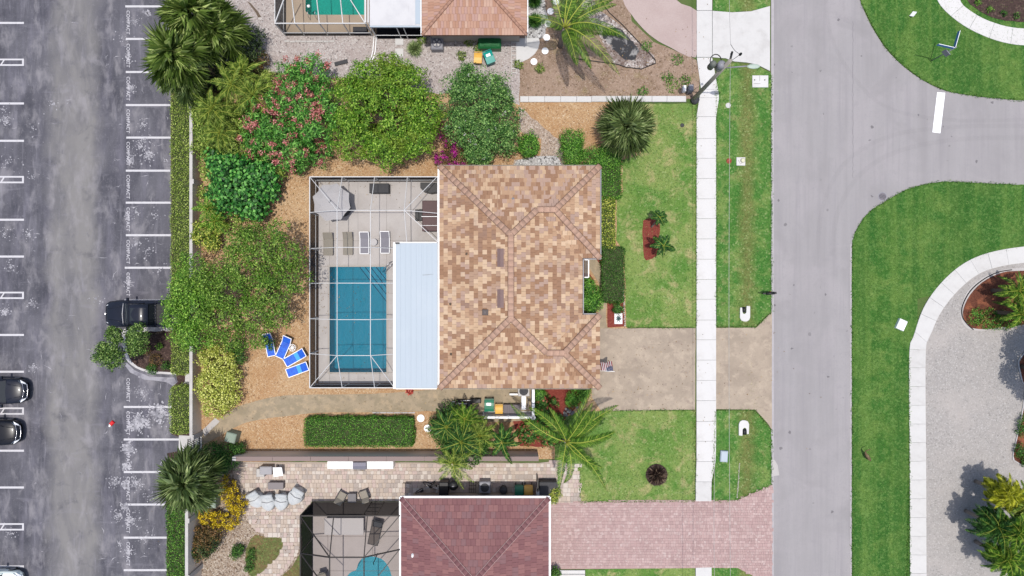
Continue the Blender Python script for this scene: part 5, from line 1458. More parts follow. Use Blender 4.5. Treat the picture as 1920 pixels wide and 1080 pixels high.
hedge('rectangular dark green hedge standing on its own in the tan gravel', *hp(569, 783, 775, 839, 1.0), 1.0, 15000, .08, F['hedge_dark'], .25)
HE_ = 'foundation hedges east of the tiled house'
hedge('deep green hedge below the north-east corner of the tiled roof', *hp(1126, 285, 1166, 372, .9), .9, 5200, .09, F['hedge_dark'], .3, HE_)
hedge('yellow variegated hedge along the east wall of the tiled house', *hp(1126, 368, 1154, 466, .8), .8, 4200, .10, F['varieg'], .2, HE_)
hedge('dark clipped hedge beside the entry path', *hp(1128, 462, 1172, 568, .85), .85, 6400, .08, F['hedge_deep'], .35, HE_)

# ------------------------------------------------------------------ shrubs and trees of the north side
bush('oleander_tree', 'large oleander covered in pink blossom above the north-west corner of the pool cage', 'oleander',
     [blob(585, 135, 34, 2.2), blob(545, 140, 28, 1.8), blob(560, 185, 48, 2.6), blob(510, 225, 48, 2.4), blob(590, 235, 46, 2.6), blob(545, 275, 44, 2.2), blob(600, 290, 22, 1.6), blob(488, 262, 36, 2.0), blob(622, 195, 30, 2.6), blob(560, 312, 16, 1.3)],
     17000, .28, F['oleander'], dens=.55, rough=.4, clump=.42, asp=.24, flat=.35, trunk_r=.12, flow=[(F['flower_pink'], 140, 44, .19, .11)])
bush('green_tree', 'big bright green round tree north of the pool cage', 'tree',
     [blob(720, 210, 78, 4.0, 1.8), blob(665, 185, 44, 3.4), blob(700, 145, 42, 3.6), blob(765, 165, 42, 3.6), blob(795, 215, 36, 3.4), blob(780, 262, 36, 3.2), blob(720, 278, 44, 3.2), blob(665, 258, 38, 3.2), blob(640, 225, 20, 2.8), blob(738, 122, 18, 3.0), blob(765, 128, 12, 3.0)],
     36000, .17, F['bright'], clump=.44, asp=.45, trunk_r=.2, flat=.45, dens=.5, rough=.4)
bush('flowering_tree', 'dense mid green tree with few white flowers north of the tiled roof', 'tree',
     [blob(900, 195, 58, 3.4, 1.5), blob(868, 165, 32, 3.0), blob(925, 170, 30, 3.0), blob(945, 225, 30, 2.8), blob(905, 255, 46, 2.8), blob(862, 232, 32, 2.8), blob(880, 140, 18, 2.8), blob(945, 262, 26, 2.2), blob(900, 285, 28, 2.0)],
     24000, .17, F['white_tree'], dens=.55, rough=.4, clump=.38, asp=.36, trunk_r=.16, flow=[(F['flower_white'], 26, 12, .09, .07)])
bush('bougainvillea', 'low bougainvillea with vivid magenta bracts against the north edge of the tiled roof', 'bougainvillea', [blob(856, 288, 26, .9), blob(842, 262, 16, .9), blob(832, 300, 18, .7)], 2600, .1, F['reddish'], clump=.25, asp=.6,
     flow=[(F['flower_magenta'], 0 + 40, 46, .16, .085)])
bush('bougainvillea', 'small crimson pink bougainvillea tuft between the two large trees', 'bougainvillea', [blob(831, 242, 12, 1.6)], 500, .1, F['reddish'], clump=.2, asp=.6, flow=[(F['flower_magenta'], 9, 34, .13, .07)])
RB = 'round shrubs north of the tiled house'
bush('round_shrub', 'small round shrub at the lower right of the white flowered tree', 'shrub', [blob(990, 273, 21, .8)], 2600, .12, F['hedge_dark'], RB, clump=.25)
bush('round_shrub', 'round clipped shrub standing in tan gravel left of the fan palm', 'shrub', [blob(1072, 263, 23, .9), blob(1072, 288, 24, .9)], 5200, .1, F['hedge_dark'], RB, clump=.25)
bush('round_shrub', 'low dark shrub mass between the round shrub and the house corner', 'shrub', [blob(1112, 297, 24, .7), blob(1140, 296, 24, .7), blob(1100, 306, 20, .5)], 4600, .1, F['hedge_dark'], RB, clump=.28)
bush('glossy_bush', 'bush of large glossy round leaves left of the gravel and the pool cage', 'shrub',
     [blob(455, 345, 52, 1.8), blob(430, 320, 36, 1.7), blob(490, 335, 34, 1.6), blob(470, 380, 34, 1.6), blob(425, 365, 34, 1.6), blob(500, 358, 20, 1.4), blob(410, 300, 22, 1.5)], 6800, .24, F['clusia'], clump=.4, asp=.8, trunk_r=.1, flat=.8)
bush('understorey_shrub', 'dark tangle of shrubs between the low wall and the oleander', 'shrub',
     [blob(400, 250, 34, 1.8), blob(440, 270, 36, 1.6), blob(395, 290, 22, 1.2), blob(415, 215, 30, 1.8), blob(470, 205, 26, 1.9)], 8000, .2, F['palm_olive'], clump=.35, asp=.3, trunk_r=.08)
bush('understorey_shrub', 'mid green leafy shrubs filling the gap between the low wall and the feathery palms', 'shrub', [blob(375, 215, 20, 1.3), blob(385, 245, 20, 1.3), blob(378, 185, 18, 1.4), blob(430, 235, 26, 1.7), blob(470, 235, 22, 1.7), blob(375, 275, 14, 1.1), blob(455, 300, 22, 1.4), blob(500, 150, 18, 1.5), blob(388, 325, 14, .9), blob(384, 360, 12, .8), blob(500, 312, 18, 1.3), blob(520, 325, 14, 1.0), blob(436, 412, 14, 1.0)], 9000, .15, F['hedge'], clump=.34, dens=.6, rough=.4)
bush('understorey_shrub', 'shaded dark shrub in the corner below the top left palms', 'shrub', [blob(462, 95, 34, 1.3), blob(440, 120, 30, 1.3), blob(475, 70, 20, 1.1), blob(405, 140, 34, 1.0)], 6500, .18, F['shade'], clump=.35, asp=.3)
bush('understorey_shrub', 'brownish shrub at the edge of the shell gravel', 'shrub', [blob(488, 110, 16, .8), blob(478, 128, 16, .8)], 1200, .16, F['reddish'], clump=.25, asp=.3)
# oak
bush('oak_tree', 'wide spreading oak with thin dull green crown between the parking lot and the pool cage', 'tree',
     [blob(495, 470, 46, 4.6, 1.2), blob(540, 480, 34, 4.4, 1.0), blob(460, 500, 44, 4.6, 1.2), blob(545, 520, 34, 4.2, 1.0), blob(505, 540, 42, 4.4, 1.1), blob(430, 545, 44, 4.2, 1.2), blob(475, 590, 38, 3.8, 1.0), blob(520, 595, 26, 3.4, .8), blob(415, 600, 40, 3.8, 1.0),
      blob(385, 520, 34, 4.0, 1.0), blob(450, 455, 30, 4.4, .9), blob(520, 438, 26, 4.2, .8), blob(485, 635, 20, 2.8, .7), blob(440, 635, 24, 2.8, .7)],
     19500, .15, F['oak'], clump=.38, asp=.5, trunk_r=.22, flat=.4, dens=.5, rough=.4)
bush('leaning_tree', 'vivid green leafy tree leaning over the hedge and the pickup truck', 'tree',
     [blob(365, 510, 34, 3.2, .9), blob(345, 545, 28, 3.2, .9), blob(370, 580, 36, 3.2, .9), blob(335, 600, 26, 3.2, .8), blob(350, 625, 28, 3.0, .8), blob(395, 555, 30, 3.3, .9), blob(322, 575, 16, 3.2, .6), blob(375, 635, 26, 2.8, .7)],
     12500, .16, F['lime'], dens=.6, rough=.4, clump=.36, asp=.45, trunk_r=.13, flat=.4)
bush('variegated_bush', 'pale yellow green bush against the low wall below the oak', 'shrub',
     [blob(410, 680, 34, 1.3), blob(402, 720, 34, 1.3), blob(425, 710, 26, 1.2), blob(406, 755, 28, 1.2), blob(432, 745, 18, 1.0), blob(392, 662, 18, 1.1)], 9500, .13, F['yellowgreen'], clump=.26, asp=.65, flat=.6)
bush('green_shrub', 'dark green shrub beside the yellow bush at the gravel edge', 'shrub', [blob(448, 668, 16, .9), blob(440, 650, 16, .9)], 1200, .12, F['hedge_deep'], clump=.25)
bush('green_shrub', 'mixed variegated shrub between the low wall and the oak trunk', 'shrub', [blob(385, 440, 24, 1.2), blob(412, 425, 16, 1.1), blob(398, 455, 16, 1.0)], 2600, .16, F['varieg'], clump=.3, asp=.5)
bush('green_shrub', 'thin leafy shrub over the gravel right of the small palms', 'shrub', [blob(470, 430, 22, 1.4), blob(455, 440, 14, 1.2)], 1300, .13, F['oak'], clump=.26)
bush('green_shrub', 'leafy branch hanging over the blue loungers', 'shrub', [blob(508, 646, 10, 1.4, .3), blob(498, 640, 8, 1.4, .3)], 420, .12, F['hedge_deep'], clump=.18)

# topiary trees of the planting island
TG = 'small trees of the planting island'
for lb, bl, nn in (('small tree with round dark crown over the truck hood corner', [blob(215, 628, 16, 2.8)], 1700),
                   ('small tree with a tall double crown right beside the truck cab', [blob(258, 625, 19, 2.8), blob(258, 650, 19, 2.6), blob(252, 640, 15, 2.9)], 3300),
                   ('broad small tree leaning west out over the asphalt', [blob(195, 665, 20, 3.0), blob(212, 672, 20, 3.0), blob(203, 652, 16, 3.0), blob(222, 668, 12, 2.8)], 3600)):
    b0 = bl[0]; t = empty('small_tree', (b0[0], b0[1], 0), 0, lb, 'tree', TG)
    foliage('crown', t, bl, nn, .13, F['topiary'], clump=.24, asp=.5)
    limbs(t, (b0[0] * .985 + .1, b0[1]), [(b[0], b[1], b[2]) for b in bl], .06, M['trunk'])
IS = 'low plants of the planting island'
for lb, px, py, r, m, n in (('red flecked low plant on the island mulch', 292, 676, 12, 'reddish', 380), ('small green shrub by the island kerb', 285, 692, 10, 'hedge_deep', 500), ('yellow green weed on the island mulch', 299, 650, 6, 'lime', 160), ('dark shrub at the right end of the island', 312, 685, 8, 'hedge_deep', 300), ('bare twiggy plant on the island mulch', 275, 655, 12, 'reddish', 200)):
    bush('low_plant', lb, 'plant', [blob(px, py, r, .35)], n, .1, F[m], IS, clump=.15, stem=False)

# ------------------------------------------------------------------ palms
SEED = [0]
def fanpalm(label, px, py, h, L, nf, m='fan', base=None, group=None, elev=(-30, 75), seed=1):
    x, y = W(px, py, h); b = base or (x * 1.0, y * 1.0)
    return palm(label, b, (x, y, h), nf, L, F[m], 'fan_palm', group, .17, 'fan', elev, .9, seed=seed, variants=4)
TLG = 'fan palms at the top left'
fanpalm('fan palm with the widest crown reaching over the parking bays', 345, 110, 4.2, 2.3, 26, 'fan_green', (-23.2, 16.3), TLG, seed=2)
fanpalm('fan palm cut by the top edge above the parking hedge', 372, 35, 4.4, 2.2, 26, 'fan_green', (-22.4, 19.0), TLG, seed=3)
fanpalm('fan palm nearest to the shell gravel at the top left', 412, 62, 3.6, 1.9, 22, 'fan_green', (-21, 17.9), TLG, seed=4)
fanpalm('lower fan palm between the hedge and the feathery palms', 350, 152, 3.2, 1.7, 20, 'fan', (-23.0, 15.0), TLG, seed=5)
fanpalm('fan palm drooping over the hedge above the dark clipped hedge at the bottom left', 360, 898, 4.0, 2.1, 34, 'fan', (-22.6, -13.6), seed=6)
fanpalm('single silvery fan palm on the front lawn north-east of the tiled house', 1172, 243, 2.2, 1.95, 46, 'fan', (8.1, 11.5), seed=7, elev=(-15, 80))
FG = 'feathery palms between the top left palms and the oleander'
for lb, px, py, h, m, s, L in (('feathery palm with bright yellow green fronds left of the oleander', 438, 160, 3.6, 'palm_olive', 8, 1.9), ('feathery palm over the low wall with dull fronds', 402, 205, 3.2, 'palm_olive', 9, 1.8),
                            ('feathery palm touching the oleander blossom', 478, 180, 3.4, 'palm_olive', 10, 1.8), ('feathery palm low in the shade', 415, 250, 2.6, 'palm_olive', 12, 1.5), ('lower feathery palm at the edge of the shell gravel', 455, 138, 3.0, 'palm_olive', 13, 1.5)):
    x, y = W(px, py, h)
    palm(lb, (x * .985, y * .985), (x, y, h), 22, L, F[m], 'feather_palm', FG, .07, ll=.42, nl=30, lw=.04, elev=(-15, 70), seed=s, hang=.9, vee=.05, sw=.25)
for lb, px, py, h, s in (('small bright palm beside the low wall above the oak', 392, 392, 1.9, 14), ('small bright palm just below the pilaster of the low wall', 405, 415, 1.6, 15)):
    x, y = W(px, py, h)
    palm(lb, (x + .1, y), (x, y, h), 12, 1.15, F['lime'], 'small_palm', 'small palms beside the low wall', .05, ll=.3, nl=18, lw=.05, elev=(0, 65), seed=s)
# coconut palms
x, y = W(1059, 53, 4.0)
palm('coconut palm with long curved fronds at the top edge over the dry soil', W(1050, 86), (x, y, 4.0), 14, 4.6, F['palm'], 'coconut_palm', None, .17, ll=.74, nl=84, lw=.036, elev=(4, 52), droop=.62, seed=16, hang=1.1, vee=-.1, sw=.3, az=[182, 2, -34, -82, 78, 52, -12, 98, 28, 64, 118, 40, -50, 86])
x, y = W(1062, 828, 3.6)
palm('coconut palm with arching fronds over the corner of the drive and the front lawn', W(1054, 812), (x, y, 3.6), 16, 4.0, F['palm'], 'coconut_palm', None, .16, ll=.70, nl=80, lw=.036, elev=(0, 48), droop=.7, seed=17, hang=1.2, vee=-.15, sw=.36, az=[100, 14, -22, -60, 60, 166, -118, 4, 74, 34, -40, 48, -8, 26, -75, 118])
# leaning young palms in the red mulch
x, y = W(1237, 407, 1.9)
palm('young palm with a leaning trunk at the top end of the red mulch bed', W(1221, 426), (x, y, 1.9), 8, .72, F['palm_deep'], 'young_palm', 'young palms in the red mulch bed', .05, ll=.26, nl=16, lw=.07, elev=(0, 45), seed=18)
x, y = W(1244, 461, 2.0)
palm('young palm with a leaning trunk at the lower end of the red mulch bed', W(1223, 463), (x, y, 2.0), 8, .95, F['palm_deep'], 'young_palm', 'young palms in the red mulch bed', .055, ll=.3, nl=16, lw=.08, elev=(0, 45), seed=19)
# clump of palms beside the south wall
CG = 'palms in the clump beside the equipment fence'
for lb, px, py, h, s, L, m in (('leftmost palm of the clump over the white stepping discs', 838, 800, 2.4, 20, 1.5, 'palm_deep'), ('topmost palm of the clump under the roof edge', 872, 785, 2.6, 21, 1.4, 'palm'), ('tallest palm in the middle of the clump', 866, 828, 3.2, 22, 1.9, 'palm_deep'),
                            ('right-hand palm of the clump leaning to the fence', 900, 815, 2.6, 23, 1.6, 'palm_olive'), ('lowest palm of the clump hanging over the paved patio', 850, 868, 3.4, 24, 1.7, 'palm_olive'), ('star shaped palm right of the clump against the south wall', 942, 828, 2.4, 25, 1.5, 'palm_deep')):
    x, y = W(px, py, h)
    palm(lb, (x * .98, y * .98 if py < 860 else y * .95), (x, y, h), 20 if s != 25 else 11, L, F[m], 'clump_palm', CG, .07, ll=.36, nl=30, lw=.034 if s != 25 else .07, elev=(-25, 60), seed=s, hang=.9, vee=.05, sw=.25)
bush('clump_shrub', 'round shrub of fine leaves under the palms right of the stepping discs', 'shrub', [blob(832, 800, 28, 1.0), blob(855, 825, 34, 1.2), blob(890, 838, 30, 1.2), blob(845, 770, 18, .8)], 8500, .13, F['hedge_deep'], clump=.3, flow=[(F['flower_white'], 5, 12, .07, .08)])
# east side palms
EG = 'palms of the round drive island'
for lb, px, py, h, s, L in (('upper palm with bright strap fronds in the island of the gravel drive', 1909, 545, 1.9, 26, 1.7), ('lower palm with strap fronds in the island of the gravel drive', 1914, 588, 1.8, 27, 1.7)):
    x, y = W(px, py, h)
    palm(lb, (x * .985, y * .98), (x, y, h), 16, L, F['palm'], 'island_palm', EG, .12, ll=.36, nl=24, lw=.07, elev=(-15, 60), seed=s, trunkmat=M['trunk'])
SG = 'palms of the cluster at the bottom right'
for lb, px, py, h, s, L, m in (('yellow green palm topmost in the bottom right cluster', 1884, 925, 2.9, 28, 1.5, 'yellowpalm'), ('dark green palm leftmost in the bottom right cluster', 1866, 985, 3.0, 29, 1.75, 'palm_deep'), ('palm in the middle of the bottom right cluster at the frame edge', 1902, 995, 3.3, 30, 1.8, 'palm'),
                            ('palm lowest in the bottom right cluster', 1884, 1045, 2.9, 31, 1.7, 'palm'), ('olive palm at the right frame edge of the bottom right cluster', 1918, 945, 2.9, 32, 1.4, 'palm_olive'), ('palm cut by the bottom right corner of the frame', 1918, 1070, 2.8, 33, 1.5, 'palm_deep')):
    x, y = W(px, py, h)
    palm(lb, (x * .998, y * .998), (x, y, h), 36, L, F[m], 'cluster_palm', SG, .11, ll=.5, nl=26, lw=.075, elev=(-72, 72), seed=s, hang=.5)
# tree just outside the right edge whose shade falls on the drive
bush('street_tree', 'tree beyond the right frame edge whose shadow falls on the gravel drive', 'tree', [(38.2, -5.0, 3.6, 1.4, 1.5, .8), (37.7, -6.7, 3.5, 1.0, 1.0, .6), (38.6, -3.8, 3.6, 1.2, 1.0, .8), (38.3, -8.0, 3.4, .7, .6, .4)], 7000, .2, F['oak'], clump=.4, trunk_r=.14)

# ------------------------------------------------------------------ beds near the front door and the fence
def bedsheet(name, pts, m, z=.034, n=2, s=1):
    return sheet(name, ragged(smooth_poly(P(pts), n), .3, .02, s), z, M[m])
bedsheet('mulch_bed', [(1206, 414), (1226, 410), (1237, 420), (1236, 440), (1232, 452), (1236, 468), (1230, 480), (1217, 487), (1208, 484), (1205, 450)], 'mulch')
sheet('entry_mulch_bed', ragged(P([(1138, 560), (1170, 560), (1172, 612), (1139, 614)]), .3, .012), .036, M['mulch'])
sheet('mulch_by_the_door', ragged(P([(1118, 486), (1130, 487), (1136, 505), (1130, 503)]), .3, .012), .036, M['mulch'])
sheet('mulch_under_fern', ragged(P([(1094, 512), (1106, 514), (1113, 524), (1112, 532), (1094, 532)]), .3, .012), .036, M['mulch'])
sheet('croton_bed', ragged(P([(962, 790), (1000, 786), (1004, 730), (1100, 728), (1104, 745), (1060, 782), (1060, 826), (1020, 838), (975, 836)]), .3, .03), .034, M['mulch'])
bush('fern_shrub', 'feathery fern shrub in the recess beside the front door', 'shrub', [blob(1106, 552, 18, .7), blob(1108, 570, 20, .7), blob(1104, 535, 12, .6)], 3600, .2, F['hedge_dark'], clump=.3, asp=.25, stem=False)
bush('small_shrub', 'small dark shrub in red mulch above the white stone planter', 'shrub', [blob(1159, 578, 10, .5)], 700, .1, F['hedge_deep'], clump=.18, stem=False)
ml = empty('stone_planter', (*W(1159, 597), 0), 0, 'white square slab with a blue grey plant on the red mulch by the entry path', 'planter')
mb = MB(); mb.box(0, 0, .03, .6, .82, .12, bev=.03); mb.build('slab', M['white'], ml)
mb = MB()
for k in range(9):
    a = k * .72; mb.add([(0, 0, .16), (.1 * math.cos(a - .5), .1 * math.sin(a - .5), .28), (.27 * math.cos(a), .33 * math.sin(a), .3), (.1 * math.cos(a + .5), .1 * math.sin(a + .5), .28)], [(0, 1, 2, 3)])
mb.build('succulent', mat('succulent', A(90, 112, 112), .6), ml)
# pale edging stones, each its own
root = empty('edging_stone_row', (*W(1170, 545), 0), 0, 'row of pale rounded edging stones between the dark hedge and the front lawn', 'edging')
for k in range(34):
    py = 478 + k * 4.0; px = 1163.5 + (py - 478) * .062 + R(-.8, .8); x, y = W(px, py)
    if 500 < py < 530: continue
    mb = MB(); s = R(.06, .085); mb.lathe(0, 0, [(s * .8, 0), (s, s * .5), (s * .6, s)], 7)
    mb.build('stone', M['stone'], root, (x - root.location.x, y - root.location.y, .03))
bush('croton', 'red and orange flowering shrub between the white fence and the coconut palm', 'shrub', [blob(1015, 750, 14, .6), blob(1020, 775, 16, .6), blob(1006, 800, 25, .6), blob(1032, 812, 25, .6), blob(992, 812, 20, .5), blob(1042, 795, 18, .6), blob(1040, 755, 8, .5)], 9500, .14, F['hedge_deep'], clump=.28, dens=.7, stem=False, flow=[(F['flower_red'], 110, 12, .08, .075), (F['flower_orange'], 80, 12, .08, .075)])
bush('green_shrub', 'green shrub at the bottom right eave of the tiled roof', 'shrub', [blob(1082, 742, 18, .7), blob(1095, 736, 14, .7), blob(1072, 752, 12, .6)], 3000, .1, F['hedge_dark'], clump=.22, stem=False)
bush('green_shrub', 'green shrub hugging the white fence corner', 'shrub', [blob(1012, 738, 11, .7), blob(1010, 760, 9, .6)], 1500, .1, F['hedge_dark'], clump=.2, stem=False)
rk = empty('rock_heap', (*W(1067, 772), 0), 0, 'heap of grey white rocks beside the dark red mulch near the drive', 'rocks')
for k in range(26):
    a = R(0, 6.28); d = R(0, .55); s = R(.06, .13); mb = MB(); mb.lathe(0, 0, [(s * .7, 0), (s, s * .45), (s * .5, s * .9)], 6)
    mb.build('rock', M['stone'] if k % 2 else M['grey'], rk, (d * math.cos(a) * 1.2, d * math.sin(a) * .7 + d * math.cos(a) * .5, .02))
# bromeliad on the south lawn
t = empty('bromeliad', (*W(1231, 890), 0), 0, 'dark spiky round bromeliad alone on the south front lawn', 'plant')
C = []; n = 420
th = RNG.uniform(0, 2 * np.pi, n); el = RNG.uniform(.12, 1.35, n); d = np.stack([np.cos(th) * np.cos(el), np.sin(th) * np.cos(el), np.sin(el)], 1)
ln = RNG.uniform(.5, .9, n)
o = link('rosette', leafmesh('rosette', d * (ln * .5 + .12)[:, None] + np.array([0, 0, .05]), d, rdir(n, 1.5), ln * .9, .075, F['agave']), t)
mb = MB(); mb.lathe(0, 0, [(.82, 0), (.8, .03), (.0, .05)], 22); mb.build('mulch_ring', M['mulch_dark'], t, (0, 0, .024))
# bottom left garden
bush('green_shrub', 'deep green shrub around the pale utility cabinet near the gate', 'shrub', [blob(430, 855, 24, .9), blob(400, 850, 22, .9), blob(445, 845, 14, .8), blob(415, 872, 18, .8)], 6500, .11, F['hedge_deep'], clump=.26)
YG = 'golden flowering shrubs beside the paved patio'
bush('golden_shrub', 'golden yellow flowering shrub right of the green electrical cabinet', 'shrub', [blob(432, 925, 17, .7), blob(444, 942, 18, .7), blob(448, 953, 12, .6), blob(428, 905, 12, .7)], 1900, .1, F['reddish'], YG, clump=.2, stem=False, flow=[(F['yellowflower'], 95, 34, .14, .08)])
bush('golden_shrub', 'golden yellow flowering shrub below the green electrical cabinet', 'shrub', [blob(392, 965, 16, .6), blob(410, 975, 17, .6), blob(432, 974, 16, .6)], 1900, .1, F['reddish'], YG, clump=.2, stem=False, flow=[(F['yellowflower'], 95, 34, .14, .08)])
bush('rust_shrub', 'rust tinged dark shrub against the tall wall at the bottom left', 'shrub', [blob(385, 1010, 24, .9), blob(375, 1030, 20, .9), blob(400, 1000, 20, .8), blob(368, 1000, 14, .9)], 3800, .13, F['reddish'], clump=.28, stem=True)
bush('rust_shrub', 'green part leafed shrub under the rust tinged one', 'shrub', [blob(378, 1028, 20, 1.0), blob(395, 1020, 16, .95)], 1800, .13, F['shade'], clump=.26)
bush('small_shrub', 'small dark green shrub on the river stones', 'shrub', [blob(446, 1032, 12, .4), blob(440, 1040, 9, .35)], 1100, .1, F['hedge_deep'], clump=.18, stem=False)
bush('small_shrub', 'dark green strip of ground cover on the left of the thin lawn patch', 'ground cover', [blob(470, 1050, 9, .2), blob(468, 1065, 8, .2), blob(472, 1035, 7, .2)], 900, .1, F['hedge_deep'], clump=.15, stem=False)
bush('small_shrub', 'spiky shrub at the corner of the burgundy roof beside the black bin', 'shrub', [blob(1040, 925, 12, .8), blob(1036, 935, 9, .7)], 1100, .16, F['varieg'], clump=.2, asp=.25)
bush('small_shrub', 'dark shrub under the east gutter of the burgundy roof at the bottom edge', 'shrub', [blob(1042, 1074, 9, .7)], 500, .12, F['hedge_deep'], clump=.2)
# grassy plants by the north house
NG = 'spiky grass plants beside the salmon roof'
def tuft(label, px, py, r, n, m='fan', h=.1):
    t = empty('grass_plant', (*W(px, py), 0), 0, label, 'plant', NG)
    th = RNG.uniform(0, 2 * np.pi, n); el = RNG.uniform(.2, 1.4, n); d = np.stack([np.cos(th) * np.cos(el), np.sin(th) * np.cos(el), np.sin(el)], 1)
    ln = RNG.uniform(.5, 1.05, n) * r / PXM
    link('blades', leafmesh('blades', d * (ln * .5)[:, None] + np.array([0, 0, h]), d, rdir(n, 1.5), ln, .035, F[m]), t)['kind'] = 'stuff'
tuft('spiky grass plant below the white flat roof', 778, 94, 19, 900)
tuft('spiky grass plant right of the salmon roof corner at the top edge', 1002, 4, 20, 800, 'palm_deep')
tuft('spiky grass plant right of the salmon roof above the palm frond', 1002, 42, 20, 800, 'palm_deep')
for px, py, s in ((791, 75, .3), (880, 78, .25), (898, 90, .2), (972, 122, .25), (1012, 128, .25), (865, 104, .15)):
    bush('weed', {791: 'yellowish weeds between the grass plant and the air conditioner', 880: 'weeds growing under the eave of the salmon roof', 898: 'weeds beside the green tarpaulin', 972: 'weeds at the foot of the white lattice', 1012: 'dark weed under the last stepping disc', 865: 'dry weed on the shell gravel'}[px], 'weed', [blob(px, py, 9, .15)], 260, .1, F['palm_olive'], 'weeds on the north plot', clump=.14, stem=False)
for k, (px, py) in enumerate(((1212, 85), (1262, 160), (1205, 172), (1285, 150), (1252, 145), (1270, 112))):
    bush('weed', ['weed clump beside the pink driveway curve', 'brightest grass clump near the utility pole', 'grass tuft on the dry soil by the kerb blocks', 'grass tuft between the soil and the pavement', 'small tuft above the bright grass clump', 'dark tuft where the soil meets the pink driveway'][k], 'weed', [blob(px, py, 11 if k != 1 else 15, .06, .06)], 240, .09, F['hedge_dark'] if k != 1 else F['lime'], 'grass clumps on the dry soil', clump=.12, stem=False)
# young plants in the corner flower bed
for k, (px, py) in enumerate(((1834, 4), (1856, 18), (1882, 25), (1906, 30))):
    bush('seedling', ['bright young plant at the top of the dark corner bed', 'second bright young plant in the dark corner bed', 'dark young plant in the corner bed', 'young plant nearest the right edge in the corner bed'][k], 'plant', [blob(px, py, 6, .15)], 130, .1, F['lime' if k < 2 else 'hedge_deep'], 'young plants in the corner bed', clump=.1, stem=False)

# island and beds of the gravel drive
isl2 = smooth_poly(P([(1905, 508), (1870, 514), (1840, 530), (1818, 553), (1806, 578), (1806, 596), (1816, 612), (1836, 617), (1860, 616), (1890, 612), (1930, 608), (2000, 606), (2030, 560), (2000, 512)]), 3)
sheet('drive_island_bed', isl2, .05, M['mulch_brown'])
mb = MB(); pts = [(p[0], p[1], .07) for p in spline(P([(1824, 618), (1812, 607), (1803, 592), (1804, 572), (1818, 546), (1840, 526), (1868, 511), (1896, 506)]), 4)]; mb.tube(pts, .035, 5)
tag(mb.build('black_edging', M['black']), 'curved black edging pipe round the planted island of the gravel drive', 'garden edging')
sheet('drive_island_rim', smooth_poly(P([(1905, 503), (1868, 509), (1836, 524), (1812, 548), (1801, 576), (1801, 598), (1812, 615), (1836, 620), (1860, 618), (1890, 614), (1930, 610), (2000, 608), (2034, 560), (2000, 506)]), 3), .04, M['concrete'])
bush('groundcover', 'low ground cover with pinkish orange flowers in the drive island', 'ground cover', [blob(1832, 594, 18, .2, .2), blob(1856, 598, 20, .2, .2), blob(1882, 602, 18, .2, .2), blob(1904, 598, 16, .2, .2)], 3000, .09, F['hedge_dark'], clump=.18, stem=False, flow=[(F['flower_orange'], 60, 9, .05, .06), (F['flower_red'], 20, 9, .05, .05)])
sheet('east_planting_bed', ragged(P([(1921, 662), (1910, 680), (1917, 716), (1922, 722), (1914, 780), (1899, 852), (1902, 862), (1925, 878), (2100, 900), (2100, 650)]), .4, .02), .045, M['mulch_brown'])
mb = MB(); mb.tube([(*p, .07) for p in spline(P([(1928, 655), (1912, 670), (1909, 684), (1916, 716), (1921, 724), (1916, 770), (1903, 830), (1898, 856), (1904, 866), (1935, 880)]), 4)], .05, 5)
tag(mb.build('stone_edging', M['curb']), 'pale stone edging of the planting bed at the right edge', 'garden edging')
bush('groundcover', 'green hedge plants inside the bed at the right edge', 'ground cover', [blob(1917, 800, 10, .3, .3, 20), blob(1912, 845, 9, .3, .3, 14), blob(1926, 860, 14, .3)], 2000, .1, F['hedge_deep'], clump=.2, stem=False)

# north landscape bed with black edging
bed = P([(1098, -20), (1125, 20), (1164, 48), (1226, 104), (1229, 118), (1200, 130), (1168, 124), (1150, 118), (1120, 60), (1090, 10)])
sheet('cobble_bed', bed, .03, mat('pale_and_dark_cobbles', A(206, 192, 184), .95, [('vor', 8, .2, .7, A(172, 158, 150), .8), ('vor', 12, .6, .95, A(246, 240, 236), .9), ('vor', 9, .8, .92, A(86, 74, 68), .85), ('noise', .7, 8, .5, .6, A(120, 96, 84), .7)], bump=(12, .9, .06)))
sheet('black_liner', ragged(P([(1136, 52), (1160, 52), (1190, 82), (1198, 98), (1190, 112), (1172, 112), (1150, 96), (1128, 66)]), .2, .09, 3), .036, mat('landscape_liner', (.03, .03, .033), .9, [('noise', (2, 2, 2), 5, .5, .62, (.3, .29, .28), .7)]))
mb = MB(); mb.tube([(*p, .06) for p in P([(1118, -10), (1142, 24), (1166, 46), (1228, 112), (1229, 119), (1202, 130), (1172, 126), (1158, 121), (1098, 113), (1078, 110)])], .035, 5)
tag(mb.build('black_edging', M['black']), 'black plastic edging strip round the cobble bed beside the coconut palm', 'garden edging')
# ------------------------------------------------------------------ vehicles
CARP = mat('dark_car_paint', (.010, .012, .020), .3, [('noise', .8, 3, .4, .7, (.014, .017, .03), .6)], coat=.12, spec=.2)
CARP2 = mat('black_car_paint', (.007, .008, .012), .3, coat=.12, spec=.2)
CARW = mat('white_car_paint', (.62, .68, .66), .25, coat=1.0)
CHR = mat('chrome', (.62, .62, .64), .15, metal=1.0)
LAMP = mat('headlight_glass', (.7, .72, .75), .1, spec=.8)
def section(x, w, zb, zt, r=.18, crown=.04):
    """closed cross-section at station x: flat bottom, rounded shoulders, cambered top"""
    hw = w / 2
    pts = [(-hw * .94, zb), (hw * .94, zb), (hw, zb + .12), (hw, zt - r), (hw - r * .3, zt - r * .32), (hw - r, zt - .01), (hw * .4, zt + crown * .8), (0, zt + crown), (-hw * .4, zt + crown * .8), (-hw + r, zt - .01), (-hw + r * .3, zt - r * .32), (-hw, zt - r)]
    pts.append((-hw, zb + .12))
    return [(x, a, b) for a, b in pts]
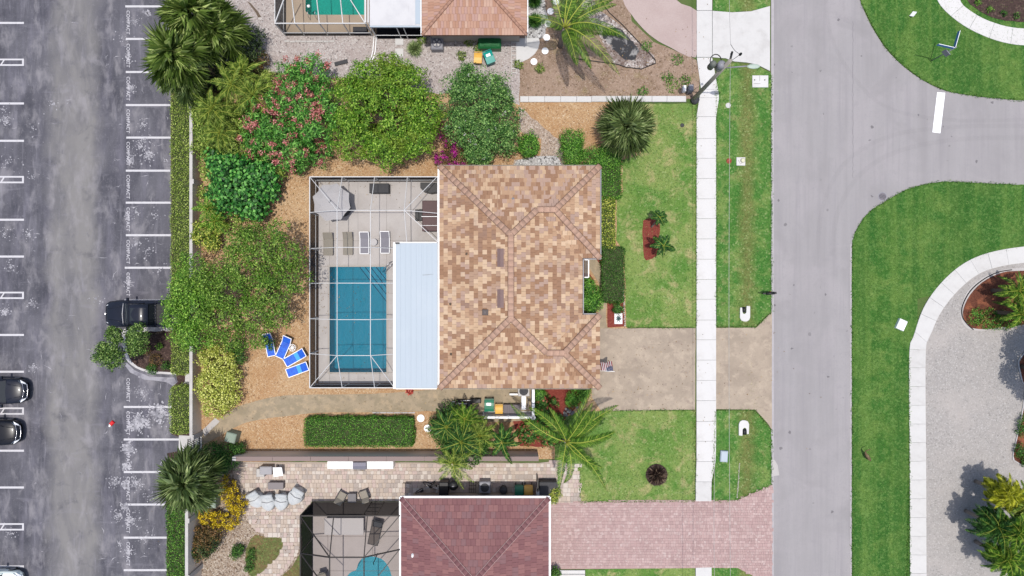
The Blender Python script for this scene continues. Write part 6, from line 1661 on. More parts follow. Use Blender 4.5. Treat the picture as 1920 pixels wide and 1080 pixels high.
def car(label, loc, rz, paint, L=4.7, Wd=1.85, kind='sedan', group=None, name='parked_car', roofc=None):
    """faces +x; origin at the middle on the ground"""
    t = empty(name, (*loc, 0), rz, label, 'pickup' if kind == 'pickup' else 'car', group)
    mb = MB(); f = L / 2
    if kind == 'pickup':
        st = [(-f, Wd * .95, .5, 1.12), (-f + .06, Wd, .42, 1.16), (-f + 1.9, Wd, .4, 1.18), (-.1, Wd, .4, 1.2), (1.15, Wd, .4, 1.22), (f - .9, Wd * .99, .42, 1.16), (f - .35, Wd * .95, .42, 1.06), (f - .08, Wd * .82, .45, .95), (f, Wd * .66, .5, .8)]
    else:
        st = [(-f, Wd * .7, .45, .8), (-f + .15, Wd * .86, .35, .95), (-f + .6, Wd * .97, .28, 1.02), (-.9, Wd, .24, 1.0), (.8, Wd, .24, .98), (f - .95, Wd * .97, .26, .93), (f - .42, Wd * .90, .28, .84), (f - .12, Wd * .74, .34, .70), (f, Wd * .5, .38, .58)]
    mb.loft([section(*s) for s in st], 0, True)
    body = mb.build('body', paint, t)
    # greenhouse
    if kind == 'pickup': g = [(1.30, Wd * .84, 1.2), (.62, Wd * .72, 1.84), (-.78, Wd * .72, 1.86), (-.95, Wd * .80, 1.22)]
    else: g = [(1.05, Wd * .86, .98), (.28, Wd * .70, 1.42), (-1.0, Wd * .70, 1.42), (-1.75, Wd * .82, 1.02)]
    (xa, wa, za), (xb, wb, zb), (xc, wc, zc), (xd, wd, zd) = g
    v = []
    for x, w, z in g: v += [(x, -w / 2, z), (x, w / 2, z)]
    mb = MB(); mb.add(v, [(1, 0, 2, 3), (5, 4, 6, 7)]); mb.build('windscreen', M['glass'], t)
    mb = MB(); mb.add(v, [(0, 6, 4, 2), (1, 3, 5, 7)]); mb.build('side_glass', M['glass'], t)
    mb = MB(); ns = 7; secs = []
    for x, w, z in ((xb + .03, wb, zb), ((xb * .8 + xc * .2), wb, zb + .02), ((xb + xc) / 2, wb, zb + .035), (xc - .03, wc, zc)):
        secs.append([(x, -w / 2 - .02, z - .03), (x, -w / 2 - .01, z + .02), (x, -w * .3, z + .055), (x, 0, z + .065), (x, w * .3, z + .055), (x, w / 2 + .01, z + .02), (x, w / 2 + .02, z - .03)])
    mb.loft(secs, 0, True); mb.build('roof', roofc or paint, t)
    for s in (-1, 1): # pillars
        mb = MB()
        mb.bar((xa, s * wa / 2, za), (xb, s * wb / 2, zb), .06, .05); mb.bar((xc, s * wc / 2, zc), (xd, s * wd / 2, zd), .07, .05); mb.bar(((xb + xc) / 2, s * wb / 2, zb), ((xb + xc) / 2 - .1, s * wa / 2, za), .06, .04)
        mb.build('pillar', paint, t)
        mb = MB(); mb.box(xa - .28, s * (Wd / 2 + .10), za + .0, .16, .24, .17, bev=.05); mb.build('mirror', paint, t)
        mb = MB(); mb.loft([[(f - .42, s * Wd * .44, .76), (f - .25, s * Wd * .40, .80 if kind != 'pickup' else .96), (f - .1, s * Wd * .33, .70)], [(f - .3, s * Wd * .33, .82 if kind != 'pickup' else 1.06), (f - .14, s * Wd * .30, .78 if kind != 'pickup' else 1.0), (f - .03, s * Wd * .26, .68)]], smooth=False)
        mb.build('headlight', LAMP, t)
        for wxp in (f - .95, -f + 1.0):
            mb = MB(); r = .40 if kind == 'pickup' else .33
            mb.lathe(0, 0, [(r * .55, -.11), (r, -.11), (r, .11), (r * .55, .11)], 18)
            w_ = mb.build('wheel', M['tyre'], t, (wxp, s * (Wd / 2 - .13), r), (math.pi / 2, 0, 0))
            mb = MB(); mb.lathe(0, 0, [(r * .62, -.12), (r * .62, .12)], 12); mb.build('rim', M['galv'], w_)
    # bonnet creases and front trim
    mb = MB()
    hz = (1.24 if kind == 'pickup' else 1.0)
    for s in (-1, 1):
        mb.tube([(xa + .12, s * Wd * .30, hz + (.02 if kind == 'pickup' else .005)), (f - .95, s * Wd * .25, hz - .03 if kind == 'pickup' else .965), (f - .35, s * Wd * .2, (1.095 if kind == 'pickup' else .875))], .022, 4)
    mb.build('bonnet_crease', paint, t)
    mb = MB(); mb.tube([(f - .3, -Wd * .40, .60 if kind != 'pickup' else .8), (f - .02, -Wd * .24, .60 if kind != 'pickup' else .8), (f + .035, 0, .6 if kind != 'pickup' else .8), (f - .02, Wd * .24, .60 if kind != 'pickup' else .8), (f - .3, Wd * .40, .60 if kind != 'pickup' else .8)], .03, 5); mb.build('grille', CHR, t)
    mb = MB(); mb.tube([(f - .52, -Wd * .42, .845), (f - .22, -Wd * .28, .80), (f - .14, 0, .79), (f - .22, Wd * .28, .80), (f - .52, Wd * .42, .845)] if kind != 'pickup' else [(1.34, -Wd * .40, 1.25), (1.40, 0, 1.28), (1.34, Wd * .40, 1.25)], .022, 4); mb.build('trim', CHR if kind != 'pickup' else mat('wiper_cowl', (.5, .5, .52), .4), t)
    if kind == 'pickup':
        mb = MB()
        mb.box(-f + 1.0, 0, 1.12, 1.75, Wd * .72, .10)   # bed recess drawn as a darker floor
        mb.build('bed_liner', M['black'], t)
        for a, b, sx, sy in ((-f + 1.0, Wd * .45, 1.95, .13), (-f + 1.0, -Wd * .45, 1.95, .13), (-f + .08, 0, .12, Wd * .9), (-1.02, 0, .1, Wd * .86)):
            mb = MB(); mb.box(a, b, 1.14, sx, sy, .17, bev=.03); mb.build('bed_rail', paint, t)
        mb = MB(); mb.box(-.1, 0, 1.89, 1.15, .95, .03, bev=.02); mb.build('sunroof', M['glass'], t)
        mb = MB()
        for k in range(5): mb.box(-f + 1.0, -.5 + k * .25, 1.222, 1.7, .03, .015)
        mb.build('bed_rib', M['charcoal'], t)
    return t
cx, cy = W(269, 588.5, 1.0)
car('black pickup truck parked nose out under the overhanging tree', (cx, cy), math.pi, CARP, 5.75, 1.95, 'pickup', name='pickup_truck')
PG = 'cars at the left edge'
cx, cy = W(50, 733, .6); car('dark car with chrome striped nose, upper of the pair at the left edge', (cx - 2.35 + .05, cy), 0, CARP, 4.7, 1.9, 'sedan', PG)
cx, cy = W(36, 808, .6); car('black car with matte nose, lower of the pair at the left edge', (cx - 2.35 + .1, cy - .1), 0, CARP2, 4.7, 1.9, 'sedan', PG)
cx, cy = W(44, 1092, .6); car('car with white paint in the bottom left corner', (cx - 2.35, cy), 0, CARW, 4.6, 1.85, 'sedan', PG)
t = empty('crushed_cup', (*W(211, 793), 0), .6, 'small red carton with white top lying on the asphalt', 'litter')
mb = MB(); mb.box(0, 0, 0, .34, .26, .16, .2, bev=.05); mb.build('carton', M['red'], t)
mb = MB(); mb.box(-.26, -.05, 0, .2, .14, .08, .7, bev=.03); mb.build('lid', M['white'], t)

# ------------------------------------------------------------------ poolside furniture
def lounger(label, px, py, ang, m, frame, group, name='sun_lounger', L=1.75, Wd=.66, back=.45, hl='same', z0=.05):
    x, y = W(px, py, .35)
    t = empty(name, (x, y, z0), ang, label, 'lounger', group)   # head towards +y
    fr = MB()
    for s in (-1, 1): fr.bar((s * Wd / 2, -L / 2, .32), (s * Wd / 2, L * .18, .32), .05, .05)
    fr.bar((-Wd / 2, -L / 2, .32), (Wd / 2, -L / 2, .32), .05, .05)
    yb, zb = L * .18, .32
    ye, ze = yb + L * .32 * math.cos(back), zb + L * .32 * math.sin(back)
    for s in (-1, 1): fr.bar((s * Wd / 2, yb, zb), (s * Wd / 2, ye, ze), .05, .05)
    fr.bar((-Wd / 2, ye, ze), (Wd / 2, ye, ze), .05, .05)
    fr.build('frame', frame, t)
    for s in (-1, 1):
        for yy in (-L * .4, L * .2):
            mb = MB(); mb.bar((s * Wd / 2, yy, .3), (s * Wd / 2, yy - .05, 0), .045, .045); mb.build('leg', frame, t)
    mb = MB(); mb.add([(-Wd / 2 + .02, -L / 2 + .02, .335), (Wd / 2 - .02, -L / 2 + .02, .335), (Wd / 2 - .02, yb, .335), (-Wd / 2 + .02, yb, .335), (-Wd / 2 + .02, yb, .31), (Wd / 2 - .02, yb, .31), (Wd / 2 - .02, -L / 2 + .02, .31), (-Wd / 2 + .02, -L / 2 + .02, .31)], [(0, 1, 2, 3), (4, 5, 6, 7), (0, 7, 6, 1)]); mb.build('seat', m, t)
    mb = MB(); mb.add([(-Wd / 2 + .02, yb + .01, zb + .015), (Wd / 2 - .02, yb + .01, zb + .015), (Wd / 2 - .02, ye, ze + .015), (-Wd / 2 + .02, ye, ze + .015)], [(0, 1, 2, 3)]); mb.build('backrest', m, t)
    if hl == 'blue':
        mb = MB(); mb.add([(-Wd / 2 + .03, -L * .02, .345), (Wd / 2 - .03, -L * .02, .345), (Wd / 2 - .03, yb - .05, .345), (-Wd / 2 + .03, yb - .05, .345)], [(0, 1, 2, 3)]); mb.build('pale_stripe', M['blue_light'], t)
    return t
GL = 'loungers lined up north of the pool'
fr_b = mat('beige_frame', A(170, 160, 146), .6)
lounger('beige mesh lounger leftmost in the row by the pool', 615.5, 457, 0, M['beigemesh'], fr_b, GL, L=1.7)
lounger('beige mesh lounger second in the row by the pool', 652.5, 456, 0, M['beigemesh'], fr_b, GL, L=1.7)
lounger('grey lounger with white frame beside the small glass table', 683.5, 455, 0, M['greymesh'], M['white'], GL, L=1.65)
lounger('grey lounger with white frame rightmost in the row by the pool', 722, 454, 0, M['greymesh'], M['white'], GL, L=1.65)
t = empty('side_table', (*W(701, 454, .4), .05), 0, 'small round glass table between the two white framed loungers', 'table')
mb = MB(); mb.lathe(0, 0, [(.26, .42), (.27, .45), (.26, .46)], 20); mb.build('table_top', mat('frosted_glass', A(224, 220, 218), .2), t)
for k in range(3):
    mb = MB(); a = k * 2.09; mb.tube([(.22 * math.cos(a), .22 * math.sin(a), .42), (.12 * math.cos(a), .12 * math.sin(a), 0)], .018, 5); mb.build('leg', M['charcoal'], t)
GB = 'blue loungers on the gravel'
lounger('blue lounger half hidden by leaves, leftmost on the gravel', 505, 646, -2.95 + math.pi, M['blue'], M['white'], GB, L=1.75, Wd=.6, z0=0)
lounger('blue lounger lying beside the white round table', 533, 650, -.42, M['blue'], M['white'], GB, L=1.8, z0=0, back=.6)
lounger('blue lounger with pale stripe, third of the fan on the gravel', 554, 670, -1.06, M['blue'], M['white'], GB, L=1.8, hl='blue', z0=0, back=.5)
lounger('blue lounger with pale stripe lowest of the fan on the gravel', 558, 693, -1.22, M['blue'], M['white'], GB, L=1.7, hl='blue', z0=0, back=.3)
t = empty('round_table', (*W(548, 652, .45), 0), 0, 'small white openwork round table among the blue loungers', 'table')
mb = MB(); n = 18
for k in range(9): a = k * .698; mb.bar((0, 0, .45), (.24 * math.cos(a), .24 * math.sin(a), .45), .035, .015)
mb.tube([(.25 * math.cos(2 * math.pi * k / 20), .25 * math.sin(2 * math.pi * k / 20), .45) for k in range(21)], .022, 5); mb.lathe(0, 0, [(.08, .445), (.08, .465)], 10)
mb.build('table_top', M['white'], t)
for k in range(4):
    mb = MB(); a = k * 1.57 + .7; mb.tube([(.2 * math.cos(a), .2 * math.sin(a), .44), (.22 * math.cos(a), .22 * math.sin(a), 0)], .015, 5); mb.build('leg', M['white'], t)
# umbrella
ux, uy = W(621, 379, 2.1)
t = empty('patio_umbrella', (ux, uy, .05), 0, 'grey eight sided umbrella in the upper left corner of the pool cage', 'umbrella')
mb = MB(); mb.lathe(0, 0, [(.03, 0), (.03, 2.0)], 8); mb.build('pole', M['charcoal'], t)
mb = MB(); mb.lathe(0, 0, [(.28, 0), (.27, .06), (.05, .1)], 16); mb.build('base', M['charcoal'], t)
Ru = 1.42; k8 = [(Ru * math.cos(math.radians(22.5 + 45 * k) + .1), Ru * math.sin(math.radians(22.5 + 45 * k) + .1)) for k in range(8)]
for k in range(8):
    a, b = k8[k], k8[(k + 1) % 8]
    mb = MB(); mid = ((a[0] + b[0]) / 2 * .95, (a[1] + b[1]) / 2 * .95)
    mb.add([(.0, .0, 2.42), (a[0] * .5, a[1] * .5, 2.22), (a[0], a[1], 1.95), (mid[0], mid[1], 1.93), (b[0], b[1], 1.95), (b[0] * .5, b[1] * .5, 2.22)], [(0, 1, 5), (1, 2, 3, 4, 5)])
    mb.build('canopy_panel', M['umbrella'], t)
    mb = MB(); mb.bar((0, 0, 2.38), (a[0], a[1], 1.93), .02, .02); mb.build('rib', M['charcoal'], t)
mb = MB(); mb.lathe(0, 0, [(.09, 2.41), (.05, 2.47), (.02, 2.53)], 8); mb.build('finial', M['umbrella'], t)
t = empty('patio_table', (ux + .5, uy - .3, .05), 0, 'dark table and chairs mostly under the grey umbrella', 'table')
mb = MB(); mb.lathe(0, 0, [(.62, .68), (.62, .72)], 16); mb.build('table_top', M['charcoal'], t)
for k in range(4):
    mb = MB(); a = k * 1.57 + .7; mb.tube([(.4 * math.cos(a), .4 * math.sin(a), .68), (.5 * math.cos(a), .5 * math.sin(a), 0)], .02, 5); mb.build('leg', M['charcoal'], t)
# dark covered benches and the spa
def covered(label, px, py, sx, sy, h, m, rz=0, name='covered_box', cat='storage box', z0=.05, lid=.06, group=None, ribs=0, bev=.05):
    x, y = W(px, py, h); t = empty(name, (x, y, z0), rz, label, cat, group)
    mb = MB(); mb.box(0, 0, 0, sx - .05, sy - .05, h - lid, bev=.01); mb.build('body', m, t)
    mb = MB(); mb.box(0, 0, h - lid, sx, sy, lid, bev=bev)
    mb.build('lid', m, t)
    if ribs:
        mb = MB()
        for k in range(ribs): mb.box(-sx / 2 + (k + .5) * sx / ribs, 0, h + .001, sx / ribs * .12, sy * .94, .012)
        mb.build('rib', M['charcoal'], t)
    return t
covered('charcoal covered bench against the north screen of the pool cage', 711, 353, 1.45, .72, .75, M['charcoal'], name='covered_bench', cat='bench')
t = empty('covered_grill', (*W(805, 351, .9), .05), 0, 'grill under a black six sided cover in the upper right corner of the cage', 'grill')
mb = MB(); mb.prism([(-.66, .34), (-.66, -.05), (-.42, -.3), (.1, -.42), (.62, -.34), (.68, .0), (.6, .34)], 0, .92); mb.build('cover', M['black'], t)
mb = MB(); mb.box(.0, .0, .93, .16, .03, .02); mb.build('handle', M['galv'], t)
t = empty('hot_tub', (*W(811, 405, .85), .05), 0, 'hot tub under a folded maroon cover beside the tiled roof', 'hot tub')
mb = MB(); mb.box(.15, 0, 0, 1.75, 2.2, .8, bev=.08); mb.build('tub', M['charcoal'], t)
for yy in (.57, -.57): mb = MB(); mb.box(.15, yy, .8, 1.8, 1.12, .1, bev=.04); mb.build('cover_half', M['maroon'], t)
mb = MB()
mb.bar((-.8, -.05, .93), (1.0, -.05, .93), .05, .04); mb.bar((-.8, -.72, 1.0), (.9, -.72, 1.0), .03, .03); mb.build('lifter_arm', M['white'], t)
for k in range(2): mb = MB(); mb.box(-1.22 + k * .33, .12, 0, .28, .84, .3 + .25 * k, bev=.02); mb.build('step', M['black'], t)
# north pool items
t = empty('pool_float', (*W(578, 11), -.08), 0, 'small white round floating dispenser in the teal pool', 'pool float'); mb = MB(); mb.lathe(0, 0, [(.1, 0), (.13, .04), (.08, .1)], 12); mb.build('float', M['white'], t)
t = empty('pool_ladder', (*W(588, 27), 0), 0, 'thin steel ladder at the lower left corner of the teal pool', 'ladder')
for ox in (-.22, .3):
    mb = MB(); mb.tube(spline([(ox, -.45, .03), (ox, -.38, .6), (ox, -.05, .72), (ox, .12, .3), (ox, .14, -.2)], 4), .022, 6); mb.build('rail', M['metal'], t)
covered('dark low bench inside the north pool cage with a pale box on top', 675, 56, 1.05, .46, .5, M['charcoal'], name='covered_bench', cat='bench')

# ------------------------------------------------------------------ service yard between house and clump
t = empty('white_fence', (*W(1000, 784), 0), 0, 'white L shaped fence with a round capped corner post round the bins', 'fence')
ox, oy = W(1000, 784)
hf = 1.3
a = W(906, 783, hf); b = W(1000, 783, hf); c = W(1000, 730, hf)
b = (b[0], b[1])
for k in range(4):
    x0 = a[0] + (b[0] - a[0]) * k / 4; x1 = a[0] + (b[0] - a[0]) * (k + 1) / 4
    mb = MB(); mb.box((x0 + x1) / 2 - ox, b[1] - oy, .1, x1 - x0 - .02, .16, hf - .1, bev=.02); mb.build('panel', M['white'], t)
for k in range(2):
    y0 = b[1] + (c[1] - b[1]) * k / 2; y1 = b[1] + (c[1] - b[1]) * (k + 1) / 2
    mb = MB(); mb.box(b[0] - ox, (y0 + y1) / 2 - oy, .1, .2, y1 - y0 - .02, hf - .1, bev=.02); mb.build('panel', M['white'], t)
mb = MB(); mb.lathe(b[0] - ox, b[1] - oy, [(.13, 0), (.13, hf + .03), (.17, hf + .04), (.17, hf + .1), (.12, hf + .1), (.11, hf + .06)], 16); mb.build('post', M['white'], t)
mb = MB(); mb.lathe(b[0] - ox, b[1] - oy, [(.09, hf + .065), (.08, hf + .13), (.03, hf + .15)], 12); mb.build('post_cap', M['galv'], t)
sheet('service_slab', P([(905, 771), (998, 771), (998, 782), (905, 782)]), .02, M['walk_grey'])
def bin_(label, px, py, m, rz=0, sx=.58, sy=.7, h=1.05, group=None, sticker=False, name='wheelie_bin', lidm=None):
    x, y = W(px, py, h); t = empty(name, (x, y, 0), rz, label, 'bin', group)
    mb = MB(); mb.loft([[(-sx / 2 * k, -sy / 2 * k, z), (sx / 2 * k, -sy / 2 * k, z), (sx / 2 * k, sy / 2 * k, z), (-sx / 2 * k, sy / 2 * k, z)] for k, z in ((.78, .08), (.95, h - .12))], smooth=False); mb.build('body', m, t)
    mb = MB(); secs = []
    for k in range(5):
        f = k / 4; yy = -sy / 2 - .03 + (sy + .04) * f; zz = h - .1 + .09 * math.sin(math.pi * f)
        secs.append([(-sx / 2 - .02, yy, h - .12), (sx / 2 + .02, yy, h - .12), (sx / 2, yy, zz), (-sx / 2, yy, zz)])
    mb.loft(secs, smooth=False); mb.build('lid', lidm or m, t)
    mb = MB(); mb.bar((-sx / 2, sy / 2 + .07, h - .1), (sx / 2, sy / 2 + .07, h - .1), .04, .04); mb.build('handle', m, t)
    for s in (-1, 1):
        mb = MB(); mb.lathe(0, 0, [(.11, -.03), (.11, .03)], 12); mb.build('wheel', M['tyre'], t, (s * sx * .4, sy / 2 - .02, .11), (0, math.pi / 2, 0))
    if sticker:
        mb = MB(); mb.box(-.02, .12, h + .0, sx * .5, .2, .004); mb.build('label', M['white'], t)
    return t
bin_('tall green wheelie bin inside the white fence', 917, 761, M['bin_green'], 0, .68, .82, 1.05, sticker=True)
bin_('small yellow bin between the green bin and the grey deck box', 935.5, 768, M['bin_yellow'], 0, .55, .6, .8)
covered('grey ribbed deck box inside the white fence', 960, 767, 1.28, .66, .6, mat('grey_deck_box', A(128, 118, 122), .6), name='deck_box', z0=0, ribs=10, bev=.02)
t = empty('air_conditioner', (*W(982, 733, .9), 0), 0, 'air conditioner with a round fan half under the eave inside the white fence', 'air conditioner')
mb = MB(); mb.box(0, 0, 0, .85, .8, .9, bev=.04); mb.build('housing', M['white_dirty'], t)
mb = MB(); mb.lathe(0, 0, [(.3, .9), (.33, .94), (.3, .95), (.27, .92)], 18); mb.build('fan_guard', M['charcoal'], t)
mb = MB(); mb.lathe(0, 0, [(.26, .905), (.1, .93), (.02, .94)], 18); mb.build('fan', M['charcoal'], t)
mb = MB(); mb.box(-.75, -.32, 0, .6, .12, .5); mb.build('bracket', M['white'], t)
t = empty('softener_tank', (*W(982, 756, .9), 0), 0, 'narrow white equipment case standing upright beside the white fence', 'equipment')
mb = MB(); mb.box(0, 0, 0, .34, 1.0, .85, bev=.04); mb.build('case', M['white'], t)
mb = MB(); mb.tube([(.1, -.4, .85), (.3, -.42, .8), (.34, -.2, .6), (.33, .3, .5)], .03, 6); mb.build('hose', M['grey'], t)
t = empty('pool_pump', (*W(866, 756, .4), 0), 0, 'pool pump with bent white pipes beside the path under the roof edge', 'pool equipment')
mb = MB(); mb.lathe(.55, -.1, [(.2, 0), (.22, .5), (.1, .62)], 12); mb.build('filter_tank', M['charcoal'], t)
mb = MB(); mb.box(-.1, .15, .05, .7, .22, .3, bev=.05); mb.build('pump', M['black'], t)
for pth in ([(-.75, -.4, .2), (-.75, .05, .2), (-.7, .12, .45), (-.5, .12, .45)], [(-.6, -.35, .5), (-.2, .12, .62)], [(-.4, .0, .5), (.5, -.02, .5)], [(.1, .2, .4), (.9, .2, .35)]):
    mb = MB(); mb.tube(pth, .035, 6); mb.build('pipe', M['white'], t)
covered('black pump housing beside the pool pump', 892, 752, .8, .34, .45, M['black'], name='pump_housing', cat='pool equipment', z0=0)
for k, (px, py) in enumerate(((789, 784), (802, 803))):
    mb = MB(); mb.lathe(0, 0, [(.27, 0), (.285, .03), (.28, .05)], 20); tag(mb.build('stepping_disc', M['white'], None, (*W(px, py), .02)), ['round white stepping disc beside the end of the free standing hedge', 'round white stepping disc partly under the palm clump'][k], 'stepping stone', 'white round stepping discs')
mb = MB()
for k in range(60): a = R(0, 6.28); d = R(0, .3); s = R(.04, .09); mb.add([(d * math.cos(a) - s, d * math.sin(a), .03 + d * .1), (d * math.cos(a), d * math.sin(a) - s, .1), (d * math.cos(a) + s, d * math.sin(a), .05), (d * math.cos(a), d * math.sin(a) + s, .12)], [(0, 1, 2, 3)])
tag(mb.build('dark_red_plant', F['flower_red'], None, (*W(768, 733), .02)), 'small dark red plant at the foot of the patio roof post', 'plant')

# ------------------------------------------------------------------ north yard items
t = empty('air_conditioner', (*W(819, 80, .75), 0), 0, 'square grey air conditioner below the salmon roof', 'air conditioner')
mb = MB(); mb.box(0, 0, 0, .9, .95, .75, bev=.08); mb.build('housing', M['galv'], t)
mb = MB(); mb.lathe(0, 0, [(.34, .75), (.36, .78), (.30, .785), (.12, .77), (.1, .80), (.04, .81)], 18); mb.build('fan_guard', mat('fan_guard_grey', (.1, .1, .12), .5), t)
for k in range(5):
    mb = MB(); a = k * 1.257; mb.add([(.08 * math.cos(a), .08 * math.sin(a), .79), (.3 * math.cos(a), .3 * math.sin(a), .79), (.28 * math.cos(a + .6), .28 * math.sin(a + .6), .795), (.1 * math.cos(a + .6), .1 * math.sin(a + .6), .795)], [(0, 1, 2, 3)]); mb.build('fan_blade', M['white_dirty'], t)
t = empty('drain_pipe', (*W(855, 79), 0), 0, 'pale bent drain pipe on the shell gravel right of the air conditioner', 'pipe')
mb = MB(); mb.tube([(-.6, .35, .5), (-.1, .1, .35), (.0, -.1, .3), (.0, -.2, .05)], .05, 7); mb.tube([(-.02, -.2, .06), (0, -.9, .05)], .02, 5); mb.build('pipe', M['white_dirty'], t)
t = empty('tarp_covered_box', (*W(918, 78, .8), 0), 0, 'box wrapped in a dark green tarpaulin under the salmon roof', 'covered box')
mb = MB(); mb.box(0, 0, 0, 1.7, .95, .8, bev=.12); mb.build('tarpaulin', M['tarp'], t)
mb = MB()
for k in range(5): mb.tube([(-.7 + R(0, .3), -.3 + k * .14, .82), (0, -.28 + k * .13 + R(-.05, .05), .835), (.7 - R(0, .3), -.3 + k * .15, .81)], .018, 4)
mb.build('fold', M['tarp'], t)
bin_('yellow bin standing on the shell gravel', 896, 107.5, M['bin_yellow'], -.05, .58, .72, .75)
bin_('teal bin with a white sticker on the shell gravel', 917, 106, M['bin_teal'], .38, .66, .86, .95, sticker=True)
t = empty('lattice_fence', (*W(963.5, 105), 0), 0, 'white ladder like lattice laid along the left of the quarter round pad', 'lattice')
for s in (-.17, .17): mb = MB(); mb.box(s, 0, .0, .05, 2.85, .12); mb.build('rail', M['white_dirty'], t)
for k in range(9): mb = MB(); mb.box(0, -1.3 + k * .33, .03, .3, .07, .08); mb.build('rung', M['white_dirty'], t)
pad = [W(968, 72)] + P([(1010, 72), (1012, 80), (1009, 92), (1002, 102), (992, 110), (980, 116), (968, 121)])
o = MB().prism(pad, .0, .06).build('quarter_round_pad', M['walk_grey']); o['kind'] = 'structure'
DG = 'white round stepping discs by the coconut palm'
for k, (px, py) in enumerate(((1042, 4), (1032, 22), (1027, 45), (1025, 71), (1022, 96), (1001, 116))):
    mb = MB(); mb.lathe(0, 0, [(.245, 0), (.255, .03), (.25, .05)], 18)
    tag(mb.build('stepping_disc', M['white'], None, (*W(px, py), .03)), ['round white stepping disc at the very top edge of the frame', 'second round white disc from the top edge', 'speckled round disc left of the palm crown', 'round disc just under the left palm frond', 'round disc right of the quarter round pad', 'last round disc below the quarter round pad'][k], 'stepping stone', DG)
for k, py in enumerate((77, 99)):
    mb = MB(); mb.box(0, 0, 0, .62, .62, .05, bev=.01); tag(mb.build('paving_slab', M['walk_grey'], None, (*W(749, py), .02)), ['square slab at the door of the screened room', 'square slab second from the screened room'][k], 'paving slab', 'square slabs outside the screened room')
t = empty('white_stone_line', (*W(581, 78), 0), 0, 'straight line of white stones on the shell gravel below the north cage', 'edging')
for k in range(9): mb = MB(); mb.box(0, 0, 0, .41, .13, .05, R(-.03, .03), bev=.02); mb.build('stone', M['white_dirty'], t, (-1.7 + k * .42, R(-.02, .02), .02))
t = empty('curved_edging', (*W(700, 95), 0), 0, 'pair of white curved edging rails running from the north cage towards the bright tree', 'edging')
for o_ in (-.09, .09):
    mb = MB(); mb.tube([(W(px, py)[0] - t.location.x + o_, W(px, py)[1] - t.location.y, .06) for px, py in ((704, 68), (703, 80), (702, 95), (699, 108), (690, 122))], .045, 5); mb.build('rail', M['white'], t)
mb = MB(); mb.prism(P([(386 + 78, 3), (480, 24), (484, 33), (490, 32), (484, 22), (470, 6)]), .015, .05)
tag(mb.build('fallen_branch', M['trunk']), 'dark fallen branch on the shell gravel near the top left palms', 'branch')
t = empty('dark_slab_heap', (*W(640, 118), 0), 0, 'dark landscape slab showing between the oleander and the bright tree', 'slab'); mb = MB(); mb.box(0, 0, 0, 1.0, .3, .1, .25, bev=.03); mb.build('slab', M['charcoal'], t)

# ------------------------------------------------------------------ utility pole, lamp, wires
bx, by = W(1299, 187); HPp = 8.6; tx, ty = bx, by
t = empty('utility_pole', (bx, by, 0), 0, 'weathered wooden utility pole with transformer and street lamp beside the pavement', 'utility pole')
mb = MB(); mb.tube([(0, 0, -.05), (0, 0, HPp)], [.16, .12], 10); mb.build('pole', M['wood_pole'], t)
def lp(px, py, h): x, y = W(px, py, h); return (x - bx, y - by, h)
mb = MB(); mb.tube([lp(1350, 128, 6.6)[:2] + (6.6,), lp(1375, 126, 7.2), lp(1400, 124, 7.5)], .045, 6); mb.build('lamp_arm', M['galv'], t)
lh = lp(1413, 124.5, 7.5); mb = MB()
mb.loft([[(lh[0] + x, lh[1] + w * math.cos(a), lh[2] + .1 * w * 3 * math.sin(a)) for a in [2 * math.pi * k / 10 for k in range(10)]] for x, w in ((-.42, .05), (-.25, .13), (.0, .17), (.25, .13), (.4, .04))]); mb.build('lamp_head', mat('lamp_shell', A(206, 224, 210), .5), t)
for k, (dx, dy, s) in enumerate(((-.22, .1, 1), (-.75, .15, .8))):
    mb = MB(); mb.lathe(dx, dy, [(.26 * s, 6.9), (.27 * s, 7.6), (.2 * s, 7.72), (.06, 7.76)], 12); mb.build('transformer', M['galv'] if k == 0 else mat('old_transformer', A(126, 130, 122), .6), t)
mb = MB(); cxl = lp(1342, 114, 6.8); mb.tube([(cxl[0] + .36 * math.cos(a), cxl[1] + .42 * math.sin(a), 6.8) for a in [2 * math.pi * k / 20 for k in range(21)]], .035, 5); mb.build('cable_coil', M['black'], t)
mb = MB(); e_ = lp(1372, 98, 8.3); mb.tube([(0, 0, 8.5), (e_[0], e_[1], 8.4)], .07, 6); mb.build('insulator', M['black'], t)
mb = MB(); g0 = lp(1388, 102, 7.9); mb.tube([(0, 0, 8.2), g0], .02, 4); mb.lathe(g0[0], g0[1], [(.03, 7.75), (.09, 7.85), (.08, 8.05), (.02, 8.1)], 8); mb.build('cutout_fuse', M['black'], t)
mb = MB(); mb.tube(spline([(lp(1370, 83, 8.0)), (lp(1378, 95, 7.9)), g0], 4), .015, 4); mb.build('jumper', M['black'], t)
mb = MB(); mb.tube([(.1, -.1, 0), (.1, -.1, .4)], .3, 10); mb.build('base_collar', M['charcoal'], t)
t = empty('meter_box', (*W(1290, 170), 0), 0, 'pale utility cabinet pair at the foot of the utility pole', 'utility box')
mb = MB(); mb.box(.05, 0, 0, .34, .46, .8, bev=.04); mb.build('cabinet', M['galv'], t)
mb = MB(); mb.box(-.36, .05, 0, .22, .42, .5, bev=.03); mb.build('pedestal', M['white'], t)
WG = 'overhead wires along the verge'
def wire(label, a, b, r=.014):
    a, b = Vector(a), Vector(b); n = 16; mb = MB()
    pts = [a.lerp(b, k / n) - Vector((0, 0, 4 * .35 * (k / n) * (1 - k / n))) for k in range(n + 1)]
    mb.tube(pts, r, 5); tag(mb.build('overhead_wire', mat('bare_wire', A(206, 204, 200), .4) if 'bare_wire' not in bpy.data.materials else bpy.data.materials['bare_wire']), label, 'wire', WG)
x, y = W(1369.5, 100, 8.2); x2, y2 = W(1371, 1200, 8.2)
wire('pale overhead wire running the whole length of the verge', (x, y, 8.2), (x2, y2 - 0, 8.2))
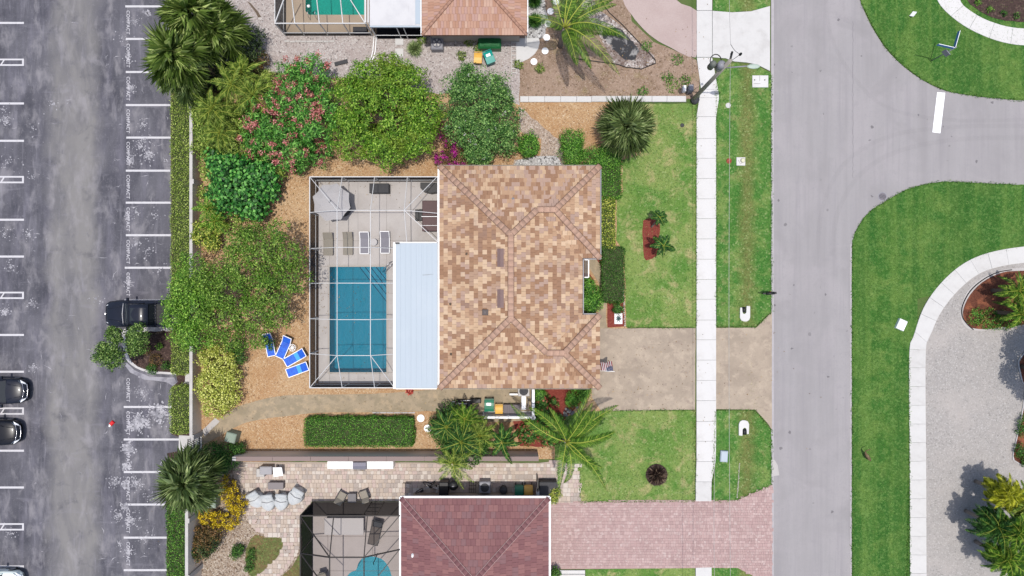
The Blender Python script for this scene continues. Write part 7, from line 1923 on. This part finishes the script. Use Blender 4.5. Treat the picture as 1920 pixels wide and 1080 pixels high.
x3, y3 = W(1369, -300, 8.2); wire('short overhead wire leaving the pole towards the top edge', (x, y + .5, 8.25), (x3, y3, 8.2), .013)
x, y = W(1340.5, 858, 7.6); x2, y2 = W(1343.5, 1200, 7.8); wire('second overhead wire over the south driveway', (x, y + 0, 7.6), (x2, y2, 7.8), .013)

# ------------------------------------------------------------------ street side things
t = empty('street_sign', (*W(1746, 114), 0), 0, 'street name sign with two blue blades at the street corner', 'street sign')
sx_, sy_ = t.location.x, t.location.y; hz = 2.6
mb = MB(); mb.tube([(0, 0, 0), (0, 0, hz + .25)], .035, 8); mb.build('post', M['galv'], t)
BLU = mat('blue_sign_sheet', (.06, .16, .36), .5); WHT = mat('sign_white', (.75, .75, .75), .5)
for (ex, ey) in ((1801, 60), (1761, 85)):
    e = W(ex, ey, hz); s0 = (0, 0)
    d = Vector((e[0] - W(1792, 92, hz)[0], e[1] - W(1792, 92, hz)[1], 0)); L = d.length; d.normalize(); n = Vector((-d.y, d.x, 0))
    mb = MB(); mb.bar(Vector((0, 0, hz)), d * L + Vector((0, 0, hz)), .05, .26)
    o = mb.build('blade', BLU, t)
    mb = MB(); mb.bar(Vector((0, 0, hz + .14)), d * L + Vector((0, 0, hz + .14)), .03, .02); mb.build('blade_edge', WHT, o)
    mb = MB()
    for k in range(7): mb.bar(n * .038 + d * (L * (.16 + .1 * k)) + Vector((0, 0, hz)), n * .038 + d * (L * (.16 + .1 * k) + .07) + Vector((0, 0, hz)), .006, .12)
mb = MB(); mb.box(-.1, -.07, 1.6, .05, .5, .5, .7); mb.build('sign_back', M['galv'], t)
t = empty('yard_sign', (*W(1709, 28), 0), .9, 'small white yard sign leaning on the corner lawn', 'yard sign')
mb = MB(); mb.add([(-.22, -.12, .32), (.22, -.12, .32), (.22, .1, .1), (-.22, .1, .1), (-.22, -.13, .31), (.22, -.13, .31), (.22, .09, .09), (-.22, .09, .09)], [(0, 1, 2, 3), (7, 6, 5, 4), (0, 4, 5, 1), (2, 6, 7, 3)]); mb.build('board', M['white'], t)
for s in (-.15, .15): mb = MB(); mb.tube([(s, -.1, 0), (s, -.1, .3)], .012, 4); mb.build('stake', M['galv'], t)
def flatbox(label, px, py, sx, sy, h, m, rz=0, name='utility_box', cat='utility box', lidgap=True, group=None):
    t = empty(name, (*W(px, py, h), .02), rz, label, cat, group)
    mb = MB(); mb.box(0, 0, 0, sx, sy, h, bev=min(.05, h * .5)); mb.build('box', M[m], t)
    if lidgap:
        mb = MB(); mb.box(0, 0, h, sx * .82, sy * .82, .012, bev=.005); mb.build('lid', M[m], t)
    return t
flatbox('tilted pale grey utility box on the east lawn', 1691.5, 609, .62, .78, .3, 'white', -.42)
flatbox('pale blue grey utility box on the south verge', 1358, 856, .56, .84, .22, 'pan', -.06)
flatbox('pale green transformer cabinet at the top of the dark shrub near the gate', 432, 821, .78, .74, .9, 'util_green', -.25, 'utility_cabinet')
flatbox('sage green electrical cabinet between the fan palm and golden shrub', 393, 941, .86, .96, .9, 'util_green', 0, 'utility_cabinet')
flatbox('small lilac stone block between the two golden shrubs', 424, 958, .36, .42, .2, 'lightgrey', 0, 'stone_block', 'stone', False)
t = empty('vault_slab', (*W(1425, 153), .02), 0, 'white concrete vault slab with two holes near the street at the top', 'utility slab')
mb = MB(); mb.box(0, 0, 0, 1.2, .9, .06, bev=.02); mb.build('slab', M['walk'], t)
for sx_2 in (-.43, .33): mb = MB(); mb.lathe(sx_2, .1, [(.05, .06), (.05, .066)], 10); mb.build('hole', M['black'], t)
mb = MB(); mb.box(-.25, -.18, .062, .5, .02, .004); mb.box(-.05, .22, .062, .02, .4, .004); mb.build('joint', M['charcoal'], t)
t = empty('valve_box', (*W(1388.5, 303), .02), 0, 'square white concrete pad with a round cap on the verge', 'utility pad')
mb = MB(); mb.box(0, 0, 0, .66, .62, .08, bev=.02); mb.build('pad', M['walk'], t)
mb = MB(); mb.lathe(.12, .06, [(.16, .08), (.17, .2), (.1, .24)], 14); mb.build('cap', mat('cream_cap', A(246, 244, 210), .6), t)
mb = MB(); mb.tube([(-.2, .1, .085), (-.05, -.2, .085), (.1, -.1, .085)], .012, 4); mb.build('mark', M['grey'], t)
mb = MB(); mb.lathe(0, 0, [(.2, 0), (.2, .04), (.12, .05), (.1, .03)], 14); tag(mb.build('red_marker_disc', mat('rust_red', A(196, 108, 84), .8, [('noise', 5, 4, .4, .6, A(150, 60, 48), .8)]), None, (*W(1366.5, 302), .02)), 'rust red round cover on the verge left of the square pad', 'cover')
mb = MB(); mb.lathe(0, 0, [(.2, 0), (.2, .035), (.18, .04)], 14); tag(mb.build('grey_cover', M['walk_grey'], None, (*W(1365, 198), .02)), 'round grey concrete cover on the upper verge', 'cover')
mb = MB(); mb.lathe(0, 0, [(.16, 0), (.15, .03), (.1, .04)], 12); tag(mb.build('lawn_drain', M['charcoal'], None, (*W(1279, 235), .02)), 'dark round drain cover at the top right of the front lawn', 'cover')
t = empty('manhole', (*W(1654.5, 368.5), .013), 0, 'round iron manhole cover in the street near the south-east corner', 'manhole cover')
mb = MB(); mb.lathe(0, 0, [(.33, 0), (.33, .004)], 28); mb.build('frame', M['galv'], t)
mb = MB(); mb.lathe(0, 0, [(.28, .004), (.28, .008)], 28); mb.build('cover', mat('iron_cover', A(140, 134, 142), .6), t)
mb = MB()
for k in range(5): mb.box(-.2 + k * .1, 0, .008, .03, .38 - abs(k - 2) * .06, .004, .4)
mb.build('rib', M['charcoal'], t)
def culvert(label, px, py, flip):
    t = empty('culvert_end', (*W(px, py), .02), 0 if not flip else math.pi, label, 'culvert', 'mitred pipe ends in the verge')
    pts = [(-.36, .45), (-.38, -.3), (-.28, -.5), (-.08, -.58), (.12, -.58), (.3, -.48), (.38, -.28), (.38, .55), (.12, .58), (.10, .1), (0.0, -.02), (-.14, .0), (-.2, .14), (-.22, .45)]
    mb = MB(); mb.prism(pts, 0, .1); mb.build('headwall', M['walk'], t)
    mb = MB(); mb.tube([(-.06, .5, -.0), (-.06, .08, -.0)], .14, 10); mb.build('pipe', M['black'], t)
culvert('white mitred concrete pipe end at the lower end of the ditch above the drive', 1396, 588, False)
culvert('white mitred concrete pipe end just south of the drive', 1394, 802, True)
t = empty('ditch_edge_stones', (*W(1384, 900), 0), 0, 'thin line of pale stones in the southern verge', 'edging')
for k in range(24): mb = MB(); s = R(.035, .06); mb.lathe(0, 0, [(s, 0), (s, s * .6), (s * .5, s)], 6); mb.build('stone', M['stone'], t, (R(-.02, .02) - k * .008 + .1, 1.25 - k * .11, .02))
# mailbox
t = empty('mailbox', (*W(1430, 550, 0), 0), math.radians(4), 'black curbside mailbox on a black post at the street edge', 'mailbox')
mb = MB(); mb.tube([(0, 0, 0), (0, 0, 1.0)], .05, 8); mb.build('post', M['black'], t)
mb = MB(); mb.box(.12, 0, .95, .95, .1, .08); mb.build('arm', M['black'], t)
mb = MB(); mb.loft([[(x, .11 * math.cos(a), 1.12 + (.13 * math.sin(a) if a <= math.pi else -.09)) for a in [math.pi * k / 6 for k in range(7)] + [math.pi + .01, math.pi * 2 - .01]] for x in (-.15, .42)]); mb.build('box', M['black'], t)
mb = MB(); mb.box(.5, 0, 1.06, .2, .16, .1, bev=.03); mb.build('newspaper_holder', M['black'], t)
mb = MB(); mb.box(.1, .125, 1.1, .04, .02, .2); mb.build('flag', M['red'], t)
# bird on the east lawn
bxx, byy = W(1620, 852)
me = bpy.data.meshes.new('body')
vv = [(0, 0, .42), (.18, -.22, .40), (.3, -.4, .36), (-.12, .18, .46), (-.2, .34, .56), (-.17, .46, .68), (-.06, .52, .76), (.02, .54, .75), (.14, .60, .70), (-.04, .0, .2), (-.04, .02, .02), (.1, -.1, .2), (.1, -.08, .02)]
ed = [(0, 1), (1, 2), (0, 3), (3, 4), (4, 5), (5, 6), (6, 7), (7, 8), (0, 9), (9, 10), (0, 11), (11, 12)]
me.from_pydata(vv, ed, []); me.materials.append(mat('brown_plumage', A(132, 112, 82), .9, [('noise', 12, 4, .45, .65, A(96, 78, 56), .8), ('noise', 3, 4, .55, .7, A(190, 176, 140), .5)]))
t = empty('wading_bird', (bxx, byy, 0), 0, 'brown wading bird with a long curved neck on the east lawn near the street', 'bird')
o = link('body', me, t)
o.modifiers.new('skin', 'SKIN'); rad = [.15, .12, .03, .09, .045, .035, .045, .035, .008, .02, .012, .02, .012]
for k, r in enumerate(rad): me.skin_vertices[0].data[k].radius = (r, r)
me.skin_vertices[0].data[0].use_root = True
sb = o.modifiers.new('sub', 'SUBSURF'); sb.levels = 2; sb.render_levels = 2
for s in (-1, 1):
    mb = MB(); a = math.radians(-52)
    d = Vector((math.cos(a), math.sin(a), -.05)); n = Vector((-d.y, d.x, 0)) * s
    c = Vector((0, 0, .5)); mb.loft([[c + d * u + n * (w0), c + d * u + n * w1 + Vector((0, 0, -.12)), c + d * u + n * w0 + Vector((0, 0, -.03))] for u, w0, w1 in ((-.16, .02, .1), (.05, .03, .17), (.25, .03, .14), (.48, .02, .04))])
    mb.build('wing', mat('wing_brown', A(150, 130, 100), .9, [('noise', 14, 4, .45, .6, A(100, 82, 60), .8)]) if s == -1 else bpy.data.materials['wing_brown'], t)
# flag on the garage wall
fx, fy = W(1127, 696, 2.3); t = empty('flag', (fx, fy, 2.3), 0, 'United States flag hanging from a short pole on the garage wall over the drive', 'flag')
mb = MB(); mb.tube([(-.35, .02, -.25), (.92, .02, .35)], .018, 6); mb.build('pole', M['white'], t)
FR, FW, FB = mat('flag_red', (.28, .02, .03), .8), mat('flag_white', (.72, .7, .7), .8), mat('flag_blue', (.012, .02, .085), .8)
mb = MB(); nu, nv = 13, 8
def fpt(i, j):
    u = i / nu; v = j / nv
    return (.02 + .80 * u, .02 + .62 * v * (1 - .25 * (1 - u)) + .05 * math.sin(u * 9), (-.10 + .38 * u) - .75 * v ** 1.3 + .05 * math.sin(u * 12 + v * 3))
for i in range(nu):
    for j in range(nv):
        mi = 2 if (i >= 6 and j < 4) else (0 if i % 2 == 0 else 1)
        mb.add([fpt(i, j), fpt(i + 1, j), fpt(i + 1, j + 1), fpt(i, j + 1)], [(0, 1, 2, 3)], mi)
for i in range(5):
    for j in range(4):
        p = Vector(fpt(6.8 + i * 1.3, .6 + j * .95)) + Vector((0, .0, .02)); s = .018; mb.add([p + Vector((-s, 0, 0)), p + Vector((0, -s, 0)), p + Vector((s, 0, 0)), p + Vector((0, s, 0))], [(0, 1, 2, 3)], 1)
mb.build('cloth', [FR, FW, FB], t)

# ------------------------------------------------------------------ south patio furniture
CV = mat('white_cover_fabric', A(240, 243, 244), .8, [('noise', 1.4, 5, .45, .65, A(200, 208, 212), .7)])
def cover(label, px, py, rz, sx=1.0, sy=1.25, h=.85, group='white fabric covered armchairs on the paved patio'):
    x, y = W(px, py, h * .7); t = empty('covered_armchair', (x, y, .05), rz, label, 'armchair', group)
    secs = []
    for f, z in ((1.04, .02), (1.02, .2), (.96, .5), (.90, .62)):
        secs.append([(sx / 2 * f * math.cos(a) * (1 + .06 * math.cos(4 * a)), sy / 2 * f * math.sin(a) * (1 + .05 * math.sin(5 * a + z * 4)), z + .02 * math.sin(6 * a)) for a in [2 * math.pi * k / 22 for k in range(22)]])
    mb = MB(); mb.loft(secs, 0, True)
    top = [(sx * .36 * math.cos(a), sy * .1 - sy * .34 * math.sin(a) * -1, .64 + .02 * math.sin(3 * a)) for a in [2 * math.pi * k / 22 for k in range(22)]]
    mb.build('cover', CV, t)
    mb = MB(); mb.loft([[(-sx * .44, y0, z0), (sx * .44, y0, z0), (sx * .40, y0 + .1, z1), (-sx * .40, y0 + .1, z1)] for y0, z0, z1 in ((sy * .18, .55, .6), (sy * .30, .6, h), (sy * .46, .4, h * .92))], 0, True); mb.build('cover_back', CV, t)
    mb = MB(); mb.tube([(-sx * .4, sy * .1, .66), (0, sy * .02, .68), (sx * .42, sy * .1, .66)], .018, 4); mb.build('strap', M['grey'], t)
    return t
cover('covered armchair leftmost in the white row by the golden shrub', 479, 938, .5)
cover('covered armchair second from the left in the white row', 502, 943, .08)
cover('covered armchair third from the left in the white row', 527, 942, -.1)
cover('largest covered armchair at the right end of the white row', 553, 932, -.55, 1.1, 1.3)
covered('grey wicker coffee table behind the white covered chairs', 517, 911, 1.15, .52, .5, mat('grey_wicker', A(160, 152, 152), .8), name='wicker_table', cat='table', bev=.02)
t = empty('covered_side_unit', (*W(511, 880), .05), 0, 'pale covered side unit with a small white table beside the dividing wall', 'covered unit')
mb = MB(); mb.box(-.25, .1, 0, .9, .6, .7, bev=.05); mb.build('cover', M['lightgrey'], t)
mb = MB(); mb.add([(.3, .35, .75), (.3, -.4, .55), (.95, -.35, .4), (.95, .35, .7)], [(0, 1, 2, 3)]); mb.build('sheet_fold', M['white'], t)
mb = MB(); mb.box(-.7, -.1, 0, .6, .6, .55, bev=.03); mb.build('small_table', M['white_dirty'], t)
t = empty('grill_island', (*W(675, 872, .9), .02), 0, 'white counter with a built-in grey grill along the dividing wall', 'outdoor kitchen')
for a, b in ((-2.4, -.52), (.52, 2.45)): mb = MB(); mb.box((a + b) / 2, 0, 0, b - a, .55, .9, bev=.02); mb.build('counter', M['white'], t)
mb = MB(); mb.box(0, -.02, 0, 1.02, .62, .9, bev=.03); mb.build('grill_body', M['galv'], t)
mb = MB(); mb.loft([[(x, -.28, .9), (x, .28, .9), (x, .24, 1.08), (x, 0, 1.16), (x, -.24, 1.06)] for x in (-.48, .48)], smooth=False); mb.build('grill_lid', mat('grill_lid', A(170, 168, 182), .35, metal=.3), t)
mb = MB(); mb.bar((-.4, -.34, 1.0), (.4, -.34, 1.0), .03, .03); mb.build('handle', M['charcoal'], t)
# sling chairs and small table
def chair(label, px, py, rz, group='wicker chairs on the paved patio'):
    x, y = W(px, py, .45); t = empty('patio_chair', (x, y, .05), rz, label, 'chair', group)
    mb = MB(); mb.box(0, 0, .36, .56, .56, .07, bev=.02); mb.build('seat', M['beigemesh'], t)
    mb = MB(); mb.loft([[(-.28, .26, .4), (.28, .26, .4), (.28, .31, .42), (-.28, .31, .42)], [(-.27, .5, .85), (.27, .5, .85), (.27, .54, .85), (-.27, .54, .85)]], smooth=False); mb.build('backrest', M['beigemesh'], t)
    for s in (-1, 1):
        mb = MB(); mb.bar((s * .31, -.28, .58), (s * .31, .34, .6), .06, .04); mb.bar((s * .31, -.28, .58), (s * .31, -.3, .0), .04, .04); mb.bar((s * .31, .3, .6), (s * .31, .36, 0), .04, .04); mb.build('armrest', M['charcoal'], t)
    return t
chair('wicker chair left of the small square table', 641, 930, math.pi - .5)
chair('wicker chair right of the small square table', 683, 927, math.pi + .35)
covered('small square grey table between two wicker chairs', 660, 934, .62, .66, .5, M['grey'], name='square_table', cat='table', bev=.02)
# inside the dark cage
lounger('dark wicker lounger with black head cushion inside the dark cage', 704, 997, -.22, mat('dark_wicker', A(120, 110, 104), .8), M['charcoal'], None, L=1.95, Wd=.75)
t = empty('head_cushion', (*W(708, 984, .75), .62), -.22, 'black cushion on the head end of the dark lounger', 'cushion'); mb = MB(); mb.box(0, 0, 0, .72, .42, .1, bev=.05); mb.build('cushion', mat('slate_cushion', A(64, 66, 72), .6), t)
t = empty('covered_dining_table', (*W(645, 987, .75), .04), 0, 'long pale covered dining table inside the dark cage', 'table')
mb = MB(); mb.box(0, 0, .68, 2.9, 1.25, .06, bev=.02); mb.build('table_top', mat('pale_tabletop', A(222, 214, 210), .5), t)
for a in (-1.3, 1.3):
    for b in (-.5, .5): mb = MB(); mb.box(a, b, 0, .07, .07, .68); mb.build('leg', M['charcoal'], t)
chair('dark chair at the bottom edge inside the dark cage', 607, 1083, .3, None)
t = empty('pool_handrail', (*W(703, 1052, .4), .04), 0, 'dark handrail standing in the curved pool', 'handrail'); mb = MB(); mb.tube(spline([(.14, .42, 0), (.1, .3, .75), (-.05, -.05, .6), (-.14, -.35, .1)], 4), .035, 6); mb.build('rail', M['black'], t)
# utility side of the burgundy house
def bicycle(label, px, py, rz):
    t = empty('bicycle', (*W(px, py, .5), .05), rz, label, 'bicycle', 'bicycles leaning beside the burgundy roof')
    for xx in (-.5, .5):
        mb = MB(); mb.tube([(xx + .33 * math.cos(a), 0, .34 + .33 * math.sin(a)) for a in [2 * math.pi * k / 20 for k in range(21)]], .03, 5); mb.build('wheel', M['tyre'], t)
    mb = MB()
    for a, b in (((-.5, 0, .34), (-.15, 0, .8)), ((-.15, 0, .8), (.35, 0, .82)), ((-.05, 0, .32), (-.18, 0, .88)), ((-.05, 0, .32), (.38, 0, .8)), ((.38, 0, .95), (.5, 0, .34)), ((-.5, 0, .34), (-.05, 0, .32))): mb.bar(a, b, .045, .045)
    mb.build('frame', M['white_dirty'], t)
    mb = MB(); mb.tube([(.32, -.3, 1.0), (.4, 0, .98), (.32, .3, 1.0)], .025, 5); mb.build('handlebar', M['white_dirty'], t)
    mb = MB(); mb.box(-.2, 0, .88, .28, .15, .06, bev=.03); mb.build('saddle', M['black'], t)
bicycle('bicycle leftmost beside the burgundy roof with white bars', 797, 915, .5)
bicycle('bicycle next to the covered grill beside the burgundy roof', 813, 911, -.25)
covered('black covered smoker beside the two bicycles', 832, 916, .7, .95, 1.0, M['black'], name='covered_smoker', cat='grill')
t = empty('kettle_grill', (*W(850, 910, .9), .05), 0, 'round black kettle grill above the gutter of the burgundy roof', 'grill')
mb = MB(); mb.lathe(0, 0, [(.2, .5), (.34, .7), (.38, .85), (.34, 1.0), (.2, 1.1), (.05, 1.13)], 18); mb.build('kettle', M['black'], t)
mb = MB(); mb.box(0, 0, 1.13, .16, .05, .04); mb.build('handle', M['galv'], t)
for k in range(3): mb = MB(); a = k * 2.09; mb.tube([(.2 * math.cos(a), .2 * math.sin(a), .55), (.32 * math.cos(a), .32 * math.sin(a), 0)], .02, 5); mb.build('leg', M['black'], t)
t = empty('air_conditioner', (*W(909, 914, .85), .05), 0, 'air conditioner with dark fan beside the burgundy roof', 'air conditioner')
mb = MB(); mb.box(0, 0, 0, .82, .86, .85, bev=.06); mb.build('housing', M['galv'], t)
mb = MB(); mb.lathe(0, 0, [(.3, .85), (.32, .88), (.26, .885), (.08, .87), (.05, .9)], 18); mb.build('fan_guard', M['charcoal'], t)
t = empty('wire_trellis', (*W(886, 913), .05), 0, 'thin wire trellis leaning left of the air conditioner', 'trellis')
for k in range(4): mb = MB(); mb.box(-.24 + k * .16, 0, .02, .025, 1.0, .03); mb.box(0, -.4 + k * .27, .052, .52, .025, .02); mb.build('bar', M['dark'], t)
mb = MB(); mb.lathe(0, 0, [(.26, 0), (.3, .5), (.22, .6), (.05, .62)], 14); tag(mb.build('dark_pot', M['charcoal'], None, (*W(944, 919, .5), .05)), 'dark round pot beside the burgundy roof', 'pot')
mb = MB(); mb.tube([(-.9, 0, .1), (.0, .05, .12), (.6, .0, .1)], .07, 6); tag(mb.build('black_hose', M['black'], None, (*W(925, 926), .05)), 'thick black hose lying under the gutter of the burgundy roof', 'hose')
bin_('dark green bin above the right end of the white gutter', 973.5, 922, M['bin_green'], 0, .62, .72, .95)
bin_('orange yellow bin next to the dark green one near the burgundy roof', 991, 922, M['bin_yellow'], 0, .62, .72, .95)
covered('black storage shed box at the corner of the burgundy roof', 1028, 916, 1.35, 1.0, .9, M['charcoal'], name='storage_box')
t = empty('side_gate', (*W(1007, 905), .02), 0, 'dark narrow gate post pair between the bins and the storage box', 'gate')
mb = MB(); mb.box(0, .2, 0, .07, .9, 1.5); mb.build('leaf', M['dark'], t)
mb = MB(); mb.box(0, -.45, 0, .22, .5, 1.5); mb.build('pillar', M['white_dirty'], t)
t = empty('white_steps', (*W(1073, 1072), .02), 0, 'white slab steps below the pink paver driveway', 'steps')
for k in range(2): mb = MB(); mb.box(0, -.3 * k, 0, 1.9, .27, .06 + .02 * k, bev=.01); mb.build('step', M['walk'], t)
mb = MB(); mb.tube([(*W(756, 905), .1), (*W(770, 905), .1)], .03, 5)
tag(mb.build('hose', M['trunk']), 'short brown hose end beside the bicycles', 'hose')
# twig litter and dark stains on the drives and roads stay in the materials

# seam and faint tyre sweeps in the street, leaf litter
road_o = bpy.data.objects['road']
mb = MB(); sd = random.Random(8); pts = [(x_(1599) + sd.uniform(-.03, .03), y_(py)) for py in range(40, 335, 6)]
for a, b in zip(pts[:-1], pts[1:]): mb.add([(a[0] - .015, a[1], .0135), (a[0] + .015, a[1], .0135), (b[0] + .015, b[1], .0135), (b[0] - .015, b[1], .0135)], [(0, 1, 2, 3)])
mb.build('seam', mat('road_seam', A(150, 145, 150), .95), road_o)
TM = mat('tyre_sweep', A(140, 134, 140), .9, alpha=.035)
z = .014
for wv, pts in ((9, [(1560, 480), (1570, 400), (1610, 330), (1680, 285), (1790, 262), (1925, 258)]), (8, [(1530, 500), (1542, 390), (1585, 305), (1670, 255), (1790, 238), (1925, 236)]),
                (7, [(1548, -10), (1556, 60), (1590, 130), (1660, 200), (1780, 225), (1925, 224)])):
    sp = spline(P(pts), 8); mb = MB(); z += .0006; w2 = wv / PXM / 2
    L_, R_ = [], []
    for i, p in enumerate(sp):
        q = sp[min(i + 1, len(sp) - 1)]; r = sp[max(i - 1, 0)]; d = Vector((q[0] - r[0], q[1] - r[1])).normalized()
        L_.append((p[0] - d.y * w2, p[1] + d.x * w2, z)); R_.append((p[0] + d.y * w2, p[1] - d.x * w2, z))
    for i in range(len(sp) - 1): mb.add([L_[i], R_[i], R_[i + 1], L_[i + 1]], [(0, 1, 2, 3)])
    mb.build('tyre_mark', TM, road_o)
n = 2600
cx_ = RNG.choice(9, n); cpt = np.array([[480, 560, 60], [560, 560, 50], [480, 400, 50], [720, 300, 90], [600, 320, 40], [1150, 150, 90], [1230, 700, 120], [700, 760, 160], [440, 1000, 60]], float)
px_ = cpt[cx_, 0] + RNG.normal(size=n) * cpt[cx_, 2]; py_ = cpt[cx_, 1] + RNG.normal(size=n) * cpt[cx_, 2] * .6
C = np.stack([(px_ - 960) / PXM, (540 - py_) / PXM, np.full(n, .075)], 1)
link('fallen_leaves', leafmesh('fallen_leaves', C, rdir(n) * np.array([1, 1, .1]), rdir(n, 3), .09 * RNG.uniform(.5, 1.3, n), .05, leaf_mat('fallen_leaf', [(96, 70, 44), (140, 108, 64), (178, 150, 96)])))['kind'] = 'stuff'

# grass creeping over the edges of the paving
EX, EY = [], []
for a, b in [((1305, 196), (1305, 612)), ((1343, 128), (1343, 611)), ((1446, 140), (1446, 584)), ((1175, 613), (1303, 614)), ((1344, 612), (1416, 612)), ((1418, 611), (1446, 586)), ((1120, 770), (1303, 769)), ((1303, 770), (1303, 938)), ((1088, 940), (1303, 939)), ((1341, 770), (1335, 938)), ((1342, 769), (1414, 769)),
             ((1415, 769), (1446, 806)), ((1446, 806), (1446, 909)), ((1336, 939), (1378, 938)), ((1378, 938), (1446, 909)), ((1087, 870), (1087, 940)), ((1598, 460), (1598, 1080)), ((1704, 670), (1705, 1080)), ((1700, 1080), (1704, 900))] + list(zip([(x * PXM + 960, 540 - y * PXM) for x, y in ne[2:-1]], [(x * PXM + 960, 540 - y * PXM) for x, y in ne[3:]])) + list(zip([(x * PXM + 960, 540 - y * PXM) for x, y in se[1:-4]], [(x * PXM + 960, 540 - y * PXM) for x, y in se[2:-3]])):
    L = math.dist(a, b) / PXM; k = int(L * 55) + 1; t_ = RNG.uniform(0, 1, k); clump_ = .5 + .5 * np.sin(t_ * L * 5.0 + a[0])
    off = RNG.normal(size=k) * (.025 + .05 * clump_)
    dx, dy = (b[0] - a[0]) / PXM / max(L, .01), -(b[1] - a[1]) / PXM / max(L, .01)
    EX.append(x_(a[0]) + dx * t_ * L - dy * off); EY.append(y_(a[1]) + dy * t_ * L + dx * off)
EX, EY = np.concatenate(EX), np.concatenate(EY); n = len(EX)
link('edge_grass', leafmesh('edge_grass', np.stack([EX, EY, np.full(n, .05) + RNG.uniform(0, .03, n)], 1), rdir(n, .3), rdir(n, .6), .11 * RNG.uniform(.6, 1.5, n), .035, F['lawn_blades']))['kind'] = 'stuff'
